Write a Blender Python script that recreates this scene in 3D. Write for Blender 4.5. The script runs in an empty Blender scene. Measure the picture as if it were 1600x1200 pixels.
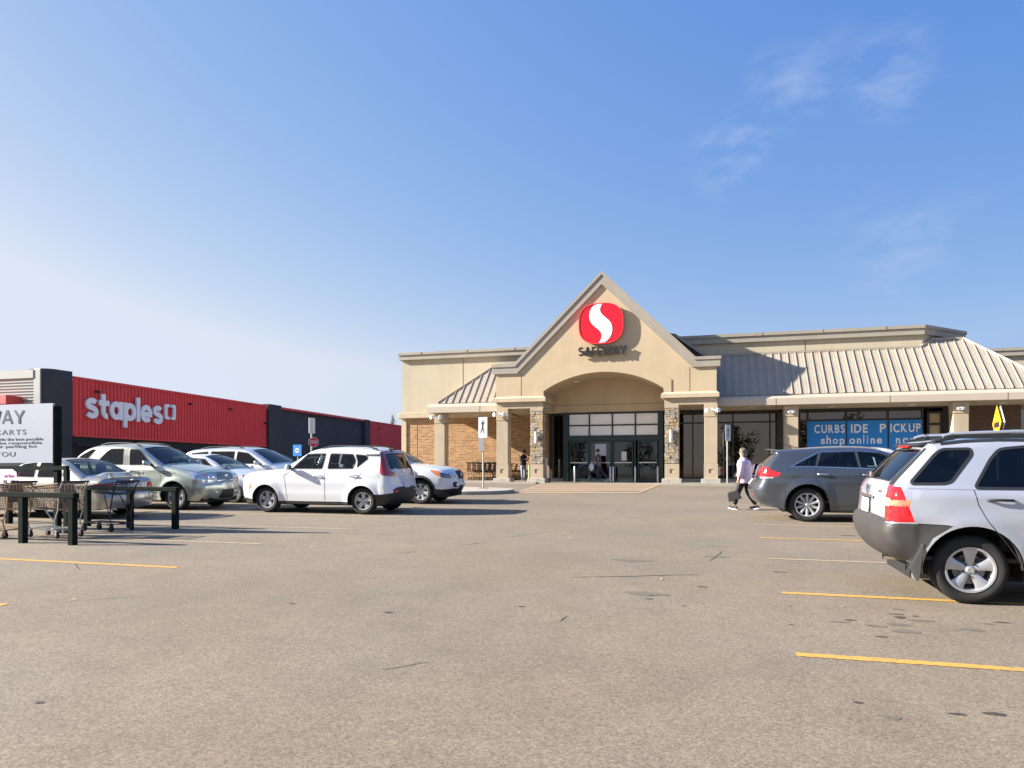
import bpy, bmesh, math, random
import numpy as np
from mathutils import Vector, Matrix
from mathutils.geometry import delaunay_2d_cdt

R = math.radians
rnd = random.Random(7)
scene = bpy.context.scene
col = scene.collection

# ------------------------------------------------------------------ camera
PSI = 15.3
CAM_H = 1.525
cam_d = bpy.data.cameras.new('camera')
cam = bpy.data.objects.new('camera', cam_d); col.objects.link(cam)
cam.location = (0, 0, CAM_H)
cam.rotation_euler = (R(90), 0, R(PSI))
cam_d.sensor_width = 36; cam_d.sensor_fit = 'HORIZONTAL'
cam_d.lens = 36 * 1120 / 1600
cam_d.shift_y = 137 / 1600
cam_d.clip_start = .05; cam_d.clip_end = 3000
scene.camera = cam

# ------------------------------------------------------------------ light
SUN_T = Vector((1, .27, -.485)).normalized()          # direction the sunlight travels
SUN_EL = math.asin(-SUN_T.z)
SUN_AZ = math.atan2(-SUN_T.x, -SUN_T.y)               # clockwise from +Y
sun_d = bpy.data.lights.new('sun', 'SUN'); sun_d.energy = 5.0; sun_d.angle = R(.53); sun_d.color = (1, .94, .84)
sun = bpy.data.objects.new('sun', sun_d); col.objects.link(sun)
sun.rotation_euler = SUN_T.to_track_quat('-Z', 'Y').to_euler()
sun.location = (-30, -10, 30)

world = bpy.data.worlds.new('World'); scene.world = world; world.use_nodes = True
wn = world.node_tree.nodes; wl = world.node_tree.links
wn.clear()
w_out = wn.new('ShaderNodeOutputWorld'); w_bg = wn.new('ShaderNodeBackground')
w_sky = wn.new('ShaderNodeTexSky'); w_sky.sky_type = 'NISHITA'; w_sky.sun_disc = False
w_sky.sun_elevation = SUN_EL; w_sky.sun_rotation = SUN_AZ
w_sky.air_density = 1.0; w_sky.dust_density = 1.2; w_sky.ozone_density = 2.2; w_sky.altitude = 600
w_bg.inputs['Strength'].default_value = .15
# thin cirrus wisps
w_tc = wn.new('ShaderNodeTexCoord')
w_map = wn.new('ShaderNodeMapping'); w_map.inputs['Scale'].default_value = (2.2, 2.2, 5.0); w_map.inputs['Rotation'].default_value = (0, R(20), R(35))
w_n = wn.new('ShaderNodeTexNoise'); w_n.inputs['Scale'].default_value = 7.0; w_n.inputs['Detail'].default_value = 7; w_n.inputs['Roughness'].default_value = .58; w_n.inputs['Distortion'].default_value = .25
w_r = wn.new('ShaderNodeValToRGB'); w_r.color_ramp.elements[0].position = .42; w_r.color_ramp.elements[1].position = .84
w_m = wn.new('ShaderNodeMath'); w_m.operation = 'MULTIPLY'; w_m.inputs[1].default_value = .30
w_mix = wn.new('ShaderNodeMix'); w_mix.data_type = 'RGBA'; w_mix.inputs['B'].default_value = (4.2, 4.7, 5.6, 1)
wl.new(w_tc.outputs['Generated'], w_map.inputs[0]); wl.new(w_map.outputs[0], w_n.inputs['Vector'])
wl.new(w_n.outputs['Fac'], w_r.inputs[0])
# wisps gather in a few parts of the sky
w_acc = None
for (dx, dy, dz, rr, sv) in [(0.0218, 0.9214, 0.3879, 2.3, 1.0), (0.0439, 0.9132, 0.4051, 1.6, 0.9), (0.0873, 0.8879, 0.4517, 2.2, 0.7), (0.0969, 0.8994, 0.4262, 1.8, 0.5), (0.2002, 0.8756, 0.4397, 2.4, 0.75), (0.192, 0.8821, 0.4301, 1.6, 0.6), (0.2011, 0.9399, 0.2759, 3.2, 0.45), (0.2285, 0.9397, 0.2546, 2.4, 0.45), (0.1351, 0.8771, 0.4609, 2.0, 0.35), (0.2741, 0.9134, 0.3011, 2.0, 0.25), (-0.4392, 0.8618, 0.2537, 0.5, 0.6)]:
    d_ = wn.new('ShaderNodeVectorMath'); d_.operation = 'DOT_PRODUCT'; d_.inputs[1].default_value = (dx, dy, dz); wl.new(w_tc.outputs['Generated'], d_.inputs[0])
    g_ = wn.new('ShaderNodeMapRange'); g_.interpolation_type = 'SMOOTHERSTEP'; g_.inputs[1].default_value = math.cos(R(rr*1.6)); g_.inputs[2].default_value = 1; g_.inputs[4].default_value = sv; wl.new(d_.outputs['Value'], g_.inputs[0])
    if w_acc is None: w_acc = g_.outputs[0]
    else:
        s_ = wn.new('ShaderNodeMath'); s_.operation = 'ADD'; wl.new(w_acc, s_.inputs[0]); wl.new(g_.outputs[0], s_.inputs[1]); w_acc = s_.outputs[0]
w_k = wn.new('ShaderNodeMath'); w_k.operation = 'MULTIPLY'; w_k.use_clamp = True; wl.new(w_acc, w_k.inputs[0]); wl.new(w_r.outputs[0], w_k.inputs[1]); wl.new(w_k.outputs[0], w_m.inputs[0])
# colour response of the sky per channel (camera profile), haze thinning away from the sun's side
SKY_S, EXPO = .10, 1.6
w_bg.inputs['Strength'].default_value = SKY_S
w_sep = wn.new('ShaderNodeSeparateColor'); w_com = wn.new('ShaderNodeCombineColor'); wl.new(w_sky.outputs[0], w_sep.inputs[0])
k_ = 1/(SKY_S*2**EXPO)
for i, (g, a) in enumerate(((1.22, 13.0), (.777, 3.585), (.231, 1.343))):
    m0 = wn.new('ShaderNodeMath'); m0.operation = 'MULTIPLY'; m0.inputs[1].default_value = .03; wl.new(w_sep.outputs[i], m0.inputs[0])
    m1 = wn.new('ShaderNodeMath'); m1.operation = 'POWER'; m1.inputs[1].default_value = g; wl.new(m0.outputs[0], m1.inputs[0])
    m2 = wn.new('ShaderNodeMath'); m2.operation = 'MULTIPLY'; m2.inputs[1].default_value = a*k_; wl.new(m1.outputs[0], m2.inputs[0])
    m3 = wn.new('ShaderNodeMath'); m3.operation = 'MINIMUM'; m3.inputs[1].default_value = (.56, .67, .90)[i]*k_; wl.new(m2.outputs[0], m3.inputs[0]); wl.new(m3.outputs[0], w_com.inputs[i])
w_dot = wn.new('ShaderNodeVectorMath'); w_dot.operation = 'DOT_PRODUCT'; w_dot.inputs[1].default_value = tuple(-SUN_T); wl.new(w_tc.outputs['Generated'], w_dot.inputs[0])
w_dr = wn.new('ShaderNodeMapRange'); w_dr.inputs[1].default_value = -.75; w_dr.inputs[2].default_value = .45; w_dr.interpolation_type = 'SMOOTHSTEP'; wl.new(w_dot.outputs['Value'], w_dr.inputs[0])
w_f = wn.new('ShaderNodeMix'); w_f.data_type = 'RGBA'; w_f.inputs['A'].default_value = (.56, .74, .92, 1); w_f.inputs['B'].default_value = (1.30, 1.19, 1.04, 1); wl.new(w_dr.outputs[0], w_f.inputs['Factor'])
w_mul = wn.new('ShaderNodeMix'); w_mul.data_type = 'RGBA'; w_mul.blend_type = 'MULTIPLY'; w_mul.inputs['Factor'].default_value = 1
wl.new(w_com.outputs[0], w_mul.inputs['A']); wl.new(w_f.outputs['Result'], w_mul.inputs['B'])
w_mix.inputs['B'].default_value = (.78*k_, .83*k_, .95*k_, 1)
wl.new(w_m.outputs[0], w_mix.inputs['Factor']); wl.new(w_mul.outputs['Result'], w_mix.inputs['A'])
wl.new(w_mix.outputs['Result'], w_bg.inputs['Color']); wl.new(w_bg.outputs[0], w_out.inputs[0])

scene.view_settings.view_transform = 'Standard'; scene.view_settings.look = 'None'
scene.view_settings.exposure = EXPO; scene.view_settings.gamma = 1
scene.view_settings.use_curve_mapping = False
scene.cycles.max_bounces = 7; scene.cycles.transparent_max_bounces = 12
scene.cycles.diffuse_bounces = 3; scene.cycles.glossy_bounces = 4

def G(x, y):
    return -.006 * max(-60, min(60, x)) + .026 * max(-40, min(45, y))
GN = Vector((.006, -.026, 1)).normalized()

# ------------------------------------------------------------------ materials
MATS = {}
def mat(name, color, rough=.6, metal=0, coat=0, noise=None, bump=None, spec=.5, emit=None, alpha=None, streak=0):
    """noise=(scale, amount[, detail]) varies the base colour; bump=(scale, strength)."""
    if name in MATS: return MATS[name]
    m = bpy.data.materials.new(name); m.use_nodes = True
    nt = m.node_tree; b = nt.nodes['Principled BSDF']
    b.inputs['Base Color'].default_value = (*color, 1); b.inputs['Roughness'].default_value = rough
    b.inputs['Metallic'].default_value = metal; b.inputs['Specular IOR Level'].default_value = spec
    if coat:
        b.inputs['Coat Weight'].default_value = coat; b.inputs['Coat Roughness'].default_value = .04
    if emit:
        b.inputs['Emission Color'].default_value = (*emit[0], 1); b.inputs['Emission Strength'].default_value = emit[1]
    tc = None
    def coords():
        nonlocal tc
        if tc is None: tc = nt.nodes.new('ShaderNodeTexCoord')
        return tc.outputs['Object']
    if noise:
        n = nt.nodes.new('ShaderNodeTexNoise'); n.inputs['Scale'].default_value = noise[0]; n.inputs['Detail'].default_value = noise[2] if len(noise) > 2 else 5
        nt.links.new(coords(), n.inputs['Vector'])
        mr = nt.nodes.new('ShaderNodeMapRange'); mr.inputs[1].default_value = .3; mr.inputs[2].default_value = .7
        mr.inputs[3].default_value = 1 - noise[1]; mr.inputs[4].default_value = 1 + noise[1]
        nt.links.new(n.outputs['Fac'], mr.inputs[0])
        mx = nt.nodes.new('ShaderNodeMix'); mx.data_type = 'RGBA'; mx.blend_type = 'MULTIPLY'; mx.inputs['Factor'].default_value = 1
        mx.inputs['A'].default_value = (*color, 1); nt.links.new(mr.outputs[0], mx.inputs['B'])
        nt.links.new(mx.outputs['Result'], b.inputs['Base Color'])
    if streak:
        mp = nt.nodes.new('ShaderNodeMapping'); mp.inputs['Scale'].default_value = (1.6, 1.6, .16); nt.links.new(coords(), mp.inputs[0])
        n = nt.nodes.new('ShaderNodeTexNoise'); n.inputs['Scale'].default_value = 1.5; n.inputs['Detail'].default_value = 7; n.inputs['Roughness'].default_value = .6; nt.links.new(mp.outputs[0], n.inputs['Vector'])
        mr = nt.nodes.new('ShaderNodeMapRange'); mr.inputs[1].default_value = .35; mr.inputs[2].default_value = .65; mr.inputs[3].default_value = 1-streak; mr.inputs[4].default_value = 1+streak*.5; nt.links.new(n.outputs['Fac'], mr.inputs[0])
        m2 = nt.nodes.new('ShaderNodeMix'); m2.data_type = 'RGBA'; m2.blend_type = 'MULTIPLY'; m2.inputs['Factor'].default_value = 1
        src = b.inputs['Base Color'].links[0].from_socket if b.inputs['Base Color'].links else None
        if src: nt.links.new(src, m2.inputs['A'])
        else: m2.inputs['A'].default_value = (*color, 1)
        nt.links.new(mr.outputs[0], m2.inputs['B']); nt.links.new(m2.outputs['Result'], b.inputs['Base Color'])
    if bump:
        n = nt.nodes.new('ShaderNodeTexNoise'); n.inputs['Scale'].default_value = bump[0]; n.inputs['Detail'].default_value = 4
        nt.links.new(coords(), n.inputs['Vector'])
        bp = nt.nodes.new('ShaderNodeBump'); bp.inputs['Strength'].default_value = bump[1]; bp.inputs['Distance'].default_value = .01
        nt.links.new(n.outputs['Fac'], bp.inputs['Height']); nt.links.new(bp.outputs[0], b.inputs['Normal'])
    MATS[name] = m
    return m

def glass(name, tint, refl=1.0, rough=0.0, ior=1.5, op=0.0, rc=(1, 1, 1)):
    if name in MATS: return MATS[name]
    m = bpy.data.materials.new(name); m.use_nodes = True
    nt = m.node_tree; nt.nodes.clear()
    out = nt.nodes.new('ShaderNodeOutputMaterial'); tr = nt.nodes.new('ShaderNodeBsdfTransparent'); gl = nt.nodes.new('ShaderNodeBsdfGlossy')
    fr = nt.nodes.new('ShaderNodeFresnel'); mx = nt.nodes.new('ShaderNodeMixShader'); mu = nt.nodes.new('ShaderNodeMath')
    tr.inputs[0].default_value = (*tint, 1); gl.inputs['Roughness'].default_value = rough; gl.inputs[0].default_value = (*rc, 1)
    fr.inputs[0].default_value = ior; mu.operation = 'MULTIPLY'; mu.use_clamp = True; mu.inputs[1].default_value = refl
    nt.links.new(fr.outputs[0], mu.inputs[0]); nt.links.new(mu.outputs[0], mx.inputs[0])
    if op > 0:
        df = nt.nodes.new('ShaderNodeBsdfDiffuse'); df.inputs[0].default_value = (*[c * .25 for c in tint], 1)
        m2 = nt.nodes.new('ShaderNodeMixShader'); m2.inputs[0].default_value = op
        nt.links.new(tr.outputs[0], m2.inputs[1]); nt.links.new(df.outputs[0], m2.inputs[2]); nt.links.new(m2.outputs[0], mx.inputs[1])
    else:
        nt.links.new(tr.outputs[0], mx.inputs[1])
    nt.links.new(gl.outputs[0], mx.inputs[2]); nt.links.new(mx.outputs[0], out.inputs[0])
    MATS[name] = m
    return m

# ------------------------------------------------------------------ mesh builder
class MB:
    def __init__(s): s.v = []; s.f = []
    def add(s, vs, fs):
        o = len(s.v); s.v += [tuple(p) for p in vs]; s.f += [tuple(i + o for i in f) for f in fs]; return s
    def box(s, x0, x1, y0, y1, z0, z1):
        return s.add([(x0,y0,z0),(x1,y0,z0),(x1,y1,z0),(x0,y1,z0),(x0,y0,z1),(x1,y0,z1),(x1,y1,z1),(x0,y1,z1)],
                     [(0,3,2,1),(4,5,6,7),(0,1,5,4),(1,2,6,5),(2,3,7,6),(3,0,4,7)])
    def cbox(s, c, d, rz=0):
        x, y, z = c; a, b, h = d[0]/2, d[1]/2, d[2]/2; cs, sn = math.cos(rz), math.sin(rz)
        P = []
        for zz in (-h, h):
            for (p, q) in ((-a,-b),(a,-b),(a,b),(-a,b)): P.append((x+p*cs-q*sn, y+p*sn+q*cs, z+zz))
        return s.add(P, [(0,3,2,1),(4,5,6,7),(0,1,5,4),(1,2,6,5),(2,3,7,6),(3,0,4,7)])
    def frame_of(s, p, q):
        d = (Vector(q) - Vector(p)); L = d.length; d.normalize()
        a = Vector((0,0,1)) if abs(d.z) < .9 else Vector((1,0,0))
        u = d.cross(a).normalized(); w = u.cross(d)
        return u, w, L
    def tube(s, p, q, r0, r1=None, n=8, caps=True):
        r1 = r0 if r1 is None else r1; u, w, L = s.frame_of(p, q); p, q = Vector(p), Vector(q)
        vs = []
        for c, r in ((p, r0), (q, r1)):
            for k in range(n):
                a = 2*math.pi*(k+.5)/n; vs.append(c + u*r*math.cos(a) + w*r*math.sin(a))
        fs = [(k, (k+1) % n, n+(k+1) % n, n+k) for k in range(n)]
        if caps: fs += [tuple(range(n))[::-1], tuple(range(n, 2*n))]
        return s.add(vs, fs)
    def path(s, pts, r, n=6):
        pts = [Vector(p) for p in pts]; vs = []; N = len(pts)
        prev = None
        for i, p in enumerate(pts):
            d = (pts[min(i+1, N-1)] - pts[max(i-1, 0)]).normalized()
            if prev is None:
                a = Vector((0,0,1)) if abs(d.z) < .9 else Vector((1,0,0)); u = d.cross(a).normalized()
            else: u = (prev - d*prev.dot(d)).normalized()
            prev = u; w = u.cross(d)
            rr = r[i] if isinstance(r, (list, tuple)) else r
            for k in range(n):
                a = 2*math.pi*(k+.5)/n; vs.append(p + u*rr*math.cos(a) + w*rr*math.sin(a))
        fs = [(i*n+k, i*n+(k+1) % n, (i+1)*n+(k+1) % n, (i+1)*n+k) for i in range(N-1) for k in range(n)]
        fs += [tuple(range(n))[::-1], tuple(range((N-1)*n, N*n))]
        return s.add(vs, fs)
    def prism(s, poly, axis, a0, a1):
        """poly: 2D points; axis 'x','y','z' = extrusion axis from a0 to a1."""
        n = len(poly)
        def P(p, a): return (a, p[0], p[1]) if axis == 'x' else (p[0], a, p[1]) if axis == 'y' else (p[0], p[1], a)
        vs = [P(p, a0) for p in poly] + [P(p, a1) for p in poly]
        return s.add(vs, [tuple(range(n)), tuple(range(n, 2*n))[::-1]] + [(k, (k+1) % n, n+(k+1) % n, n+k) for k in range(n)])
    def lathe(s, prof, c=(0,0,0), axis='z', n=24, ang=2*math.pi):
        """prof: (radius, height) list."""
        m = len(prof); full = abs(ang-2*math.pi) < 1e-6; cnt = n if full else n+1; vs = []
        for k in range(cnt):
            a = ang*k/n; ca, sa = math.cos(a), math.sin(a)
            for r, h in prof:
                if axis == 'z': vs.append((c[0]+r*ca, c[1]+r*sa, c[2]+h))
                elif axis == 'y': vs.append((c[0]+r*ca, c[1]+h, c[2]+r*sa))
                else: vs.append((c[0]+h, c[1]+r*ca, c[2]+r*sa))
        fs = []
        for k in range(n):
            k2 = (k+1) % cnt
            for j in range(m-1): fs.append((k*m+j, k2*m+j, k2*m+j+1, k*m+j+1))
        return s.add(vs, fs)
    def ball(s, c, r, nu=12, nv=8):
        r = (r, r, r) if not isinstance(r, (tuple, list)) else r
        vs = [(c[0], c[1], c[2]-r[2])]
        for j in range(1, nv):
            t = math.pi*j/nv - math.pi/2
            for k in range(nu):
                a = 2*math.pi*k/nu; vs.append((c[0]+r[0]*math.cos(t)*math.cos(a), c[1]+r[1]*math.cos(t)*math.sin(a), c[2]+r[2]*math.sin(t)))
        vs.append((c[0], c[1], c[2]+r[2])); fs = []
        for k in range(nu): fs.append((0, 1+(k+1) % nu, 1+k))
        for j in range(nv-2):
            for k in range(nu): fs.append((1+j*nu+k, 1+j*nu+(k+1) % nu, 1+(j+1)*nu+(k+1) % nu, 1+(j+1)*nu+k))
        t = len(vs)-1
        for k in range(nu): fs.append((t, 1+(nv-2)*nu+k, 1+(nv-2)*nu+(k+1) % nu))
        return s.add(vs, fs)
    def mesh(s, name, fix=True):
        me = bpy.data.meshes.new(name); me.from_pydata(s.v, [], s.f)
        if fix:
            bm = bmesh.new(); bm.from_mesh(me); bmesh.ops.recalc_face_normals(bm, faces=bm.faces); bm.to_mesh(bm and me); bm.free()
        me.update(); return me

BASE = {}
def finish(me, smooth=None, bevel=None):
    if smooth is not None:
        me.shade_smooth(); me.set_sharp_from_angle(angle=R(smooth))
def obj(name, mb, m, parent=None, smooth=None, bevel=None, fix=True):
    me = mb.mesh(name, fix) if isinstance(mb, MB) else mb
    o = bpy.data.objects.new(name, me); col.objects.link(o)
    if m is not None and not me.materials: me.materials.append(m)
    finish(me, smooth)
    if bevel:
        b = o.modifiers.new('bevel', 'BEVEL'); b.width = bevel; b.segments = 2; b.limit_method = 'ANGLE'; b.angle_limit = R(40)
    if parent is not None:
        o.parent = parent
        if parent.name in BASE: o.location = -BASE[parent.name]
    return o
def tag(o, label, cat, group=None):
    o['label'] = label; o['category'] = cat
    if group: o['group'] = group
    return o
def thing(name, label, cat, loc=(0,0,0), rz=0, group=None, world=False):
    o = bpy.data.objects.new(name, None); col.objects.link(o); o.location = loc; o.rotation_euler = (0, 0, rz)
    o.empty_display_size = .2
    if world: BASE[o.name] = Vector(loc)
    return tag(o, label, cat, group)
def sub(parent, name):
    """an Empty part that holds sub-parts (wheel)"""
    o = bpy.data.objects.new(name, None); col.objects.link(o); o.parent = parent; o.empty_display_size = .1
    return o
def struct(o): o['kind'] = 'structure'; return o
def stuff(o): o['kind'] = 'stuff'; return o
def copy_tree(o, parent=None):
    c = o.copy(); col.objects.link(c)
    c.parent = parent
    for ch in list(o.children): copy_tree(ch, c)
    return c

def glyph_mesh(ch, size, depth, bold=0, sx=1.0):
    cu = bpy.data.curves.new('letter', 'FONT'); cu.body = ch; cu.size = size; cu.extrude = depth/2; cu.offset = bold; cu.resolution_u = 4
    o = bpy.data.objects.new('letter', cu); col.objects.link(o)
    dg = bpy.context.evaluated_depsgraph_get(); dg.update()
    me = bpy.data.meshes.new_from_object(o.evaluated_get(dg)); bpy.data.objects.remove(o); bpy.data.curves.remove(cu)
    me.materials.clear()
    return me
def text_mesh(s, size, depth, bold=0):
    return glyph_mesh(s, size, depth, bold)
def fit(me, w=None, h=None, anchor='c'):
    """scale the text mesh (xy) to width w / height h, centre it on the origin, in place. returns size"""
    co = np.empty(len(me.vertices)*3); me.vertices.foreach_get('co', co); co = co.reshape(-1, 3)
    mn, mx = co.min(0), co.max(0); sz = mx-mn
    sx = w/sz[0] if w else None; sy = h/sz[1] if h else None
    if sx is None: sx = sy
    if sy is None: sy = sx
    co[:, 0] = (co[:, 0]-(mn[0]+mx[0])/2)*sx; co[:, 1] = (co[:, 1]-(mn[1]+mx[1])/2)*sy; co[:, 2] -= (mn[2]+mx[2])/2
    me.vertices.foreach_set('co', co.reshape(-1)); me.update()
    return sz[0]*sx, sz[1]*sy
def word(text, x0, x1, z0, z1, plane, depth, m, parent, bold=0, name='letter', gap=.12, facing='-y', desc=None):
    """individual letters filling x0..x1 (along the wall) standing in the plane; each letter an object."""
    items = []; tot = 0; size = 1.0
    ref = glyph_mesh('x', size, depth, bold)
    for ch in text:
        if ch == ' ': items.append((None, .3, 0, 0)); tot += .3; continue
        me = glyph_mesh(ch, size, depth, bold)
        co = np.empty(len(me.vertices)*3); me.vertices.foreach_get('co', co); co = co.reshape(-1, 3)
        mn, mx = co.min(0), co.max(0)
        items.append((me, mx[0]-mn[0], mn, mx)); tot += mx[0]-mn[0]
    tot += gap*(len(text)-1)
    ymin = min(i[2][1] for i in items if i[0]); ymax = max(i[3][1] for i in items if i[0])
    sx = (x1-x0)/tot; sz = (z1-z0)/(ymax-ymin); x = x0
    for me, w, mn, mx in items:
        if me is not None:
            co = np.empty(len(me.vertices)*3); me.vertices.foreach_get('co', co); co = co.reshape(-1, 3)
            px = x + (co[:, 0]-mn[0])*sx; pz = z0 + (co[:, 1]-ymin)*sz
            if facing == '-y': new = np.stack([px, plane - (co[:, 2]-co[:, 2].min()), pz], 1)
            else: new = np.stack([plane + (co[:, 2]-co[:, 2].min()), px, pz], 1)   # faces +x, reading along +y
            me.vertices.foreach_set('co', new.reshape(-1)); me.update()
            me.flip_normals()
            bm = bmesh.new(); bm.from_mesh(me); bmesh.ops.remove_doubles(bm, verts=bm.verts, dist=1e-5); bmesh.ops.recalc_face_normals(bm, faces=bm.faces); bm.to_mesh(me); bm.free()
            obj(name, me, m, parent)
        x += w*sx + gap*sx

def arcp(cx, cy, rx, ry, a0, a1, n=14):
    return [(cx+rx*math.cos(R(a)), cy+ry*math.sin(R(a))) for a in np.linspace(a0, a1, n)]
STROKES = {   # unit x-height / cap-height 1; (advance width, strokes)
 's': (.96, [arcp(.48, .715, .27, .185, 28, 268)+arcp(.48, .30, .30, .20, 88, -156)[1:]]),
 't': (.78, [[(.33, 1.32), (.33, .42)]+arcp(.60, .42, .27, .29, 180, 278, 8), [(0, .84), (.74, .84)]]),
 'a': (1.02, [arcp(.49, .5, .34, .36, 0, 360, 26), [(.86, 1.0), (.86, .0)]]),
 'p': (1.02, [arcp(.53, .5, .34, .36, 0, 360, 26), [(.16, 1.0), (.16, -.38)]]),
 'l': (.32, [[(.16, 1.36), (.16, .0)]]),
 'e': (1.0, [arcp(.5, .5, .35, .36, 4, 318, 22), [(.2, .47), (.98, .47)]]),
 'S': (.62, [arcp(.31, .74, .23, .19, 30, 268)+arcp(.31, .27, .25, .20, 88, -150)[1:]]),
 'A': (.80, [[(.06, 0), (.40, 1.02)], [(.40, 1.02), (.74, 0)], [(.20, .32), (.60, .32)]]),
 'F': (.55, [[(.08, 0), (.08, 1)], [(.03, .93), (.52, .93)], [(.08, .50), (.46, .50)]]),
 'E': (.55, [[(.08, 0), (.08, 1)], [(.03, .93), (.52, .93)], [(.08, .50), (.46, .50)], [(.03, .07), (.52, .07)]]),
 'W': (1.08, [[(.05, 1), (.30, -.02)], [(.30, -.02), (.54, .95)], [(.54, .95), (.78, -.02)], [(.78, -.02), (1.03, 1)]]),
 'Y': (.74, [[(.04, 1), (.37, .42)], [(.70, 1), (.37, .42)], [(.37, .46), (.37, 0)]]),
}
def stroke_letter(ch, ux, sc, w, base, plane, depth, axis):
    """mesh of one letter built from strokes; ux = start coordinate, axis '-y' or '+x' facing"""
    mb = MB()
    for k, pts in enumerate(STROKES[ch][1]):
        P = np.array(pts, float); closed = np.linalg.norm(P[0]-P[-1]) < 1e-6
        if closed: P = P[:-1]
        n = len(P); nx = np.roll(P, -1, 0) if closed else np.vstack([P[1:], 2*P[-1]-P[-2]]); pv = np.roll(P, 1, 0) if closed else np.vstack([2*P[0]-P[1], P[:-1]])
        t = nx-pv; t /= np.linalg.norm(t, axis=1)[:, None]; nn = np.stack([-t[:, 1], t[:, 0]], 1)
        a, b = P+nn*w/2, P-nn*w/2; d1 = depth+k*.0025; vs = []
        for (q, dd) in ((a, 0), (a, d1), (b, d1), (b, 0)):
            for x, y in q:
                X, Z = ux+x*sc, base+y*sc; vs.append((X, plane-dd, Z) if axis == '-y' else (plane+dd, X, Z))
        m = n if closed else n-1; fs = []
        for i in range(m):
            j = (i+1) % n
            for e in range(3): fs.append((e*n+i, e*n+j, (e+1)*n+j, (e+1)*n+i))
        if not closed: fs += [(0, n, 2*n, 3*n), (n-1, 2*n-1, 3*n-1, 4*n-1)]
        mb.add(vs, fs)
    return mb
def stroke_word(text, x0, x1, base, h, w, plane, depth, m, parent, axis='-y', gap=.12):
    tot = sum(STROKES[c][0] for c in text)+gap*(len(text)-1); sx = (x1-x0)/tot; x = x0
    for c in text:
        mb = stroke_letter(c, x, sx, w, base, plane, depth, axis)
        mb.v = [(v[0], v[1], base+(v[2]-base)*h/sx) for v in mb.v]
        obj('letter', mb, m, parent); x += (STROKES[c][0]+gap)*sx
# ------------------------------------------------------------------ car builder
M_TYRE = mat('tyre_rubber', (.016, .0155, .015), .85, noise=(9, .3), bump=(60, .15))
M_BLACK = mat('black_plastic', (.018, .018, .019), .55)
M_GREYPL = mat('grey_plastic', (.042, .039, .038), .55, noise=(4, .12))
M_SEAM = mat('panel_gap', (.01, .01, .01), .8)
M_RIM = mat('alloy', (.50, .50, .51), .36, .6, noise=(12, .12))
M_RIMD = mat('wheel_dark', (.012, .012, .012), .8)
M_CHROME = mat('chrome', (.8, .8, .82), .08, 1)
M_RED = mat('red_lens', (.55, .008, .012), .12, coat=1, noise=(22, .25, 2))
M_DRED = mat('dark_red_lens', (.34, .010, .014), .12, coat=1)
M_AMB = mat('amber_lens', (.75, .22, .06), .15, coat=1)
M_CLEAR = mat('clear_lens', (.55, .57, .6), .1, .5, coat=1, noise=(30, .5, 2))
M_LAMP = mat('lamp_reflector', (.75, .78, .8), .12, .9)
M_SEAT = mat('seat_cloth', (.16, .155, .15), .9)
M_SEATD = mat('dark_seat_cloth', (.05, .05, .055), .9)
M_DASH = mat('dashboard', (.03, .03, .032), .8)
M_PLATE = mat('plate_white', (.75, .75, .73), .5)
G_CLR = glass('car_glass', (.60, .68, .66), .85)
G_TINT = glass('tinted_glass', (.08, .09, .10), .95)
G_MID = glass('grey_glass', (.36, .40, .42), .9)

def resample(ctrl, step):
    """ctrl: (x, z, r, b[, 'c']) ; catmull-rom between corners, arc-length resampled"""
    pts = []
    n = len(ctrl)
    for i in range(n-1):
        p1, p2 = ctrl[i], ctrl[i+1]
        p0 = ctrl[i-1] if i > 0 and len(p1) < 5 else p1
        p3 = ctrl[i+2] if i+2 < n and len(p2) < 5 else p2
        a = [np.array(p[:4], float) for p in (p0, p1, p2, p3)]
        for k in range(12):
            t = k/12; t2, t3 = t*t, t*t*t
            pts.append(.5*((2*a[1]) + (-a[0]+a[2])*t + (2*a[0]-5*a[1]+4*a[2]-a[3])*t2 + (-a[0]+3*a[1]-3*a[2]+a[3])*t3))
    pts.append(np.array(ctrl[-1][:4], float)); P = np.array(pts)
    # keep corners: resample by cumulative length
    d = np.hypot(np.diff(P[:, 0]), np.diff(P[:, 1])); S = np.concatenate([[0], np.cumsum(d)])
    N = max(8, int(S[-1]/step)); s = np.linspace(0, S[-1], N+1)
    cs = [S[i*12] for i in range(n-1) if len(ctrl[i]) > 4]
    for c in cs: s[np.argmin(abs(s-c))] = c
    return s, np.stack([np.interp(s, S, P[:, k]) for k in range(4)], 1)

def chaikin(poly, n=1):
    rad = {1: .045, 2: .085}.get(n, .045); out = []; N = len(poly)
    for i in range(N):
        p0, p1, p2 = (np.array(poly[(i+k) % N], float) for k in (-1, 0, 1)); a, b = p0-p1, p2-p1; la, lb = np.linalg.norm(a), np.linalg.norm(b)
        r = min(rad, .42*la, .42*lb); A, B = p1+a/la*r, p1+b/lb*r
        for t in (0, .33, .67, 1): out.append(tuple((1-t)**2*A+2*t*(1-t)*p1+t*t*B))
    return out
def densify(poly, step, closed=True):
    out = []; n = len(poly)
    for i in range(n if closed else n-1):
        a, b = np.array(poly[i], float), np.array(poly[(i+1) % n], float); L = np.linalg.norm(b-a); k = max(1, int(math.ceil(L/step)))
        for j in range(k): out.append(tuple(a+(b-a)*j/k))
    if not closed: out.append(tuple(poly[-1]))
    return out
def inside(P, poly):
    x, y = P[:, 0], P[:, 1]; r = np.zeros(len(P), bool); n = len(poly)
    for i in range(n):
        x1, y1 = poly[i]; x2, y2 = poly[(i+1) % n]
        if y1 == y2: continue
        c = ((y1 > y) != (y2 > y)) & (x < (x2-x1)*(y-y1)/(y2-y1)+x1); r ^= c
    return r
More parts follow.
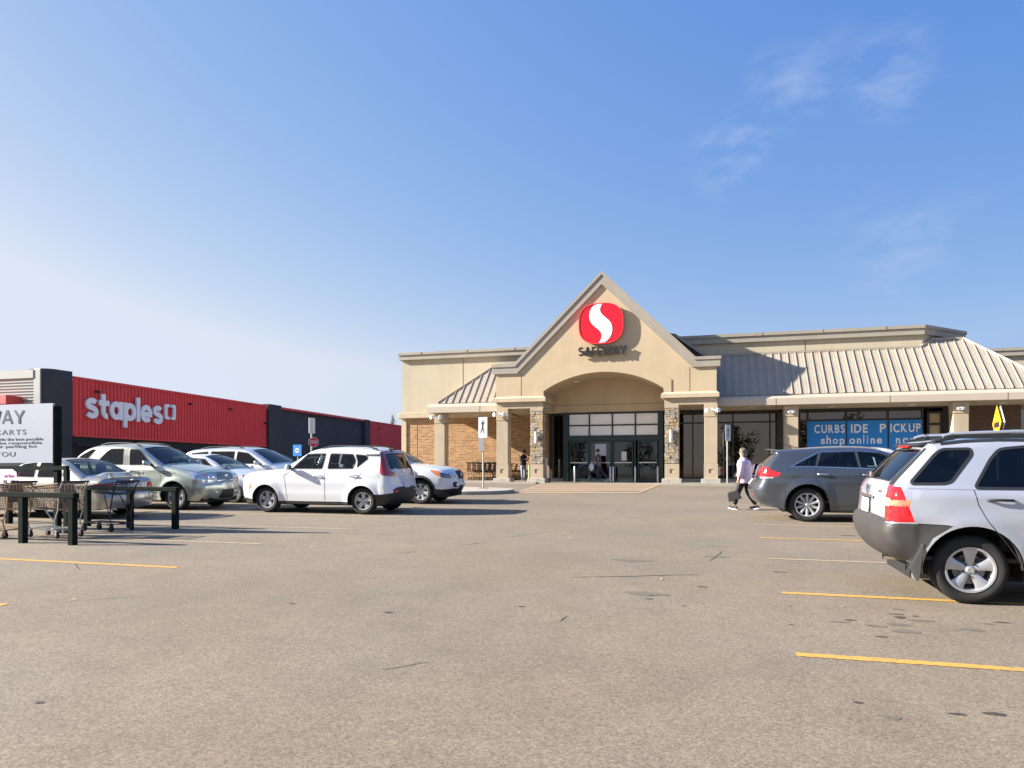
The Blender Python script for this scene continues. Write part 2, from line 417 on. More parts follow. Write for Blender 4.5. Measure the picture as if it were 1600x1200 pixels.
def segdist(P, A):
    """min distance from P to polyline A; returns d, fractional index"""
    a, b = A[:-1], A[1:]; d = b-a; L2 = (d**2).sum(1)+1e-12
    t = ((P[:, None, :]-a[None])*d[None]).sum(2)/L2; t = np.clip(t, 0, 1)
    q = a[None]+t[..., None]*d[None]; D = np.sqrt(((P[:, None, :]-q)**2).sum(2)); i = D.argmin(1); k = np.arange(len(P))
    return D[k, i], i+t[k, i]
def triangulate(outline, regions, grid):
    """returns V (n,2), tris, region index per tri (-1 = none, None dropped)"""
    V = []; E = []
    def loop(pl):
        o = len(V); V.extend(pl); n = len(pl); E.extend([(o+i, o+(i+1) % n) for i in range(n)])
    loop(outline)
    for r in regions: loop(r)
    base = np.array(V)
    G_ = np.array(grid)
    G_ = G_[inside(G_, outline)]
    keep = []
    for g in G_:
        keep.append(np.min((base[:, 0]-g[0])**2+(base[:, 1]-g[1])**2) > .012**2)
    G_ = G_[np.array(keep, bool)]
    V2 = [Vector(p) for p in V]+[Vector(p) for p in G_]
    vo, eo, fo, _, _, _ = delaunay_2d_cdt(V2, E, [], 0, 1e-5)
    VV = np.array([tuple(v) for v in vo]); T = np.array([f for f in fo if len(f) == 3])
    C = VV[T].mean(1); ok = inside(C, outline); T = T[ok]; C = C[ok]
    reg = np.full(len(T), -1)
    for k, r in enumerate(regions): reg[inside(C, r)] = k
    return VV, T, reg

def submesh(name, P, T, flip=False):
    idx = np.unique(T); mp = {int(a): i for i, a in enumerate(idx)}
    vs = [tuple(P[i]) for i in idx]; fs = [tuple(mp[int(a)] for a in (t[::-1] if flip else t)) for t in T]
    return vs, fs
def tri_obj(name, vs, fs, m, parent, smooth=35, weld=False, fix=False):
    me = bpy.data.meshes.new(name); me.from_pydata(vs, [], fs)
    if weld or fix:
        bm = bmesh.new(); bm.from_mesh(me)
        if weld: bmesh.ops.remove_doubles(bm, verts=bm.verts, dist=4e-4)
        if fix: bmesh.ops.recalc_face_normals(bm, faces=bm.faces)
        bm.to_mesh(me); bm.free()
    return obj(name, me, m, parent, smooth)

class Car: pass
def make_wheel(car, Rw, rim, width, style, rimmat=None):
    """meshes of one wheel facing -y (outer side), axis y through origin"""
    rimmat = rimmat or M_RIM
    w = width/2; out = []
    t = MB(); k = Rw-rim
    t.lathe([(rim*.97, -w*.72), (rim+.012, -w*.86), (rim+k*.45, -w*1.0), (rim+k*.78, -w*.97), (Rw-.012, -w*.80), (Rw, -w*.62), (Rw, w*.62), (Rw-.012, w*.8), (rim+k*.5, w), (rim*.97, w*.8)], axis='y', n=40)
    for g in (-.3, 0, .3): pass
    out.append(('tyre', t.mesh('tyre'), M_TYRE, 50))
    r = MB()
    r.lathe([(rim+.008, -w*.86), (rim+.004, -w*.92), (rim-.014, -w*.90), (rim-.022, -w*.70), (rim-.035, w*.3)], axis='y', n=40)
    sp = {'split5': (5, 2, .17, .048, .034), 'five': (5, 1, 0, .058, .120), 'ten': (10, 1, 0, .036, .044), 'six': (6, 1, 0, .05, .07), 'double5': (5, 2, .15, .05, .04), 'seven': (7, 1, 0, .06, .085), 'multi': (9, 2, .13, .022, .018)}[style]
    n, dup, off, w0, w1 = sp
    yo = -w*.66
    for i in range(n):
        for j in range(dup):
            a = 2*math.pi*i/n + math.pi/2 + ((j-.5)*2*off if dup == 2 else 0)
            ca, sa = math.cos(a), math.sin(a)
            ps = []
            for rr, hw, yy in ((.045, w0*.8, yo+.004), (rim*.38, w0*.62, yo-.004), (rim*.7, (w0+w1)*.30, yo-.010), (rim-.02, w1*.62, yo-.012)):
                for sgn, dy in ((-1, .010), (-.55, 0), (.55, 0), (1, .010)): ps.append((rr*ca-sgn*hw*sa, yy+dy, rr*sa+sgn*hw*ca))
            fs = [(q*4+e, q*4+e+1, q*4+e+5, q*4+e+4) for q in range(3) for e in range(3)]
            m_ = len(ps); ps2 = [(p[0], p[1]+.035, p[2]) for p in ps]
            fs2 = [(q*4, q*4+4, m_+q*4+4, m_+q*4) for q in range(3)] + [(q*4+3, m_+q*4+3, m_+q*4+7, q*4+7) for q in range(3)]
            r.add(ps+ps2, fs+fs2)
    r.lathe([(.001, yo-.014), (.026, yo-.014), (.036, yo-.006), (.05, yo+.004), (.075, yo+.008), (.078, yo+.03)], axis='y', n=24)
    out.append(('rim', r.mesh('rim'), rimmat, 30))
    l = MB()
    for i in range(5):
        a = 2*math.pi*(i+.5)/5+math.pi/2; c = (.058*math.cos(a)*rim/.2, 0, .058*math.sin(a)*rim/.2)
        l.tube((c[0], yo-.012, c[2]), (c[0], yo+.01, c[2]), .0105*rim/.2, n=6)
    out.append(('lug_nut', l.mesh('lug_nut'), M_BLACK, 30))
    d = MB(); d.lathe([(.001, w*.0), (rim-.03, w*.0), (rim-.028, w*.1)], axis='y', n=28)
    out.append(('wheel_back', d.mesh('wheel_back'), M_RIMD, 30))
    d2 = MB(); d2.lathe([(.02, -w*.28), (rim*.66, -w*.28), (rim*.66, -w*.15)], axis='y', n=24)
    out.append(('brake_disc', d2.mesh('brake_disc'), mat('brake_steel', (.22, .2, .19), .5, .8), 30))
    return out

def build_car(sp, name, label, cat, loc, yaw, group=None):
    root = thing(name, label, cat, loc, 0, group)
    # tilt with the ground
    up = GN; fx = Vector((math.cos(yaw), math.sin(yaw), 0)); fx = (fx - up*fx.dot(up)).normalized(); fy = up.cross(fx)
    root.rotation_euler = Matrix((fx, fy, up)).transposed().to_euler()
    st = sp.get('step', .06)
    S, sil = resample(sp['sil'], st*.75); SX, SZ, SR, SB = sil.T
    xz = sil[:, :2]
    tx = np.gradient(SX, S); tz = np.gradient(SZ, S); ln = np.hypot(tx, tz); NX, NZ = -tz/ln, tx/ln
    prof = sp['prof']; pz = [p[0] for p in prof]; pw = [p[1] for p in prof]
    Rw = sp['R']; WX = sp['wheels']; RA = sp['ra']; L = SX.max()
    ta, tb, ka, kb = sp.get('taper', (.9, L-.9, .10, .08))
    def W(x, z):
        w = np.interp(z, pz, pw)
        w = w*(1-ka*np.clip((ta-x)/ta, 0, 1)**2)*(1-kb*np.clip((x-tb)/(L-tb), 0, 1)**2)
        for cx in WX:
            ro = np.hypot(x-cx, z-Rw); w = w+sp.get('flare', .022)*np.exp(-((ro-RA)/.085)**2)*(z > Rw*.5)
        for (zc, wd, am) in sp.get('crease', []): w = w+am*np.exp(-((z-zc)/wd)**2)*(x > .5)*(x < L-.3)
        return w
    def side_y(P):
        d, fi = segdist(P, xz); r = np.interp(fi, np.arange(len(SR)), SR)
        w = W(P[:, 0], P[:, 1]); q = np.clip(1-d/r, 0, 1)
        return w-r*(1-np.sqrt(np.clip(1-q*q, 0, 1)))
    # outline
    zb = sp['zsill']; bot = []
    xs_end, zs_end = xz[-1]; xs_0, zs_0 = xz[0]
    def arc(cx, direction):
        a0 = math.asin(max(-1, min(1, (zb-Rw)/RA)))
        angs = np.linspace(a0, math.pi-a0, 26)
        return [(cx+RA*math.cos(a), Rw+RA*math.sin(a)) for a in angs]
    bot += [(WX[1]+RA*math.cos(math.asin((zb-Rw)/RA))+.001, max(zb, zs_end*.6+zb*.4) if False else zb)]
    bot = densify([(xs_end, zs_end), bot[0]], st, False)[1:-1] + arc(WX[1], 1) + densify([arc(WX[1], 1)[-1], arc(WX[0], 1)[0]], st, False)[1:-1] + arc(WX[0], 1) + densify([arc(WX[0], 1)[-1], (xs_0, zs_0)], st, False)[1:-1]
    outline = [tuple(p) for p in xz] + bot
    regs = sp['side']     # list of (name, poly, material, rounding)
    polys = [densify(chaikin(r[1], r[3]) if r[3] else r[1], st*.8) for r in regs]
    xs = np.arange(0, L+.1, st); zs = np.arange(0, 1.9, st)
    grid = [(x+(.5*st if j % 2 else 0), z) for j, z in enumerate(zs) for x in xs]
    for k in (.05, .16, .33, .58, .9):
        q = np.stack([SX-NX*SR*k, SZ-NZ*SR*k], 1)
        d, _ = segdist(q, xz); grid += [tuple(a) for a, dd, rr in zip(q, d, SR) if abs(dd-rr*k) < rr*.25]
    V, T, reg = triangulate(outline, polys, grid)
    Y = side_y(V)
    body_v = []; body_f = []
    def addbody(vs, fs):
        o = len(body_v); body_v.extend(vs); body_f.extend([tuple(i+o for i in f) for f in fs])
    for sgn in (-1, 1):
        P3 = np.stack([V[:, 0], sgn*Y, V[:, 1]], 1)
        # cdt faces are ccw in (x,z): normal is -y for that winding
        vs, fs = submesh('b', P3, T[reg == -1], flip=(sgn > 0)); addbody(vs, fs)
        for k, r in enumerate(regs):
            Tk = T[reg == k]
            if not len(Tk): continue
            ins = r[4] if len(r) > 4 else (.008 if 'window' in r[0] else 0)
            Q = P3.copy(); Q[:, 1] -= sgn*ins
            vs, fs = submesh('r', Q, Tk, flip=(sgn > 0))
            tri_obj(r[0], vs, fs, r[2], root)
    # skin
    def at(s, eta, lift=0):
        x = np.interp(s, S, SX); z = np.interp(s, S, SZ); nx = np.interp(s, S, NX); nz = np.interp(s, S, NZ); b = np.interp(s, S, SB); r = np.interp(s, S, SR)
        we = W(x, z)-r; k = b*(1-np.abs(eta)**2.2)+lift
        return np.stack([x+nx*k, eta*we, z+nz*k], -1)
    im = int(SZ.argmax())
    def s_rear(z): zz = SZ[im:]; zz = np.minimum.accumulate(zz); return float(np.interp(-z, -zz, S[im:]))
    def s_front(z): zz = np.maximum.accumulate(SZ[:im+1]); return float(np.interp(z, zz, S[:im+1]))
    i0, i1 = int(SX.argmin()), int(SX.argmax())
    def s_top(x): xx = np.maximum.accumulate(SX[i0:i1+1]); return float(np.interp(x, xx, S[i0:i1+1]))
    conv = {'rear': s_rear, 'front': s_front, 'top': s_top}
    sk = []
    for r in sp['skin']:   # (name, where, poly[(eta, v)], mat, rounding, mirror, inset)
        nm, wh, pl, mm, rd = r[:5]; mirror = r[5] if len(r) > 5 else False; ins = r[6] if len(r) > 6 else (.008 if ('window' in nm or 'windshield' in nm) else 0)
        q = [(conv[wh](v), e) for e, v in pl]
        q = chaikin(q, rd) if rd else q
        sk.append((nm, densify(q, .06), mm, ins))
        if mirror: sk.append((nm, densify([(a, -e) for a, e in q], .06), mm, ins))
    Se = S[-1]
    ol = [(s, -1.) for s in S] + [(Se, e) for e in np.linspace(-1, 1, 16)[1:-1]] + [(s, 1.) for s in S[::-1]] + [(0, e) for e in np.linspace(1, -1, 16)[1:-1]]
    g = [(s, e) for j, e in enumerate(np.linspace(-.93, .93, 22)) for s in S[1:-1:(1 if st < .05 else 2)]]
    g = [(s, e) for s, e in g]
    V, T, reg = triangulate(ol, [q[1] for q in sk], g)
    P3 = at(V[:, 0], V[:, 1])
    vs, fs = submesh('s', P3, T[reg == -1], False); addbody(vs, fs)
    for k, r in enumerate(sk):
        Tk = T[reg == k]
        if not len(Tk): continue
        Q = at(V[:, 0], V[:, 1], -r[3]); vs, fs = submesh('r', Q, Tk, False)
        tri_obj(r[0], vs, fs, r[2], root)
    body = tri_obj('body', body_v, body_f, sp['paint'], root, 32, weld=True)
    # ribbons
    def sidept(x, z, lift=0):
        P = np.array([[x, z]], float); return float(side_y(P)[0])+lift
    def ribbon(pts, w, lift, m, nm='trim', closed=False, sides=(-1, 1)):
        pts = densify(pts, .05, closed); n = len(pts)
        A = np.array(pts); nxt = np.roll(A, -1, 0) if closed else np.vstack([A[1:], 2*A[-1]-A[-2]]); prv = np.roll(A, 1, 0) if closed else np.vstack([2*A[0]-A[1], A[:-1]])
        t = nxt-prv; t /= (np.linalg.norm(t, axis=1)[:, None]+1e-9); nn = np.stack([-t[:, 1], t[:, 0]], 1)
        a, b = A+nn*w/2, A-nn*w/2; ya, yb = side_y(a), side_y(b)
        for sg in sides:
            vs = []
            for i in range(n):
                vs += [(a[i, 0], sg*(ya[i]-.004), a[i, 1]), (a[i, 0], sg*(ya[i]+lift), a[i, 1]), (b[i, 0], sg*(yb[i]+lift), b[i, 1]), (b[i, 0], sg*(yb[i]-.004), b[i, 1])]
            fs = []
            for i in range(n if closed else n-1):
                j = (i+1) % n
                for e in range(3): fs.append((i*4+e, i*4+e+1, j*4+e+1, j*4+e))
            tri_obj(nm, vs, fs, m, root, 30, fix=True)
    for rb in sp.get('ribbons', []): ribbon(*rb)
    for k, r in enumerate(regs):
        if 'window' in r[0]:
            ribbon(chaikin(r[1], r[3]) if r[3] else r[1], sp.get('seal', .022), .003, sp.get('sealmat', M_BLACK), 'window_seal', True)
    for r in sp['skin']:
        if 'window' in r[0] or 'windshield' in r[0]:
            q = [(conv[r[1]](v), e) for e, v in r[2]]; q = chaikin(q, r[4]) if r[4] else q
            q = np.array(densify(q, .05)); n = len(q); c = q.mean(0)
            inn = c+(q-c)*(1-.03/np.maximum(.2, np.linalg.norm((q-c)*[1, .75], axis=1)))[:, None]
            A = at(q[:, 0], q[:, 1], .003); B = at(inn[:, 0], inn[:, 1], .001); C = at(q[:, 0], q[:, 1], -.012)
            vs = [tuple(p) for p in A]+[tuple(p) for p in B]+[tuple(p) for p in C]
            fs = [(i, (i+1) % n, n+(i+1) % n, n+i) for i in range(n)]
            tri_obj('window_seal', vs, fs, M_BLACK, root, 30, fix=True)
    # wheels
    ws = make_wheel(sp, Rw, sp['rim'], sp.get('tw', .215), sp['style'], sp.get('rimmat'))
    tw = sp.get('tw', .215)
    for cx in WX:
        wy = float(W(np.array([cx]), np.array([Rw]))[0]) - .03 - tw/2
        for sg in (-1, 1):
            e = sub(root, 'wheel'); e.location = (cx, sg*wy, Rw); e.rotation_euler = (0, 0, 0 if sg < 0 else math.pi)
            for nm, me, mm, sm in ws: obj(nm, me, mm, e, sm if not me.materials else None)
            lin = MB(); n = 18; vs = []
            r0 = RA+.004
            for k in range(n+1):
                a_ = math.asin(max(-.3, (zb+.06-Rw)/RA)); a = a_+(math.pi-2*a_)*k/n
                for yy in (wy+tw/2+.012, wy-.32): vs.append((cx+r0*math.cos(a), sg*yy, Rw+r0*math.sin(a)))
            fs = [(k*2, k*2+1, k*2+3, k*2+2) for k in range(n)]
            lin.add(vs, fs); lin.add([(cx-r0, sg*(wy-.3), .40), (cx+r0, sg*(wy-.3), .40), (cx+r0, sg*(wy-.3), Rw+r0), (cx-r0, sg*(wy-.3), Rw+r0)], [(0, 1, 2, 3)])
            obj('wheel_well', lin, M_RIMD, root, None, fix=False)
    # underbody and cabin
    hw = max(pw); ub = MB(); ub.box(SX.min()+.15, WX[0]-RA-.02, -hw+.22, hw-.22, .2, .5); ub.box(WX[0]-RA-.02, WX[1]+RA+.02, -hw+.42, hw-.42, .19, .45)
    ub.box(WX[0]+RA+.03, WX[1]-RA-.03, -hw+.06, hw-.06, .24, .42); ub.box(WX[1]+RA+.02, L-.3, -hw+.42, hw-.42, .42, .5)
    obj('underbody', ub, M_RIMD, root)
    pan = MB()
    for (xa, za, xb, zc_) in ((WX[1]+RA+.03, zb+.012, xs_end-.04, zs_end+.012), (xs_0+.04, zs_0+.012, WX[0]-RA-.03, zb+.012)):
        wa, wb = hw*.90, hw*.80
        if xa < 1: wa, wb = wb, wa
        pan.add([(xa, -wa, za), (xb, -wb, zc_), (xb, wb, zc_), (xa, wa, za), (xa, -wa, za+.04), (xb, -wb, zc_+.04), (xb, wb, zc_+.04), (xa, wa, za+.04)], [(0,1,2,3),(4,7,6,5),(0,4,5,1),(1,5,6,2),(2,6,7,3),(3,7,4,0)])
    obj('splash_pan', pan, M_RIMD, root)
    if 'cabin' in sp:
        c0, c1, zbelt, zroof = sp['cabin'][:4]; seatm = sp.get('seatmat', M_SEATD); iw = hw-.13
        cb = MB(); cb.box(c0, c1, -iw, iw, .42, .46)
        cb.box(c0-.05, c0, -iw, iw, .42, zbelt-.06); obj('cabin_floor', cb, M_DASH, root)
        da = MB(); da.box(c0, c0+.42, -iw, iw, .62, zbelt-.05); obj('dashboard', da, M_DASH, root, bevel=.03)
        swh = MB(); cx = c0+.62
        pts = [(cx+.11*math.cos(a)*.5, -.37+.18*math.sin(a), zbelt-.04+.17*math.cos(a)) for a in np.linspace(0, 2*math.pi, 19)]
        swh.path(pts, .014); swh.tube((cx, -.37, zbelt-.04), (c0+.3, -.37, zbelt-.16), .03); swh.cbox((cx, -.37, zbelt-.04), (.03, .32, .04))
        obj('steering_wheel', swh, M_DASH, root, 60)
        for row, sx in enumerate(sp['cabin'][4]):
            for sy in (-.38, .38):
                se = MB(); se.box(sx-.45, sx+.05, sy-.24, sy+.24, .5, .68)
                se.add([(sx-.05, sy-.24, .66), (sx+.10, sy-.24, .66), (sx+.24, sy-.2, zbelt+.12), (sx+.13, sy-.2, zbelt+.12), (sx-.05, sy+.24, .66), (sx+.10, sy+.24, .66), (sx+.24, sy+.2, zbelt+.12), (sx+.13, sy+.2, zbelt+.12)],
                       [(0, 1, 2, 3), (4, 7, 6, 5), (0, 4, 5, 1), (1, 5, 6, 2), (2, 6, 7, 3), (3, 7, 4, 0)])
                se.cbox((sx+.21, sy, zbelt+.22), (.09, .26, .17))
                obj('seat', se, seatm, root, bevel=.03)
        mi = MB(); mi.cbox((sp['cabin'][5], 0, zroof-.12), (.03, .22, .07)); obj('rear_view_mirror', mi, M_BLACK, root, bevel=.015)
    # mirrors
    if 'mirror' in sp:
        mx, mz, mm = sp['mirror']; y0 = sidept(mx, mz)
        for sg in (-1, 1):
            b = MB(); b.add([(mx-.10, sg*(y0+.07), mz-.01), (mx+.06, sg*(y0+.06), mz-.02), (mx+.06, sg*(y0+.06), mz+.13), (mx-.08, sg*(y0+.07), mz+.12),
                             (mx-.05, sg*(y0+.25), mz+.0), (mx+.06, sg*(y0+.25), mz+.0), (mx+.06, sg*(y0+.24), mz+.14), (mx-.04, sg*(y0+.24), mz+.13)],
                            [(0, 1, 2, 3), (4, 7, 6, 5), (0, 4, 5, 1), (1, 5, 6, 2), (2, 6, 7, 3), (3, 7, 4, 0)])
            o = obj('wing_mirror', b, mm, root, 60, bevel=.035)
            gl = MB(); gl.box(mx+.062, mx+.066, min(sg*(y0+.09), sg*(y0+.22)), max(sg*(y0+.09), sg*(y0+.22)), mz+.015, mz+.11); obj('mirror_glass', gl, M_CHROME, o)
            a = MB(); a.cbox((mx, sg*(y0+.035), mz+.02), (.07, .09, .045)); obj('mirror_arm', a, M_BLACK, o)
    for (hx, hz, hm) in sp.get('handles', []):
        y0 = sidept(hx, hz)
        for sg in (-1, 1):
            h = MB(); h.path([(hx-.11, sg*(y0+.002), hz), (hx-.085, sg*(y0+.032), hz+.002), (hx, sg*(y0+.04), hz+.004), (hx+.085, sg*(y0+.032), hz+.002), (hx+.11, sg*(y0+.002), hz)], .014, 8)
            obj('door_handle', h, hm, root, 60)
            pass
    if 'rails' in sp:
        x0, x1, ry, lift, rm = sp['rails']
        for sg in (-1, 1):
            def rz(x): return float(at(s_top(x), np.array(ry))[2])
            r_ = MB(); xs_ = np.linspace(x0, x1, 12); pts = [(x, sg*float(at(s_top(x), np.array(ry))[1]), rz(x)+lift*min(1, 6*min(x-x0, x1-x)/(x1-x0)+.15)) for x in xs_]
            r_.path(pts, .016, 8); 
            for x in (x0+.1, x1-.1): r_.cbox((x, pts[0][1]*1.0, rz(x)+lift*.35), (.1, .03, lift*.9))
            obj('roof_rail', r_, rm, root, 50)
    car = Car(); car.root, car.sp, car.at, car.s_rear, car.s_front, car.s_top, car.side = root, sp, at, s_rear, s_front, s_top, sidept
    def onskin(where, eta, v, lift=0):
        return Vector([float(a) for a in at(conv[where](v), np.array(eta), lift)])
    car.on = onskin; car.ribbon = ribbon
    if sp.get('plate'):
        wh, pz_ = sp['plate']; p = car.on(wh, 0, pz_, .012); q = car.on(wh, 0, pz_+.1, .012); d = (q-p).normalized(); n_ = Vector((d.z, 0, -d.x)) if wh == 'rear' else Vector((-d.z, 0, d.x))
        pl = MB(); a = Vector((0, .155, 0)); b = d*.075
        for k in (0, 1): pass
        vs = [p+n_*h+sx*a+sz*b for h in (0, .012) for sx, sz in ((-1, -1), (1, -1), (1, 1), (-1, 1))]
        pl.add(vs, [(0, 3, 2, 1), (4, 5, 6, 7), (0, 1, 5, 4), (1, 2, 6, 5), (2, 3, 7, 6), (3, 0, 4, 7)])
        obj('number_plate', pl, M_PLATE, root)
    return car

def prof_for(hw, zs, zmid, zbelt, zroof, wr=.76):
    return [(.15, hw*.93), (zs, hw*.955), (zmid, hw*.995), (zmid+.2, hw), (zbelt-.08, hw*.97), (zbelt, hw*.935), ((zbelt+zroof)/2, hw*(.935+wr)/2+.015), (zroof, hw*wr)]

P_WHITE = mat('white_paint', (.68, .69, .71), .25, 0, 1)
P_SILV = mat('silver_paint_body', (.43, .445, .50), .34, .35, 1, noise=(1.6, .05))
P_DGREY = mat('dark_grey_paint', (.075, .085, .105), .3, .6, 1)
P_SAGE = mat('sage_silver_paint', (.40, .43, .37), .3, .55, 1)
P_BEIGE = mat('champagne_paint', (.42, .40, .36), .3, .55, 1)
P_BLUEG = mat('blue_grey_paint', (.52, .54, .57), .3, .5, 1)
P_BLACK = mat('black_paint', (.02, .022, .028), .25, 0, 1)
FIX = 'c'

SOUL = dict(R=.335, rim=.215, ra=.385, wheels=(.88, 3.58), zsill=.24, style='split5', tw=.215, step=.045, paint=P_WHITE, rimmat=M_RIM,
  prof=[(.15,.86),(.3,.89),(.5,.925),(.75,.935),(1.0,.915),(1.12,.885),(1.3,.81),(1.5,.73),(1.66,.68)], flare=.035, taper=(.8, 3.7, .09, .05),
  sil=[(.16,.24,.25,.04),(.07,.34,.30,.07),(.05,.52,.30,.08),(.06,.74,.26,.07),(.13,.90,.17,.06),(.34,1.01,.13,.05),(.9,1.075,.12,.045),(1.38,1.125,.10,.04,FIX),(1.73,1.36,.09,.05),(2.08,1.57,.09,.05),(2.45,1.63,.10,.04),(3.0,1.645,.10,.035),(3.6,1.615,.10,.03),(3.98,1.55,.07,.03,FIX),(4.06,1.42,.08,.05),(4.20,1.10,.09,.06),(4.25,.92,.11,.06),(4.29,.72,.15,.07),(4.33,.55,.18,.08),(4.31,.38,.2,.07),(4.21,.27,.2,.05)],
  side=[('side_window',[(1.63,1.12),(2.00,1.50),(2.52,1.505),(2.49,1.12)],G_CLR,1),('side_window',[(2.63,1.12),(2.64,1.505),(3.27,1.49),(3.38,1.32),(3.34,1.13)],G_MID,1),
        ('side_window',[(3.33,1.485),(3.63,1.46),(3.71,1.38),(3.43,1.15),(3.43,1.30)],G_TINT,1),
        ('taillight',[(3.95,1.60),(4.02,1.40),(4.06,1.05),(4.10,.97),(4.5,.92),(4.5,1.6)],M_DRED,1),('pillar_trim',[(3.60,1.49),(3.98,1.49),(3.99,1.43),(3.68,1.43)],M_BLACK,0),
        ('rear_bumper',[(3.70,.52),(4.05,.50),(4.5,.56),(4.5,.1),(3.7,.1)],M_BLACK,0),('sill_trim',[(.9,.31),(3.6,.31),(3.6,.1),(.9,.1)],M_BLACK,0),
        ('front_bumper',[(-.1,.40),(.3,.37),(.62,.33),(.62,.1),(-.1,.1)],M_BLACK,0),('side_marker',[(.41,.69),(.47,.73),(.45,.60),(.39,.56)],M_AMB,1)],
  skin=[('windshield','top',[(-.93,1.46),(.93,1.46),(.90,2.06),(-.90,2.06)],G_CLR,1),
        ('taillight','rear',[(.60,.93),(1.2,.93),(1.2,1.58),(-1.2,1.58),(-1.2,.93),(-.60,.93),(-.60,1.00),(-.86,1.10),(-.86,1.50),(.86,1.50),(.86,1.10),(.60,1.00)],M_DRED,0),
        ('rear_window','rear',[(-.85,1.10),(.85,1.10),(.85,1.49),(-.85,1.49)],G_TINT,1),
        ('rear_bumper','rear',[(-1.3,.1),(1.3,.1),(1.3,.56),(.7,.66),(-.7,.66),(-1.3,.56)],M_BLACK,0),
        ('front_bumper','front',[(-1.3,.1),(1.3,.1),(1.3,.40),(.6,.52),(-.6,.52),(-1.3,.40)],M_BLACK,0),
        ('headlight','front',[(.45,.80),(1.2,.78),(1.2,.86),(.45,.84)],M_CLEAR,0,True)],
  ribbons=[([(2.56,.32),(2.57,.75),(2.55,1.11)],.010,.0015,M_SEAM,'door_seam'),([(1.50,.33),(1.46,.75),(1.42,.95),(1.66,1.10)],.010,.0015,M_SEAM,'door_seam'),
           ([(3.22,.35),(3.24,.62),(3.42,.86),(3.55,1.0),(3.52,1.12)],.010,.0015,M_SEAM,'door_seam')],
  crease=[(1.02,.07,.008),(.62,.16,-.012)], cabin=(1.35,3.95,1.12,1.6,(2.35,3.2),2.05), mirror=(1.62,1.10,P_WHITE), handles=[(2.36,.95,P_WHITE),(3.35,.965,P_WHITE)], rails=(2.3,3.85,.86,.05,M_BLACK), plate=('rear',.70))

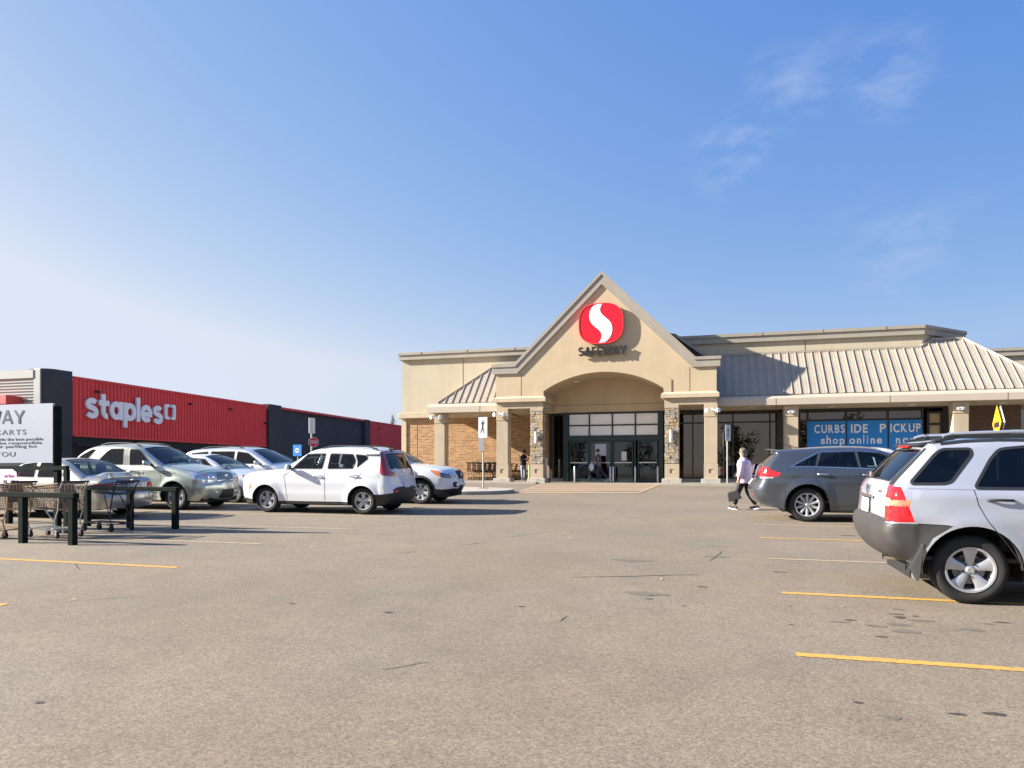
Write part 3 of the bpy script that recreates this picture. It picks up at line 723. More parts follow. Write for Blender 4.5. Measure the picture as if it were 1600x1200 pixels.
SPORT = dict(R=.345, rim=.225, ra=.445, wheels=(.85, 3.48), zsill=.30, style='five', tw=.225, step=.035, paint=P_SILV,
  prof=[(.15,.86),(.35,.89),(.6,.92),(.85,.925),(1.08,.90),(1.15,.875),(1.17,.865),(1.4,.78),(1.65,.68)], flare=.018, taper=(.8, 3.6, .10, .06),
  sil=[(.20,.30,.25,.04),(.06,.42,.28,.07),(.02,.62,.28,.08),(.08,.85,.20,.06),(.30,.99,.12,.04),(.8,1.06,.11,.03),(1.18,1.12,.10,.03,FIX),(1.62,1.42,.08,.05),(1.95,1.59,.09,.05),(2.4,1.645,.09,.04),(3.2,1.655,.09,.035),(3.4,1.65,.09,.035),(3.79,1.605,.07,.035,FIX),(3.97,1.41,.08,.04),(4.17,1.17,.09,.05),(4.205,1.0,.09,.06),(4.215,.86,.09,.05,FIX),(4.225,.825,.09,.06,FIX),(4.265,.79,.10,.05,FIX),(4.28,.70,.11,.05),(4.25,.58,.12,.05),(4.18,.48,.14,.05),(4.04,.40,.16,.05)],
  side=[('side_window',[(4.02,1.225),(3.79,1.50),(3.72,1.555),(3.46,1.56),(3.45,1.50),(3.66,1.225),(3.72,1.205),(4.01,1.20)],G_TINT,2),
        ('side_window',[(3.465,1.165),(3.30,1.45),(3.21,1.555),(2.98,1.58),(2.56,1.585),(2.55,1.165)],G_TINT,1),
        ('side_window',[(2.50,1.165),(2.55,1.585),(2.15,1.56),(1.40,1.165)],G_MID,1),
        ('taillight',[(4.115,1.17),(4.08,1.05),(4.00,.815),(4.6,.80),(4.6,1.18)],M_RED,0),
        ('amber_lens',[(4.03,1.035),(4.6,1.035),(4.6,.975),(4.045,.975)],mat('pale_amber_lens', (.50, .20, .11), .15, coat=1, noise=(30, .3, 2)),0),
        ('rear_bumper',[(3.66,.79),(4.05,.80),(4.8,.80),(4.8,.1),(3.75,.1),(3.9,.55),(3.84,.66)],M_GREYPL,0),
        ('sill_trim',[(.9,.40),(3.45,.40),(3.45,.1),(.9,.1)],M_GREYPL,0),('front_bumper',[(-.2,.62),(.3,.62),(.62,.72),(.62,.1),(-.2,.1)],M_GREYPL,0)],
  skin=[('windshield','top',[(-.92,1.24),(.92,1.24),(.90,1.92),(-.90,1.92)],G_MID,1),
        ('rear_window','rear',[(-.80,1.20),(.80,1.20),(.86,1.54),(-.86,1.54)],G_TINT,1),
        ('taillight','rear',[(.86,.81),(1.3,.81),(1.3,1.18),(.84,1.18)],M_RED,0,True),
        ('clear_lens','rear',[(.86,.965),(1.3,.965),(1.3,1.05),(.85,1.05)],mat('pale_pink_lens', (.55, .38, .36), .12, coat=1, noise=(30, .3, 2)),0,True),
        ('glass_surround','rear',[(.80,1.18),(1.2,1.18),(1.2,1.56),(.88,1.56)],M_BLACK,0,True),
        ('rear_bumper','rear',[(-1.3,.1),(1.3,.1),(1.3,.83),(-1.3,.83)],M_GREYPL,0),
        ('grille','front',[(-.5,.70),(.5,.70),(.5,.86),(-.5,.86)],M_BLACK,0),('headlight','front',[(.6,.72),(1.2,.72),(1.2,.92),(.6,.88)],M_CLEAR,0,True)],
  ribbons=[([(3.475,1.15),(3.44,1.0),(3.36,.84),(3.19,.62),(3.06,.42)],.007,.0012,M_SEAM,'door_seam'),([(2.53,.40),(2.53,1.15)],.007,.0012,M_SEAM,'door_seam'),
           ([(1.25,.42),(1.22,.9),(1.32,1.15)],.008,.0015,M_SEAM,'door_seam'),
           ([(3.70,.792),(3.98,.802)],.008,.001,M_SEAM,'bumper_seam'),
           ([(3.72,1.61),(3.62,1.62),(3.5,1.635),(3.2,1.648),(2.3,1.63)],.030,.006,M_BLACK,'roof_moulding'),
           ([(1.1,1.152),(2.5,1.152),(3.47,1.150),(4.05,1.155)],.007,.001,mat('silver_edge', (.3,.31,.34), .4, .5),'belt_line')],
  crease=[(1.10,.05,.006),(.70,.14,-.010)], cabin=(1.2,3.95,1.16,1.62,(2.2,3.1),1.85), mirror=(1.45,1.12,P_SILV), handles=[(3.25,1.05,M_BLACK),(2.35,1.04,M_BLACK)], seal=.028, plate=('rear',.93))

VENZA = dict(R=.375, rim=.255, ra=.46, wheels=(.98, 3.755), zsill=.27, style='ten', tw=.235, step=.045, paint=P_DGREY,
  prof=[(.15,.88),(.35,.91),(.55,.935),(.85,.95),(1.05,.93),(1.2,.885),(1.4,.80),(1.62,.70)], flare=.025, taper=(.9, 3.9, .10, .10),
  sil=[(.25,.26,.25,.04),(.08,.40,.30,.08),(.04,.60,.30,.09),(.10,.80,.22,.06),(.35,.95,.14,.04),(.9,1.05,.12,.03),(1.35,1.12,.10,.03,FIX),(1.85,1.38,.09,.05),(2.3,1.57,.09,.05),(2.8,1.625,.10,.04),(3.4,1.62,.10,.035),(3.95,1.585,.10,.03),(4.42,1.545,.07,.03,FIX),(4.40,1.50,.08,.03,FIX),(4.62,1.26,.14,.05),(4.68,1.20,.15,.05,FIX),(4.72,1.05,.18,.06),(4.75,.90,.20,.06),(4.83,.78,.26,.07,FIX),(4.87,.66,.28,.08),(4.80,.46,.26,.06),(4.60,.33,.22,.04)],
  side=[('side_window',[(4.06,1.225),(3.53,1.50),(3.60,1.225)],G_TINT,0),('side_window',[(3.565,1.22),(3.475,1.515),(2.80,1.535),(2.735,1.195)],G_TINT,0),('side_window',[(2.69,1.195),(2.75,1.54),(2.3,1.50),(1.55,1.16)],G_CLR,0),
        ('taillight',[(4.56,1.20),(4.50,1.12),(4.29,1.07),(4.38,.985),(5.0,.985),(5.0,1.22)],M_RED,1),('reverse_light',[(4.44,.98),(5,.98),(5,.945),(4.50,.945)],M_CLEAR,0),
        ('sill_trim',[(.9,.375),(3.8,.375),(3.8,.1),(.9,.1)],P_DGREY,0,.006)],
  skin=[('windshield','top',[(-.92,1.42),(.92,1.42),(.9,2.28),(-.9,2.28)],G_CLR,1),('rear_window','rear',[(-.84,1.24),(.84,1.24),(.84,1.48),(-.84,1.48)],G_TINT,1),
        ('taillight','rear',[(.55,1.0),(1.3,1.0),(1.3,1.20),(.75,1.17)],M_RED,1,True),('headlight','front',[(.6,.74),(1.2,.74),(1.2,.9),(.6,.86)],M_CLEAR,0,True)],
  ribbons=[([(3.58,1.20),(3.615,1.02),(3.55,.86),(3.40,.66),(3.31,.40)],.009,.0015,M_SEAM,'door_seam'),([(2.71,.38),(2.72,1.18)],.009,.0015,M_SEAM,'door_seam'),
           ([(4.10,1.205),(3.6,1.205),(2.73,1.180),(1.5,1.14)],.014,.006,M_CHROME,'chrome_strip'),([(4.10,1.21),(3.53,1.525),(3.45,1.535),(2.78,1.556),(2.3,1.53)],.014,.006,M_CHROME,'chrome_strip'),
           ([(4.22,.30),(4.21,.72)],.008,.001,M_SEAM,'bumper_seam')],
  crease=[(1.06,.06,.01),(.45,.1,.008)], cabin=(1.3,4.0,1.18,1.6,(2.4,3.3),2.1), mirror=(1.60,1.15,P_DGREY), handles=[(3.45,1.05,M_CHROME),(2.55,1.04,M_CHROME)], seal=.012, plate=('rear',.80))

SORE = dict(R=.365, rim=.24, ra=.43, wheels=(.93, 3.63), zsill=.30, style='seven', tw=.225, paint=P_WHITE,
  prof=prof_for(.94,.35,.6,1.15,1.66,.74), flare=.02, taper=(1.0,3.8,.12,.07),
  sil=[(.26,.27,.25,.05),(.10,.38,.32,.10),(.04,.52,.34,.12),(.05,.72,.32,.12),(.10,.90,.24,.10),(.26,1.00,.14,.07),(.6,1.08,.12,.05),(1.0,1.13,.12,.04),(1.40,1.17,.10,.03,FIX),(1.85,1.43,.09,.05),(2.25,1.60,.09,.05),(2.9,1.67,.10,.04),(3.7,1.65,.10,.035),(4.25,1.58,.09,.03,FIX),(4.45,1.2,.14,.05),(4.56,.9,.2,.06),(4.60,.6,.22,.07),(4.55,.36,.22,.05)],
  side=[('side_window',[(1.72,1.17),(2.28,1.53),(2.7,1.56),(2.62,1.16)],G_MID,1),('side_window',[(2.70,1.16),(2.76,1.56),(3.5,1.54),(3.55,1.18)],G_TINT,1),('side_window',[(3.62,1.18),(3.6,1.53),(4.05,1.49),(4.2,1.25)],G_TINT,1),
        ('headlight',[(-.2,.88),(.12,.90),(.62,1.02),(.42,.86),(.2,.78),(-.2,.74)],mat('dark_lens', (.10, .13, .20), .1, .3, coat=1),1),('turn_lamp',[(.33,.98),(.60,1.03),(.42,.86),(.28,.80)],M_AMB,0),
        ('arch_cladding',[(.93+.50*math.cos(a), .365+.50*math.sin(a)) for a in np.linspace(-.2, math.pi+.2, 18)],M_BLACK,0),
        ('arch_cladding',[(3.63+.50*math.cos(a), .365+.50*math.sin(a)) for a in np.linspace(-.2, math.pi+.2, 18)],M_BLACK,0),
        ('sill_trim',[(1.36,.42),(3.2,.42),(3.2,.1),(1.36,.1)],M_BLACK,0),('front_bumper',[(-.2,.47),(.25,.44),(.52,.46),(.52,.1),(-.2,.1)],M_BLACK,0),('taillight',[(4.25,1.15),(4.8,1.15),(4.8,.9),(4.35,.9)],M_RED,0)],
  skin=[('windshield','top',[(-.93,1.45),(.93,1.45),(.9,2.2),(-.9,2.2)],G_CLR,1),('rear_window','rear',[(-.8,1.2),(.8,1.2),(.8,1.5),(-.8,1.5)],G_TINT,1),
        ('headlight','front',[(.50,.80),(.78,.76),(1.3,.74),(1.3,.94),(.9,.93)],M_CLEAR,0,True),('grille','front',[(-.42,.72),(.42,.72),(.50,.88),(.42,.92),(-.42,.92),(-.50,.88)],M_BLACK,0),
        ('fog_recess','front',[(.60,.50),(.98,.50),(1.02,.62),(.80,.66),(.62,.64)],M_BLACK,1,True),('front_bumper','front',[(-1.3,.1),(1.3,.1),(1.3,.47),(.55,.47),(.35,.56),(-.35,.56),(-.55,.47),(-1.3,.47)],M_BLACK,0)],
  ribbons=[([(2.66,.42),(2.66,1.14)],.01,.0015,M_SEAM,'door_seam'),([(1.5,.42),(1.45,.9),(1.6,1.14)],.01,.0015,M_SEAM,'door_seam')],
  cabin=(1.4,4.0,1.16,1.6,(2.4,3.3),2.1), mirror=(1.7,1.14,P_WHITE), handles=[(2.45,1.0,P_WHITE),(3.45,1.0,P_WHITE)])

REND = dict(R=.36, rim=.235, ra=.425, wheels=(.98, 3.83), zsill=.27, style='double5', tw=.225, step=.045, paint=P_SAGE,
  prof=prof_for(.935,.35,.62,1.17,1.76,.76), flare=.03, taper=(1.0,4.0,.10,.10),
  sil=[(.30,.24,.25,.05),(.14,.36,.32,.12),(.10,.52,.34,.14),(.10,.66,.34,.14,FIX),(.15,.72,.30,.13),(.20,.88,.24,.12),(.34,.98,.16,.08),(.7,1.07,.13,.05),(1.1,1.14,.11,.05),(1.38,1.17,.10,.06,FIX),(1.83,1.43,.09,.08),(2.25,1.65,.09,.07),(2.7,1.725,.10,.05),(3.4,1.74,.10,.04),(3.84,1.69,.10,.04),(4.20,1.52,.12,.05),(4.50,1.22,.15,.06),(4.62,.95,.2,.06),(4.68,.7,.22,.07),(4.68,.5,.24,.07),(4.55,.30,.22,.05)],
  side=[('side_window',[(1.64,1.20),(2.13,1.56),(2.25,1.62),(2.52,1.64),(2.44,1.19)],G_MID,1),('side_window',[(2.64,1.20),(2.70,1.65),(3.14,1.65),(3.25,1.58),(3.50,1.32),(3.44,1.20)],G_TINT,1),
        ('side_window',[(3.62,1.62),(3.78,1.64),(4.12,1.47),(4.38,1.26),(3.96,1.26)],G_TINT,1),('b_pillar',[(2.46,1.19),(2.54,1.65),(2.68,1.65),(2.62,1.19)],M_BLACK,0),
        ('headlight',[(-.2,.98),(.25,.985),(.55,1.03),(.50,.90),(.32,.80),(-.2,.74)],M_CLEAR,1),('sill_trim',[(1.35,.36),(3.5,.36),(3.5,.1),(1.35,.1)],P_SAGE,0,.01),
        ('taillight',[(4.4,1.2),(4.8,1.2),(4.8,.9),(4.5,.9)],M_RED,0)],
  skin=[('windshield','top',[(-.94,1.44),(.94,1.44),(.92,2.2),(-.92,2.2)],G_CLR,1),('rear_window','rear',[(-.85,1.25),(.85,1.25),(.85,1.62),(-.85,1.62)],G_TINT,1),
        ('headlight','front',[(.52,.775),(.9,.76),(1.3,.76),(1.3,.99),(.88,.95),(.60,.90)],M_CLEAR,1,True),('grille','front',[(-.50,.74),(.50,.74),(.57,.80),(.50,.90),(.25,.93),(-.25,.93),(-.50,.90),(-.57,.80)],mat('grille_dark', (.10,.11,.09), .4, .5),1),
        ('lower_intake','front',[(-.62,.36),(.62,.36),(.48,.55),(-.48,.55)],M_BLACK,0),('front_bumper','front',[(-1.3,.1),(1.3,.1),(1.3,.33),(-1.3,.33)],M_BLACK,0),('hood_panel','top',[(-.99,.40),(.99,.40),(.99,1.32),(-.99,1.32)],P_SAGE,0,False,-.006)],
  ribbons=[([(2.52,.38),(2.55,.8),(2.53,1.17)],.01,.0015,M_SEAM,'door_seam'),([(1.42,.38),(1.38,.9),(1.5,1.16)],.01,.0015,M_SEAM,'door_seam'),([(3.38,.45),(3.40,.7),(3.52,.95),(3.48,1.18)],.01,.0015,M_SEAM,'door_seam'),
           ([(1.36,.50),(3.42,.50)],.05,.012,P_SAGE,'door_moulding')],
  crease=[(1.08,.06,.008)], cabin=(1.3,4.2,1.19,1.70,(2.3,3.25),2.0), seatmat=M_SEAT, mirror=(1.75,1.19,P_SAGE), handles=[(2.35,1.03,P_SAGE),(3.3,1.03,P_SAGE)], rails=(2.3,3.7,.84,.05,M_BLACK))

SENT = dict(R=.31, rim=.195, ra=.355, wheels=(.90, 3.435), zsill=.21, style='seven', tw=.195, step=.05, paint=P_BEIGE, rimmat=mat('hubcap', (.5,.5,.5), .35, .4),
  prof=prof_for(.855,.3,.5,.94,1.37,.76), flare=.015, taper=(.9,3.5,.10,.08),
  sil=[(.22,.20,.22,.04),(.08,.32,.28,.08),(.05,.48,.28,.09),(.12,.62,.22,.06),(.45,.76,.14,.04),(.95,.87,.12,.03),(1.32,.93,.10,.03,FIX),(1.75,1.20,.08,.05),(2.1,1.34,.08,.04),(2.5,1.375,.09,.035),(2.9,1.365,.09,.035),(3.25,1.27,.09,.05),(3.82,.965,.10,.05,FIX),(4.0,.955,.12,.03),(4.28,.935,.12,.03),(4.36,.86,.14,.05,FIX),(4.40,.60,.20,.07),(4.46,.54,.24,.09,FIX),(4.47,.40,.25,.09),(4.40,.26,.22,.06)],
  side=[('side_window',[(1.48,.965),(2.02,1.28),(2.42,1.32),(2.42,.955)],G_CLR,1),('side_window',[(2.50,.955),(2.50,1.32),(2.85,1.31),(3.12,1.18),(3.24,1.02),(3.20,.955)],G_CLR,1),
        ('taillight',[(4.14,.82),(4.7,.82),(4.7,.68),(4.18,.70)],M_RED,0)],
  skin=[('windshield','top',[(-.92,1.38),(.92,1.38),(.9,2.08),(-.9,2.08)],G_CLR,1),('rear_window','top',[(-.90,3.0),(.90,3.0),(.93,3.76),(-.93,3.76)],G_CLR,1),
        ('taillight','rear',[(.80,.68),(1.3,.68),(1.3,.82),(.80,.82)],M_RED,0,True),('reverse_light','rear',[(.50,.68),(.80,.68),(.80,.82),(.54,.82)],M_CLEAR,0,True)],
  ribbons=[([(2.46,.25),(2.46,.95)],.01,.0015,M_SEAM,'door_seam'),([(3.05,.3),(3.08,.55),(3.22,.75),(3.25,.94)],.01,.0015,M_SEAM,'door_seam'),([(1.4,.25),(1.38,.8),(1.46,.94)],.01,.0015,M_SEAM,'door_seam')],
  cabin=(1.3,3.5,.95,1.34,(2.15,2.95),1.95), seatmat=M_SEAT, mirror=(1.56,.94,P_BEIGE), handles=[(2.3,.80,M_BLACK),(3.0,.80,M_BLACK)], plate=('rear',.75))

HATCH = dict(R=.32, rim=.225, ra=.37, wheels=(.90, 3.55), zsill=.22, style='multi', tw=.205, paint=P_WHITE,
  prof=prof_for(.875,.3,.5,.98,1.42,.74), flare=.02, taper=(1.0,3.6,.14,.09),
  sil=[(.26,.21,.22,.05),(.10,.33,.30,.12),(.06,.50,.32,.13),(.14,.66,.26,.10),(.42,.80,.15,.06),(.9,.93,.12,.04),(1.2,.98,.10,.05,FIX),(1.7,1.24,.09,.07),(2.15,1.41,.09,.06),(2.6,1.45,.10,.04),(3.2,1.43,.10,.03),(3.8,1.33,.09,.03,FIX),(4.1,1.0,.16,.05),(4.2,.8,.2,.06),(4.24,.5,.22,.07),(4.15,.28,.22,.05)],
  side=[('side_window',[(1.45,1.0),(2.0,1.33),(2.5,1.38),(2.5,1.0)],G_MID,1),('side_window',[(2.58,1.0),(2.58,1.38),(3.2,1.34),(3.5,1.05)],G_TINT,1),
        ('headlight',[(-.2,.72),(.2,.76),(.62,.86),(.45,.70),(.2,.62),(-.2,.6)],M_RED,1),('taillight',[(3.95,1.0),(4.4,1.0),(4.4,.8),(4.0,.8)],M_RED,0)],
  skin=[('windshield','top',[(-.93,1.26),(.93,1.26),(.9,2.12),(-.9,2.12)],G_CLR,1),('rear_window','rear',[(-.8,1.0),(.8,1.0),(.8,1.3),(-.8,1.3)],G_TINT,1),('headlight','front',[(.62,.58),(1.2,.58),(1.2,.74),(.8,.72)],M_CLEAR,0,True),('grille','front',[(-.55,.32),(.55,.32),(.45,.48),(-.45,.48)],M_BLACK,0)],
  ribbons=[([(2.54,.25),(2.54,.98)],.01,.0015,M_SEAM,'door_seam')],
  cabin=(1.25,3.6,1.0,1.4,(2.25,3.05),2.0), seatmat=M_SEAT, mirror=(1.5,.98,P_WHITE), handles=[(2.35,.85,P_WHITE)])

VAN = dict(R=.35, rim=.22, ra=.41, wheels=(.98, 3.95), zsill=.26, style='six', tw=.225, paint=P_BLUEG,
  prof=prof_for(.96,.35,.6,1.12,1.70,.76), flare=.02, taper=(1.0,4.1,.12,.07),
  sil=[(.26,.24,.25,.05),(.10,.36,.32,.12),(.05,.54,.32,.13),(.10,.72,.28,.11),(.30,.90,.18,.07),(.7,1.02,.13,.05),(1.05,1.10,.11,.05,FIX),(1.55,1.38,.09,.08),(2.05,1.61,.09,.07),(2.6,1.68,.10,.05),(3.4,1.69,.10,.04),(4.3,1.64,.10,.03),(4.65,1.56,.09,.03,FIX),(4.82,1.2,.16,.05),(4.92,.8,.2,.06),(4.95,.5,.22,.07),(4.85,.3,.22,.05)],
  side=[('side_window',[(1.45,1.14),(2.05,1.52),(2.5,1.58),(2.5,1.14)],G_MID,1),('side_window',[(2.60,1.14),(2.60,1.58),(3.6,1.58),(3.6,1.14)],G_TINT,1),('side_window',[(3.70,1.16),(3.70,1.58),(4.4,1.52),(4.6,1.2)],G_TINT,1),
        ('headlight',[(-.2,.8),(.3,.86),(.6,.95),(.4,.78),(-.2,.64)],M_CLEAR,1)],
  skin=[('windshield','top',[(-.93,1.12),(.93,1.12),(.9,2.0),(-.9,2.0)],G_TINT,1),('headlight','front',[(.62,.64),(1.2,.64),(1.2,.84),(.75,.82)],M_CLEAR,0,True),('grille','front',[(-.5,.5),(.5,.5),(.5,.66),(-.5,.66)],M_BLACK,0)],
  cabin=(1.1,4.3,1.14,1.64,(2.2,3.2),1.9), mirror=(1.55,1.12,P_BLUEG), rails=(2.4,4.2,.86,.05,M_BLACK))
# ------------------------------------------------------------------ ground
def ramp_mat(name, stops, scale, detail=6, rough=.9, bump=None, noise_dist=0):
    m = bpy.data.materials.new(name); m.use_nodes = True; nt = m.node_tree; b = nt.nodes['Principled BSDF']; b.inputs['Roughness'].default_value = rough
    return m, nt, b
def asphalt_material():
    m = bpy.data.materials.new('asphalt'); m.use_nodes = True; nt = m.node_tree; N = nt.nodes.new; Lk = nt.links.new
    b = nt.nodes['Principled BSDF']; b.inputs['Roughness'].default_value = .88; b.inputs['Specular IOR Level'].default_value = .3
    tc = N('ShaderNodeTexCoord')
    def noise(sc, det=5, ro=.5, dist=0):
        n = N('ShaderNodeTexNoise'); n.inputs['Scale'].default_value = sc; n.inputs['Detail'].default_value = det; n.inputs['Roughness'].default_value = ro; n.inputs['Distortion'].default_value = dist
        Lk(tc.outputs['Object'], n.inputs['Vector']); return n.outputs['Fac']
    def rng(f, a, c, lo, hi):
        r = N('ShaderNodeMapRange'); r.inputs[1].default_value = a; r.inputs[2].default_value = c; r.inputs[3].default_value = lo; r.inputs[4].default_value = hi; Lk(f, r.inputs[0]); return r.outputs[0]
    def mul(a, c):
        x = N('ShaderNodeMath'); x.operation = 'MULTIPLY'; Lk(a, x.inputs[0]); Lk(c, x.inputs[1]); return x.outputs[0]
    big = rng(noise(.22, 4, .55), .3, .7, .90, 1.09)
    mid = rng(noise(1.7, 6, .65, .4), .3, .7, .90, 1.08)
    v = N('ShaderNodeTexVoronoi'); v.inputs['Scale'].default_value = 92; v.inputs['Randomness'].default_value = 1; Lk(tc.outputs['Object'], v.inputs['Vector'])
    sep = N('ShaderNodeSeparateColor'); Lk(v.outputs['Color'], sep.inputs[0])
    stone = rng(sep.outputs[0], 0, 1, .74, 1.26)
    v2 = N('ShaderNodeTexVoronoi'); v2.inputs['Scale'].default_value = 46; Lk(tc.outputs['Object'], v2.inputs['Vector'])
    sep2 = N('ShaderNodeSeparateColor'); Lk(v2.outputs['Color'], sep2.inputs[0])
    st2 = rng(sep2.outputs[0], 0, 1, .88, 1.12)
    pit = rng(noise(80, 3, .6), .32, .45, .6, 1.0)
    fac = mul(mul(mul(big, mid), mul(stone, st2)), pit)
    c = N('ShaderNodeMix'); c.data_type = 'RGBA'; c.inputs['A'].default_value = (.216, .171, .121, 1); c.inputs['B'].default_value = (.200, .167, .125, 1); Lk(rng(noise(.5, 5), .35, .65, 0, 1), c.inputs['Factor'])
    mx = N('ShaderNodeMix'); mx.data_type = 'RGBA'; mx.blend_type = 'MULTIPLY'; mx.inputs['Factor'].default_value = 1
    Lk(c.outputs['Result'], mx.inputs['A']); Lk(fac, mx.inputs['B']); Lk(mx.outputs['Result'], b.inputs['Base Color'])
    bp = N('ShaderNodeBump'); bp.inputs['Strength'].default_value = .35; bp.inputs['Distance'].default_value = .004
    Lk(noise(150, 3, .6), bp.inputs['Height']); Lk(bp.outputs[0], b.inputs['Normal'])
    return m
M_ASPH = asphalt_material()
def sheet(name, x0, x1, y0, y1, lift, m, parent=None, nx=2, ny=2):
    mb = MB(); 
    for j in range(ny+1):
        for i in range(nx+1):
            x = x0+(x1-x0)*i/nx; y = y0+(y1-y0)*j/ny; mb.v.append((x, y, G(x, y)+lift))
    for j in range(ny):
        for i in range(nx): a = j*(nx+1)+i; mb.f.append((a, a+1, a+nx+2, a+nx+1))
    return obj(name, mb, m, parent, fix=False)
gx = [-600, -60, -30, 0, 30, 60, 600]; gy = [-600, -40, -20, 0, 15, 30, 45, 100, 900]
mb = MB()
for y in gy:
    for x in gx: mb.v.append((x, y, G(x, y)))
for j in range(len(gy)-1):
    for i in range(len(gx)-1): a = j*len(gx)+i; mb.f.append((a, a+1, a+len(gx)+1, a+len(gx)))
ground = struct(obj('parking_lot', mb, M_ASPH, fix=False))

def paint_mat():
    m = bpy.data.materials.new('line_paint'); m.use_nodes = True; nt = m.node_tree; N = nt.nodes.new; Lk = nt.links.new; b = nt.nodes['Principled BSDF']; b.inputs['Roughness'].default_value = .7
    tc = N('ShaderNodeTexCoord'); n = N('ShaderNodeTexNoise'); n.inputs['Scale'].default_value = 38; n.inputs['Detail'].default_value = 6; n.inputs['Roughness'].default_value = .7; Lk(tc.outputs['Object'], n.inputs['Vector'])
    r = N('ShaderNodeMapRange'); r.inputs[1].default_value = .41; r.inputs[2].default_value = .50; Lk(n.outputs['Fac'], r.inputs[0])
    mx = N('ShaderNodeMix'); mx.data_type = 'RGBA'; mx.inputs['A'].default_value = (.27, .19, .11, 1); mx.inputs['B'].default_value = (.66, .33, .045, 1); Lk(r.outputs[0], mx.inputs['Factor']); Lk(mx.outputs['Result'], b.inputs['Base Color'])
    return m
M_LINE = paint_mat()
M_LINEOLD = mat('faded_line_paint', (.36, .265, .16), .85, noise=(30, .3))
def line(x0, x1, y, w=.10, m=None):
    mb = MB(); xs = np.linspace(x0, x1, 14); up = []; lo = []
    for x in xs:
        up.append((x+(.0), y+w/2+rnd.uniform(-.006, .006))); lo.append((x, y-w/2+rnd.uniform(-.006, .006)))
    for i in range(14): mb.v += [(lo[i][0], lo[i][1], G(*lo[i])+.004), (up[i][0], up[i][1], G(*up[i])+.004)]
    mb.f = [(2*i, 2*i+2, 2*i+3, 2*i+1) for i in range(13)]
    return obj('parking_line', mb, m or M_LINE, ground, fix=False)
for x0, y, m in [(.64, 5.78, None), (.77, 8.27, None), (.85, 10.88, M_LINEOLD), (.88, 13.48, None), (.92, 15.95, M_LINEOLD), (.95, 18.4, M_LINEOLD), (1.0, 20.9, M_LINEOLD), (1.0, 23.4, M_LINEOLD)]:
    line(x0, x0+5.7, y, m=m)
for y, m in [(5.59, None), (8.01, None), (12.92, M_LINEOLD), (15.62, M_LINEOLD), (18.25, M_LINEOLD), (20.7, M_LINEOLD), (10.45, M_LINEOLD)]:
    line(-12.2 if y > 9 else -12.6, -6.8 if y != 10.45 else -7.2, y, m=m)
for y in (12.92, 15.62, 18.25, 20.7): line(-17.6, -12.25, y, m=M_LINEOLD)

M_CRACK = mat('crack_tar', (.045, .04, .035), .9)
M_STAIN = mat('oil_mark', (.055, .046, .038), .75, noise=(25, .2))
M_STAIN2 = mat('faint_oil_mark', (.135, .112, .088), .85, noise=(60, .25))
def crack(p0, p1, w=.022, wob=.05):
    n = max(5, int(math.dist(p0, p1)/.09)); mb = MB(); dx, dy = p1[0]-p0[0], p1[1]-p0[1]; L = math.hypot(dx, dy); px, py = -dy/L, dx/L; off = 0
    for i in range(n+1):
        t = i/n; off += rnd.uniform(-wob, wob)*.25; e = math.sin(math.pi*min(1, max(.04, t)))**.4; ww = w*e*rnd.uniform(.5, 1.2)/2
        x, y = p0[0]+dx*t+px*off, p0[1]+dy*t+py*off
        mb.v += [(x-px*ww, y-py*ww, G(x, y)+.003), (x+px*ww, y+py*ww, G(x, y)+.003)]
    mb.f = [(2*i, 2*i+2, 2*i+3, 2*i+1) for i in range(n)]
    obj('crack', mb, M_CRACK, ground, fix=False)
def unproj(px, py, lift=0):
    u = (px-800)/1120; v = (py-737)/1120; c, s = math.cos(R(PSI)), math.sin(R(PSI)); r0, r1 = u*c-s, u*s+c
    d = CAM_H/(v-.006*r0+.026*r1); return (r0*d, r1*d)
# marks lie where they were surveyed on the lot (metres)
crack((-1.62, 8.62), (-.08, 9.25), .034, .03); crack((-3.5, 12.4), (-2.9, 13.6), .02); crack((-3.9, 11.2), (-3.6, 11.8), .018)
crack((.02, 10.4), (.25, 11.6), .018); crack((-8.5, 8.0), (-7.9, 7.5), .015); crack((-9.0, 6.8), (-8.3, 6.9), .014); crack((-6.6, 12.1), (-5.6, 12.3), .018)
crack((-2.2, 4.6), (-1.9, 4.9), .012); crack((-6.2, 6.0), (-5.9, 6.3), .012); crack((-4.6, 9.9), (-4.3, 10.3), .014); crack((-.6, 12.0), (.6, 12.1), .02)
crack((-1.3, 6.3), (-1.25, 6.6), .012); crack((-9.6, 21.5), (-8.2, 21.9), .05, .02)
def blob(cx, cy, rx, ry, m, n=16, jag=.25):
    mb = MB(); mb.v.append((cx, cy, G(cx, cy)+.0025)); k0 = rnd.random()*9
    for k in range(n):
        a = 2*math.pi*k/n; r = 1+jag*math.sin(3*a+k0)*.5+rnd.uniform(-jag, jag)*.5; x, y = cx+rx*r*math.cos(a), cy+ry*r*math.sin(a); mb.v.append((x, y, G(x, y)+.0025))
    mb.f = [(0, 1+k, 1+(k+1) % n) for k in range(n)]; obj('oil_stain', mb, m, ground, fix=False)
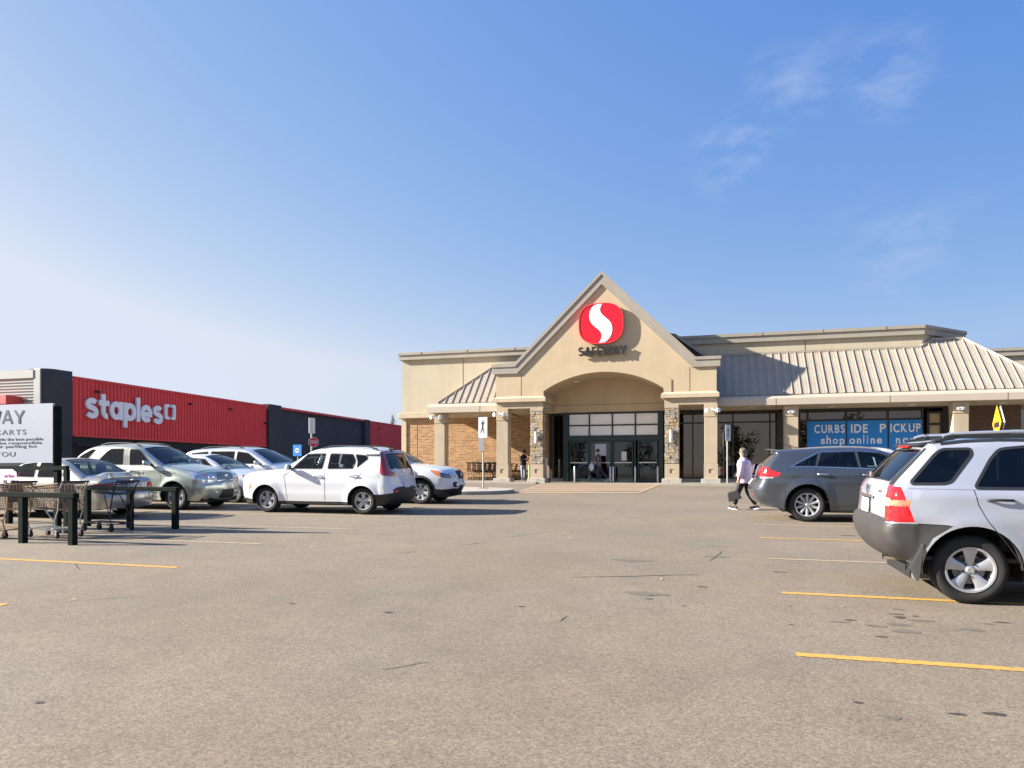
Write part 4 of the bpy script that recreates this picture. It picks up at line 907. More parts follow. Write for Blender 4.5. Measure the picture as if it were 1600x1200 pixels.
for px, py, rx, ry, k in [(1406,965,.05,.05,1),(1402,952,.055,.03,0),(1400,960,.07,.02,1),(1430,963,.03,.02,1),(1438,970,.12,.05,0),(1403,976,.09,.05,0),(1416,987,.11,.06,0),(1378,995,.05,.02,1),(1313,972,.09,.03,0),(1328,969,.05,.025,1),
        (1520,984,.10,.05,0),(1566,973,.07,.02,1),(1542,975,.05,.02,0),(1234,947,.02,.015,1),(1236,976,.03,.01,1),(1340,1098,.03,.018,1),(1395,1122,.05,.03,0),(1495,1116,.05,.02,1),(1555,1116,.06,.03,1),(1218,894,.10,.03,1),(1097,917,.06,.03,1),
        (1018,931,.04,.02,1),(1014,936,.05,.02,1),(1069,947,.03,.02,1),(815,948,.04,.02,1),(607,957,.05,.03,1),(457,943,.04,.015,1),(62,1098,.03,.02,1),(990,876,.3,.12,0),(1120,870,.2,.08,0),(1010,928,.25,.1,0),(1360,977,.05,.03,0),(1372,979,.08,.02,0),(1325,837,.12,.05,1)]:
    x, y = unproj(px, py); blob(x, y, rx, ry, M_STAIN if k else M_STAIN2)
for px, py in [(116, 937), (573, 848), (676, 848), (487, 855), (719, 850), (1450, 1020), (1392, 838+60), (890, 841), (846, 917), (869, 802), (1316, 948), (486, 854), (642, 823), (713, 848), (1100, 812), (1033, 905)]:
    x, y = unproj(px, py); mb = MB(); a = rnd.random()*6; r = rnd.uniform(.02, .035)
    mb.add([(x+r*math.cos(a), y+r*math.sin(a), G(x, y)+.006), (x+.5*r*math.cos(a+1.4), y+.5*r*math.sin(a+1.4), G(x, y)+.014), (x-r*math.cos(a), y-r*math.sin(a), G(x, y)+.007), (x-.5*r*math.cos(a+1.4), y-.5*r*math.sin(a+1.4), G(x, y)+.004)], [(0, 1, 2, 3)])
    obj('litter', mb, mat('dry_leaf', (.5, .42, .25), .8), ground, fix=False)

# painted crossing in front of the doors
M_ORANGE = mat('crossing_paint', (.27, .185, .125), .85, noise=(9, .18))
def quad_sheet(name, pts, lift, m, parent):
    mb = MB(); n = 8
    (a, b, c, d) = pts   # a,b front; c,d back (b->c right side)
    for j in range(n+1):
        t = j/n; l = (a[0]+(d[0]-a[0])*t, a[1]+(d[1]-a[1])*t); r = (b[0]+(c[0]-b[0])*t, b[1]+(c[1]-b[1])*t)
        mb.v += [(l[0], l[1], G(*l)+lift), (r[0], r[1], G(*r)+lift)]
    mb.f = [(2*j, 2*j+1, 2*j+3, 2*j+2) for j in range(n)]
    return obj(name, mb, m, parent, fix=False)
XA, XB = unproj(802, 771), unproj(1000, 771); XC, XD = unproj(1034, 756.5), unproj(846, 756.5)
quad_sheet('crossing', (XA, XB, XC, XD), .004, M_ORANGE, ground)
def lerp2(a, b, t): return (a[0]+(b[0]-a[0])*t, a[1]+(b[1]-a[1])*t)
for k in range(5):
    t0, t1 = k/5+.01, k/5+.07
    quad_sheet('crossing_stripe', (lerp2(XA, XD, t0), lerp2(XB, XC, t0), lerp2(XB, XC, t1), lerp2(XA, XD, t1)), .008, M_LINEOLD, ground)
quad_sheet('crossing_stripe', (XA, lerp2(XA, XB, .03), lerp2(XD, XC, .03), XD), .012, M_LINEOLD, ground)
quad_sheet('crossing_stripe', (lerp2(XA, XB, .97), XB, XC, lerp2(XD, XC, .97)), .012, M_LINEOLD, ground)

# ------------------------------------------------------------------ kerb island and store walk
M_CONC = mat('concrete', (.36, .32, .265), .85, noise=(1.3, .10, 8), bump=(40, .2))
M_CONC2 = mat('plinth_concrete', (.40, .37, .31), .85, noise=(5, .15, 8), bump=(40, .3))
def slab(name, poly, h, m, parent=None):
    mb = MB(); n = len(poly); mb.v = [(x, y, G(x, y)-.05) for x, y in poly]+[(x, y, G(x, y)+h) for x, y in poly]
    mb.f = [tuple(range(n, 2*n))]+[(k, (k+1) % n, n+(k+1) % n, n+k) for k in range(n)]
    return obj(name, mb, m, parent, bevel=.015)
isl = [(-19, 24.2), (-9.2, 24.2), (-8.4, 24.4), (-7.6, 24.9), (-7.15, 25.6), (-7.1, 26.3), (-7.4, 27.0), (-8.2, 27.5), (-9.2, 27.6), (-19, 27.6)]
struct(slab('kerb_island', isl, .13, M_CONC))
ZS = .965     # floor level at the store
walk = MB()
def wk(x0, x1, y0, zt0, zt1):
    walk.add([(x0, y0, .6), (x1, y0, .6), (x1, 39.5, .6), (x0, 39.5, .6), (x0, y0, zt0), (x1, y0, zt1), (x1, 39.5, zt1), (x0, 39.5, zt0)], [(4, 5, 6, 7), (0, 1, 5, 4), (1, 2, 6, 5), (3, 0, 4, 7), (2, 3, 7, 6)])
wk(-24, -8.1, 33.95, 1.07, ZS+.05); wk(-8.1, -1.6, 34.2, ZS+.012, ZS+.006); wk(-1.6, 20, 33.95, ZS+.03, ZS+.03)
struct(obj('store_walk', walk, M_CONC))
# ------------------------------------------------------------------ grocery store
M_ST1 = mat('stucco_tan', (.51, .40, .26), .9, noise=(.9, .05, 9), bump=(30, .25), streak=.045)
M_ST2 = mat('stucco_cream', (.47, .405, .29), .9, noise=(.8, .06, 9), bump=(30, .25), streak=.05)
M_TRIM = mat('stucco_trim', (.52, .42, .29), .88, streak=.08, noise=(1.5, .04, 8), bump=(40, .15))
M_COL = mat('column_stucco', (.45, .36, .25), .9, streak=.10, noise=(1.2, .05, 8), bump=(40, .15))
M_CAP = mat('coping_metal', (.34, .30, .24), .55, streak=.06, noise=(.7, .04))
M_ROOF = mat('roof_metal', (.35, .30, .235), .55, streak=.10, noise=(.5, .05))
M_RIB = mat('roof_rib_metal', (.36, .31, .25), .45)
M_JOINT = mat('dark_joint', (.12, .09, .06), .9)  # dark tone of the thin joint strips
M_DFR = mat('dark_window_frame', (.022, .026, .024), .45)
M_TEAL = mat('door_frame_teal', (.012, .030, .028), .4)
M_SOFF = mat('soffit', (.46, .38, .26), .9)
M_INT = mat('dark_interior', (.030, .026, .022), .9)
G_BRONZE = glass('bronze_glass', (.10, .08, .065), 3.4, rc=(.85, .70, .58))
G_DOOR = glass('door_glass', (.30, .32, .30), 1.6)
G_PALE = mat('pale_transom', (.78, .75, .69), .14, coat=.6, noise=(.8, .06))  # opaque pale panes of the entrance clerestory
M_WH = mat('white_enamel', (.78, .78, .76), .35)
M_STEEL = mat('brushed_steel', (.55, .55, .54), .3, .9)

def brick_mat(name, c1, c2, mortar, scale_m=1.0):
    m = bpy.data.materials.new(name); m.use_nodes = True; nt = m.node_tree; N = nt.nodes.new; Lk = nt.links.new; b = nt.nodes['Principled BSDF']; b.inputs['Roughness'].default_value = .9
    tc = N('ShaderNodeTexCoord'); mp = N('ShaderNodeMapping'); mp.inputs['Rotation'].default_value = (R(90), 0, 0); Lk(tc.outputs['Object'], mp.inputs[0])
    br = N('ShaderNodeTexBrick'); br.inputs['Scale'].default_value = 1; br.inputs['Brick Width'].default_value = .26; br.inputs['Row Height'].default_value = .088; br.inputs['Mortar Size'].default_value = .010
    br.inputs['Color1'].default_value = (*c1, 1); br.inputs['Color2'].default_value = (*c2, 1); br.inputs['Mortar'].default_value = (*mortar, 1); br.inputs['Bias'].default_value = -.2
    Lk(mp.outputs[0], br.inputs['Vector'])
    n = N('ShaderNodeTexNoise'); n.inputs['Scale'].default_value = 1.6; n.inputs['Detail'].default_value = 8; Lk(tc.outputs['Object'], n.inputs['Vector'])
    r = N('ShaderNodeMapRange'); r.inputs[3].default_value = .8; r.inputs[4].default_value = 1.2; Lk(n.outputs['Fac'], r.inputs[0])
    mx = N('ShaderNodeMix'); mx.data_type = 'RGBA'; mx.blend_type = 'MULTIPLY'; mx.inputs['Factor'].default_value = 1; Lk(br.outputs['Color'], mx.inputs['A']); Lk(r.outputs[0], mx.inputs['B']); Lk(mx.outputs['Result'], b.inputs['Base Color'])
    bp = N('ShaderNodeBump'); bp.inputs['Strength'].default_value = .05; bp.inputs['Distance'].default_value = .01; bp.invert = True; Lk(br.outputs['Fac'], bp.inputs['Height']); Lk(bp.outputs[0], b.inputs['Normal'])
    return m
M_BRICK = brick_mat('tan_brick', (.42, .215, .085), (.17, .08, .035), (.52, .38, .24))

S_ = thing('grocery_store', 'tan stucco grocery store with pointed entrance gable and ribbed metal canopy roof', 'supermarket', (-3, 37, ZS), world=True)
def sb(name, x0, x1, y0, y1, z0, z1, m, parent=None, bevel=None):
    return obj(name, MB().box(x0, x1, y0, y1, z0, z1), m, parent or S_, bevel=bevel)

# ---- left block
sb('brick_wall', -17.15, -7.95, 38.8, 39.2, .6, 4.62, M_BRICK)
sb('upper_wall', -17.26, -4.0, 38.8, 39.2, 4.62, 8.05, M_ST2)
sb('side_wall', -17.26, -17.0, 39.2, 60, .6, 8.05, M_ST2)
sb('string_course', -17.46, -10.2, 38.58, 38.79, 4.62, 4.95, M_TRIM, bevel=.03)
sb('corner_strip', -17.30, -17.0, 38.74, 38.79, .6, 4.60, M_TRIM)
sb('coping', -17.42, -4.5, 38.62, 60, 8.03, 8.30, M_CAP); sb('coping', -17.46, -4.5, 38.56, 60, 8.30, 8.44, M_CAP)
for x in (-16.0, -13.2, -10.4, -7.9): sb('coping_joint', x, x+.02, 38.545, 38.56, 8.30, 8.44, M_JOINT)
sb('wall_joint', -13.53, -13.50, 38.793, 38.8, 4.95, 8.03, M_JOINT)
sb('brick_control_joint', -16.35, -16.33, 38.793, 38.8, 1.0, 4.6, M_JOINT)
sb('low_rail', -13.1, -9.2, 38.72, 38.8, 1.62, 1.72, M_BRICK)
# ---- parapet behind right canopy
PAR = [(-5.5, 37.9), (9.8, 37.9), (12.15, 40.2), (12.15, 60), (-5.5, 60)]
def offs(poly, d):
    out = []; n = len(poly)
    for i in range(n):
        a, b, c = Vector(poly[i-1]), Vector(poly[i]), Vector(poly[(i+1) % n]); e1 = (b-a).normalized(); e2 = (c-b).normalized(); n1 = Vector((e1.y, -e1.x)); n2 = Vector((e2.y, -e2.x)); k = (n1+n2); k = k/(k.dot(n1)); out.append(tuple(b+k*d))
    return out
obj('parapet', MB().prism(PAR, 'z', 4.6, 8.05), M_ST2, S_)
obj('coping', MB().prism(offs(PAR, .14), 'z', 8.02, 8.31), M_CAP, S_); obj('coping', MB().prism(offs(PAR, .20), 'z', 8.31, 8.46), M_CAP, S_)
for x in (-.5, 2.6, 5.4, 8.2): sb('coping_joint', x, x+.02, 37.69, 37.70, 8.31, 8.46, M_JOINT)
sb('wall_joint', 4.6, 4.63, 37.893, 37.9, 7.2, 8.02, M_JOINT)
sb('right_wing_wall', 12.16, 40, 45, 46, .6, 7.9, M_ST2); sb('coping', 12.16, 40, 44.85, 46, 7.85, 8.12, M_CAP); sb('coping', 12.16, 40, 44.8, 46, 8.12, 8.28, M_CAP)
# ---- canopy roofs (standing seam)
PITCH = .95
def zr(y): return 5.12+PITCH*(y-35.4)
def roof_panel(xa, xb, ya0, yb0, ytopa, ytopb):
    """one pan with its raised rib on the left edge; runs from eave to its top"""
    t = .02; rib = .035; rw = .03
    mb = MB(); za, zb_ = zr(ya0), zr(ytopa)
    P = [(xa, ya0, zr(ya0)), (xb, yb0, zr(yb0)), (xb, ytopb, zr(ytopb)), (xa, ytopa, zr(ytopa))]
    n = Vector((0, -PITCH, 1)).normalized()
    mb.add(P+[tuple(Vector(p)-n*t) for p in P], [(0, 1, 2, 3), (4, 7, 6, 5), (0, 4, 5, 1), (1, 5, 6, 2), (2, 6, 7, 3), (3, 7, 4, 0)])
    for xs in ((xb-xa)/3, 2*(xb-xa)/3):
        yt = ytopa+(ytopb-ytopa)*xs/(xb-xa)
        if yt-ya0 > .4:
            a, b = Vector((xa+xs, ya0+.02, zr(ya0+.02))), Vector((xa+xs, yt-.03, zr(yt-.03)))
            mb.add([a-Vector((.02,0,0)), a+Vector((.02,0,0)), a+n*.008, b-Vector((.02,0,0)), b+Vector((.02,0,0)), b+n*.008], [(0, 2, 5, 3), (2, 1, 4, 5), (0, 1, 2)])
    o = obj('roof_panel', mb, M_ROOF, S_)
    a, b = Vector((xa, ya0, zr(ya0))), Vector((xa, ytopa, zr(ytopa)))
    if (b-a).length > .15:
        w = Vector((rw/2, 0, 0)); h = n*.052
        rb = MB(); rb.add([a-w, a+w, a+w+h, a-w+h, b-w, b+w, b+w+h, b-w+h], [(0, 3, 2, 1), (4, 5, 6, 7), (0, 1, 5, 4), (1, 2, 6, 5), (2, 3, 7, 6), (3, 0, 4, 7)])
        obj('roof_rib', rb, M_RIB, S_)
def ledge(x0, x1, yf, left=False, right=False):
    pass
EY, YT = 35.4, 37.8
# right canopy: x .42 .. 14.4 (hip)
def ytop_r(x):
    if x <= 9.7: return YT
    if x <= 10.3: return YT+(x-9.7)/.6*.42
    if x <= 11.6: return 38.22
    return max(EY+.001, 38.22-(x-11.6)*(38.22-EY)/(14.45-11.6))
W_ = .37; x = .44
while x < 14.4:
    x2 = min(x+W_, 14.44); roof_panel(x, x2, EY, EY, ytop_r(x), ytop_r(x2)); x = x2
def ytop_l(x): return min(YT-.05, EY+(x+13.75)*(YT-.05-EY)/2.5)
x = -13.7
while x < -9.3:
    x2 = min(x+W_, -9.25); roof_panel(x, x2, EY, EY, max(EY+.001, ytop_l(x)), max(EY+.001, ytop_l(x2))); x = x2
def strip(name, a, b, w, h, m, yv=(0, -PITCH, 1)):
    mb = MB(); mb.tube(a, b, w, n=4); return obj(name, mb, m, S_)
strip('ridge_cap', (.42, YT, zr(YT)+.03), (9.7, YT, zr(YT)+.03), .07, 0, M_CAP); strip('ridge_cap', (9.7, YT, zr(YT)+.03), (10.3, 38.22, zr(38.22)+.03), .07, 0, M_CAP)
strip('ridge_cap', (10.3, 38.22, zr(38.22)+.03), (11.6, 38.22, zr(38.22)+.03), .07, 0, M_CAP); strip('hip_cap', (11.6, 38.22, zr(38.22)+.03), (14.45, EY, zr(EY)+.03), .07, 0, M_CAP)
strip('hip_cap', (-13.75, EY, zr(EY)+.03), (-11.25, YT-.05, zr(YT-.05)+.03), .06, 0, M_CAP); strip('ridge_cap', (-11.25, YT-.05, zr(YT)+.0), (-9.3, YT-.05, zr(YT)), .06, 0, M_CAP)
# hip side slopes
obj('hip_slope', MB().add([(14.45, EY, zr(EY)), (14.45, 40.5, zr(EY)), (11.6, 40.5, zr(38.22)), (11.6, 38.22, zr(38.22))], [(0, 1, 2, 3)]), M_ROOF, S_)
obj('hip_slope', MB().add([(-13.75, EY, zr(EY)), (-11.25, YT-.05, zr(YT-.05)), (-11.25, 38.8, zr(YT-.05)), (-13.75, 38.8, zr(EY))], [(0, 1, 2, 3)]), M_ROOF, S_)
obj('chamfer_roof', MB().add([(9.7, YT, zr(YT)), (10.3, 38.22, zr(38.22)), (10.3, 38.4, zr(38.22)), (9.7, 37.9, zr(YT))], [(0, 1, 2, 3)]), M_ROOF, S_)
# fascias with sloped top ledge
def fascia(x0, x1, yf, side=None):
    mb = MB(); poly = [(yf, 4.60), (yf, 4.90), (yf+.06, 5.00), (35.45, 5.10), (35.45, 4.60)]
    mb.prism(poly, 'x', x0, x1); obj('fascia', mb, mat('fascia_metal', (.47, .40, .315), .6, noise=(.8, .04)), S_)
fascia(-14.19, -10.2, 35.0); fascia(.41, 14.95, 35.0)
obj('fascia', MB().prism([(-14.19, 4.60), (-14.19, 4.90), (-14.13, 5.0), (-13.72, 5.10), (-13.72, 4.60)], 'y', 35.46, 38.8), mat('fascia_metal', (.47, .40, .315), .6), S_)
obj('fascia', MB().prism([(14.95, 4.60), (14.95, 4.90), (14.89, 5.0), (14.45, 5.10), (14.45, 4.60)], 'y', 35.46, 41), mat('fascia_metal', (.47, .40, .315), .6), S_)
for x in (-11.3, 3.0, 7.75, 12.3): sb('fascia_joint', x, x+.015, 34.993, 35.0, 4.60, 4.90, M_JOINT)
sb('soffit', -13.7, -10.25, 35.46, 38.79, 4.58, 4.64, M_SOFF); sb('soffit', .45, 14.44, 35.46, 40.5, 4.58, 4.64, M_SOFF)
# ---- portal
PX = -4.93; YP = 34.4
def arch_pts(xl, xr, zs, zt, n=22):
    h = zt-zs; w = (xr-xl)/2; r = (w*w+h*h)/(2*h); cx = (xl+xr)/2; cz = zt-r; a = math.asin(w/r)
    return [(cx+r*math.sin(t), cz+r*math.cos(t)) for t in np.linspace(-a, a, n)]
inner = arch_pts(-7.80, -2.02, 5.48, 6.33)
gable = [(-10.24, 5.24), (-10.24, 6.72), (-9.22, 6.72), (PX, 10.97), (-.66, 6.72), (.38, 6.72), (.38, 5.24), (-2.02, 5.24)]
wall_poly = gable+inner[::-1]+[(-7.80, 5.24)]
obj('gable_wall', MB().prism(wall_poly, 'y', YP, YP+.5), M_ST1, S_)
outer = arch_pts(-8.17, -1.66, 5.86, 6.79)
band = [(-8.17, 5.26)]+outer+[(-1.66, 5.26), (-2.02, 5.26)]+inner[::-1]+[(-7.80, 5.26)]
obj('arch_band', MB().prism(band, 'y', YP-.028, YP-.002), M_ST1, S_)
def rake(side):
    s = side; a = (PX, 11.07); 
    k = (-9.28 if s < 0 else -.58); e = (-10.40 if s < 0 else .54)
    kb = k+(.14 if s < 0 else -.14)
    return [(PX, 11.07), (k, 6.78), (e, 6.78), (e, 6.39), (kb, 6.39), (PX, 10.53)]
for s in (-1, 1):
    obj('gable_fascia', MB().prism(rake(s), 'y', YP-.09, YP-.003), M_CAP, S_)
    k = (-9.30 if s < 0 else -.56); e = (-10.44 if s < 0 else .58)
    cap = [(PX, 11.16), (k, 6.86), (e, 6.86), (e, 6.72), (k+(.06 if s < 0 else -.06), 6.72), (PX, 10.99)]
    obj('gable_cap', MB().prism(cap, 'y', YP-.13, YP-.091), M_CAP, S_)
for x in (-9.98+.0, -.14): pass
sb('wall_joint', -8.93-.02, -8.93, YP-.006, YP, 5.26, 6.4, M_JOINT); sb('wall_joint', -.84, -.82, YP-.006, YP, 5.26, 6.4, M_JOINT)
# gable roof body running back
obj('gable_roof', MB().add([(PX, YP+.02, 11.02), (-.60, YP+.02, 6.74), (-.60, 46, 6.74), (PX, 46, 11.02), (-9.26, YP+.02, 6.74), (-9.26, 46, 6.74)], [(0, 1, 2, 3), (0, 3, 5, 4)]), mat('roofing_and_shade', (.05, .05, .05), .9), S_)
sb('portal_side', .12, .38, YP+.5, 37.9, 4.98, 6.72, M_ST1); sb('portal_side', -10.24, -9.98, YP+.5, 38.8, 4.98, 6.72, M_ST1)
sb('portal_top', -10.24, -9.20, YP+.5, 38.8, 6.6, 6.72, M_CAP); sb('portal_top', -.70, .38, YP+.5, 37.9, 6.6, 6.72, M_CAP)
def wp(px, py, Y):
    u = (px-800)/1120; v = (py-737)/1120; c, s_ = math.cos(R(PSI)), math.sin(R(PSI)); r0, r1 = u*c-s_, u*s_+c; d = Y/r1
    return (r0*d, Y, CAM_H-v*d)
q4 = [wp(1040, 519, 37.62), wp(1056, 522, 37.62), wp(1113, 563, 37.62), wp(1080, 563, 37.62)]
obj('shaded_cricket', MB().add(q4+[(x, y+.2, z) for x, y, z in q4], [(0, 1, 2, 3), (0, 4, 5, 1), (1, 5, 6, 2), (3, 2, 6, 7), (0, 3, 7, 4)]), mat('roofing_and_shade', (.05, .05, .05)), S_)  # dark sliver: shade on the cricket slope is put into its colour
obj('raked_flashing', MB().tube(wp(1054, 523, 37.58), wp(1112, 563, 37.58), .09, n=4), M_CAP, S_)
# cornices, beams
def cornice(x0, x1, y0=YP, y1=35.0, ex=.12):
    mb = MB(); mb.box(x0-ex, x1+ex, y0-.14, y1, 4.98, 5.16); mb.add([(x0-ex, y0-.14, 5.16), (x1+ex, y0-.14, 5.16), (x1+ex, y1, 5.16), (x0-ex, y1, 5.16), (x0-.005, y0-.03, 5.255), (x1+.005, y0-.03, 5.255), (x1+.005, y1, 5.255), (x0-.005, y1, 5.255)], [(4, 5, 6, 7), (0, 1, 5, 4), (1, 2, 6, 5), (3, 0, 4, 7), (2, 3, 7, 6)])
    obj('cornice', mb, M_TRIM, S_)
cornice(-10.24, -7.80); cornice(-2.02, .38)
sb('beam', -10.21, -7.83, YP, YP+.6, 4.66, 4.975, M_COL); sb('beam', -1.99, .40, YP, YP+.6, 4.66, 4.975, M_COL)
for x0, x1 in ((-8.3, -7.82), (-2.0, -1.5)):
    sb('side_beam', x0, x1, YP+.6, 36.9, 4.66, 4.975, M_COL); sb('side_wall_upper', x0, x1, YP+.5, 36.9, 5.26, 5.9, M_ST1)
    sb('side_cornice', x0-.08 if x0 < -5 else x0-.1, x1+.1 if x0 < -5 else x1+.08, 35.0, 36.9, 4.98, 5.25, M_TRIM)
sb('soffit', -10.2, -8.31, YP+.6, 38.79, 4.66, 4.72, M_SOFF); sb('soffit', -1.49, .38, YP+.6, 37.6, 4.66, 4.72, M_SOFF)
# vault
vp = arch_pts(-7.80, -2.02, 5.48, 6.33, 26); mb = MB()
for x, z in vp: mb.v += [(x, YP+.001, z+.002), (x, 36.92, z+.002)]
mb.f = [(2*i, 2*i+1, 2*i+3, 2*i+2) for i in range(len(vp)-1)]
obj('vault', mb, M_SOFF, S_, 60)
sb('recess_wall', -8.3, -1.5, 36.9, 37.1, 4.60, 6.6, M_ST1); sb('wall_joint', -7.8, -2.0, 36.893, 36.9, 4.98, 5.0, M_JOINT)
# ---- columns
def sconce(x, y, z):
    t = thing('wall_sconce', 'brushed metal cylinder sconce on the %s stone pillar beside the entrance' % ('left' if x < -5 else 'right'), 'wall light', (x, y, z), world=True)
    obj('lamp_body', MB().lathe([(.0, -.29), (.085, -.29), (.085, .29), (0, .29)], (x, y-.12, z), n=20), mat('sconce_glass', (.62, .60, .54), .4), t, 40)
    for dz in (-.29, -.2, .17, .26): obj('metal_band', MB().lathe([(.088, 0), (.098, 0), (.098, .035), (.088, .035)], (x, y-.12, z+dz), n=20), M_STEEL, t, 40)
    obj('bracket', MB().box(x-.05, x+.05, y-.05, y-.002, z-.12, z+.12), M_STEEL, t)
def column(x0, x1, y0, zt, stone=False, base=True, dz=ZS, label='', flood=None):
    d = .6; t = thing('column', label, 'column', ((x0+x1)/2, y0+d/2, dz), world=True)
    def b(n, e, z0, z1, m, bev=.02): return obj(n, MB().box(x0-e, x1+e, y0-e, y0+d+e, z0, z1), m, t, bevel=bev)
    b('plinth', .14, dz-.12, 1.20, M_CONC2)
    if base:
        mb = MB(); e = .02; X0, X1, Y0, Z0, Z1 = x0-e, x1+e, y0-e, 1.20, 1.895
        cx = (x0+x1)/2; q = .10
        mb.box(X0, X1, Y0+.03, y0+d+e, Z0, Z1)
        mb.box(X0, cx-q, Y0, Y0+.03, Z0, Z1); mb.box(cx+q, X1, Y0, Y0+.03, Z0, Z1); mb.box(cx-q, cx+q, Y0, Y0+.03, Z0, 1.45); mb.box(cx-q, cx+q, Y0, Y0+.03, 1.65, Z1)
        obj('pedestal', mb, M_COL, t)
        z0 = 1.91
    else: z0 = 1.20
    if stone:
        b('core', -.02, 1.895, 4.5, mat('dark_mortar', (.16, .14, .11), .95))
        b('capstone', .015, 4.5, 4.655, M_COL)
        mb = MB(); faces = [('y', y0, -1, x0, x1), ('x', x1, 1, y0, y0+d), ('x', x0, -1, y0, y0+d)]
        groups = {0: MB(), 1: MB(), 2: MB()}
        for ax, pl, sg, a0, a1 in faces:
            z = 1.92
            while z < 4.46:
                h = rnd.choice((.06, .08, .1, .13)); h = min(h, 4.49-z); a = a0
                while a < a1-.02:
                    w = rnd.uniform(.10, .28); 
                    if a+w > a1-.07: w = a1-a
                    pr = rnd.uniform(.0, .035); g = groups[rnd.choice((0, 0, 1, 2))]
                    if ax == 'y': g.box(a+.008, a+w-.008, pl-pr, pl+.03, z+.006, z+h-.006)
                    elif sg > 0: g.box(pl-.03, pl+pr, a+.008, a+w-.008, z+.006, z+h-.006)
                    else: g.box(pl-pr, pl+.03, a+.008, a+w-.008, z+.006, z+h-.006)
                    a += w
                z += h
        for k, c in ((0, (.40, .345, .26)), (1, (.28, .24, .19)), (2, (.45, .30, .15))):
            stuff(obj('stacked_stone', groups[k], mat('ledge_stone_%s' % ('pale', 'grey', 'rust')[k], c, .9, noise=(7, .3), bump=(20, .6)), t))
    else:
        b('shaft', 0, z0-.015, 4.05, M_COL, .012); b('capital', .012, 4.07, zt, M_COL, .012)
    return t
column(-10.21, -9.62, YP, 4.658, label='tan square column at the left outer corner of the entrance gable')
column(-8.46, -7.84, YP, 4.658, True, label='stacked stone pillar left of the entrance doors')
column(-1.95, -1.33, YP, 4.658, True, label='stacked stone pillar right of the entrance doors')
column(-.17, .42, YP, 4.658, label='tan square column at the right outer corner of the entrance gable')
column(-13.86, -13.30, 35.25, 4.59, dz=1.05, base=False, label='lone tan column under the left end of the canopy behind the parked white SUV')
column(3.40, 4.0, 35.25, 4.59, base=False, label='tan column left of the blue pickup posters above the dark grey car')
column(10.32, 10.92, 35.25, 4.59, base=False, label='tan column right of the blue pickup posters')
sconce(-8.13, YP-.03, 3.2); sconce(-1.66, YP-.03, 3.2)
def floods(x, y, z, label, both=True):
    t = thing('flood_light', label, 'flood light', (x, y, z), world=True)
    obj('mount', MB().tube((x, y, z), (x, y-.08, z), .06, n=12), M_WH, t)
    for s in (-1, 1):
        obj('lamp_head', MB().lathe([(0, -.02), (.06, -.02), (.11, .12), (.10, .17), (0, .17)], (0, 0, 0), 'y', 16), M_WH, t, 40).matrix_local = Matrix.Translation(Vector((s*.17, -.14, -.04))) @ Matrix.Rotation(s*.7, 4, 'Z') @ Matrix.Rotation(math.pi, 4, 'Z')
        obj('arm', MB().tube((x, y-.06, z), (x+s*.14, y-.13, z-.03), .025, n=8), M_WH, t)
floods(-13.70, 35.25, 4.40, 'twin white flood lamps on the lone column at the left canopy end'); floods(-10.0, YP, 4.40, 'twin white flood lamps on the left outer column of the entrance')
floods(.2, YP, 4.38, 'twin white flood lamps on the right outer column of the entrance')
def oval(x, y, z, label):
    t = thing('emergency_light', label, 'emergency light', (x, y, z), world=True)
    mb = MB(); n = 20; pts = [(x+.17*math.cos(2*math.pi*k/n)*(1), z+.085*math.sin(2*math.pi*k/n)) for k in range(n)]
    mb.prism(pts, 'y', y-.09, y); obj('housing', mb, M_WH, t, bevel=.02)
    for s in (-.08, .08): obj('lens', MB().tube((x+s, y-.09, z), (x+s, y-.105, z), .04, n=12), mat('lens_grey', (.3, .3, .3), .3), t)
oval(3.7, 35.24, 4.28, 'white oval emergency light on the column left of the blue posters'); oval(10.6, 35.24, 4.28, 'white oval emergency light on the column right of the blue posters')
for k, (x, y) in enumerate([(-12, 36.6), (2.0, 36.0), (5.6, 36.4), (9.0, 36.4), (12.6, 36.4), (13.4, 38.5)]):
    obj('soffit_lamp', MB().lathe([(0, 0), (.16, 0), (.17, .02)], (x, y, 4.555), n=16), M_WH, S_)
for x in (-6.4, -3.3): 
    z = [q for q in vp if abs(q[0]-x) < .3][0][1]; obj('vault_lamp', MB().ball((x, 35.7, z-.02), (.17, .17, .03)), M_WH, S_, 60)

# ---- windows and doors: each bay an object with panes
def bay(xs, zs, y, fr, mglass, mfr, name='window', depth=.12, skip=()):
    """grid of panes; xs, zs are the bar centre lines; fr bar half width"""
    w = sub(S_, name); w.location = (0, 0, 0); w.location = -BASE[S_.name]
    f = MB()
    for x in xs: f.box(x-fr, x+fr, y-depth/2, y+depth/2, zs[0]-fr, zs[-1]+fr)
    for z in zs:
        for i in range(len(xs)-1): f.box(xs[i]+fr, xs[i+1]-fr, y-depth/2+.004, y+depth/2-.004, z-fr, z+fr)
    obj('window_frame', f, mfr, w)
    for i in range(len(xs)-1):
        for j in range(len(zs)-1):
            if (i, j) in skip: continue
            m = mglass[j] if isinstance(mglass, (list, tuple)) else mglass
            obj('pane', MB().add([(xs[i]+fr, y, zs[j]+fr), (xs[i+1]-fr, y, zs[j]+fr), (xs[i+1]-fr, y, zs[j+1]-fr), (xs[i]+fr, y, zs[j+1]-fr)], [(0, 1, 2, 3)]), m, w)
    return w
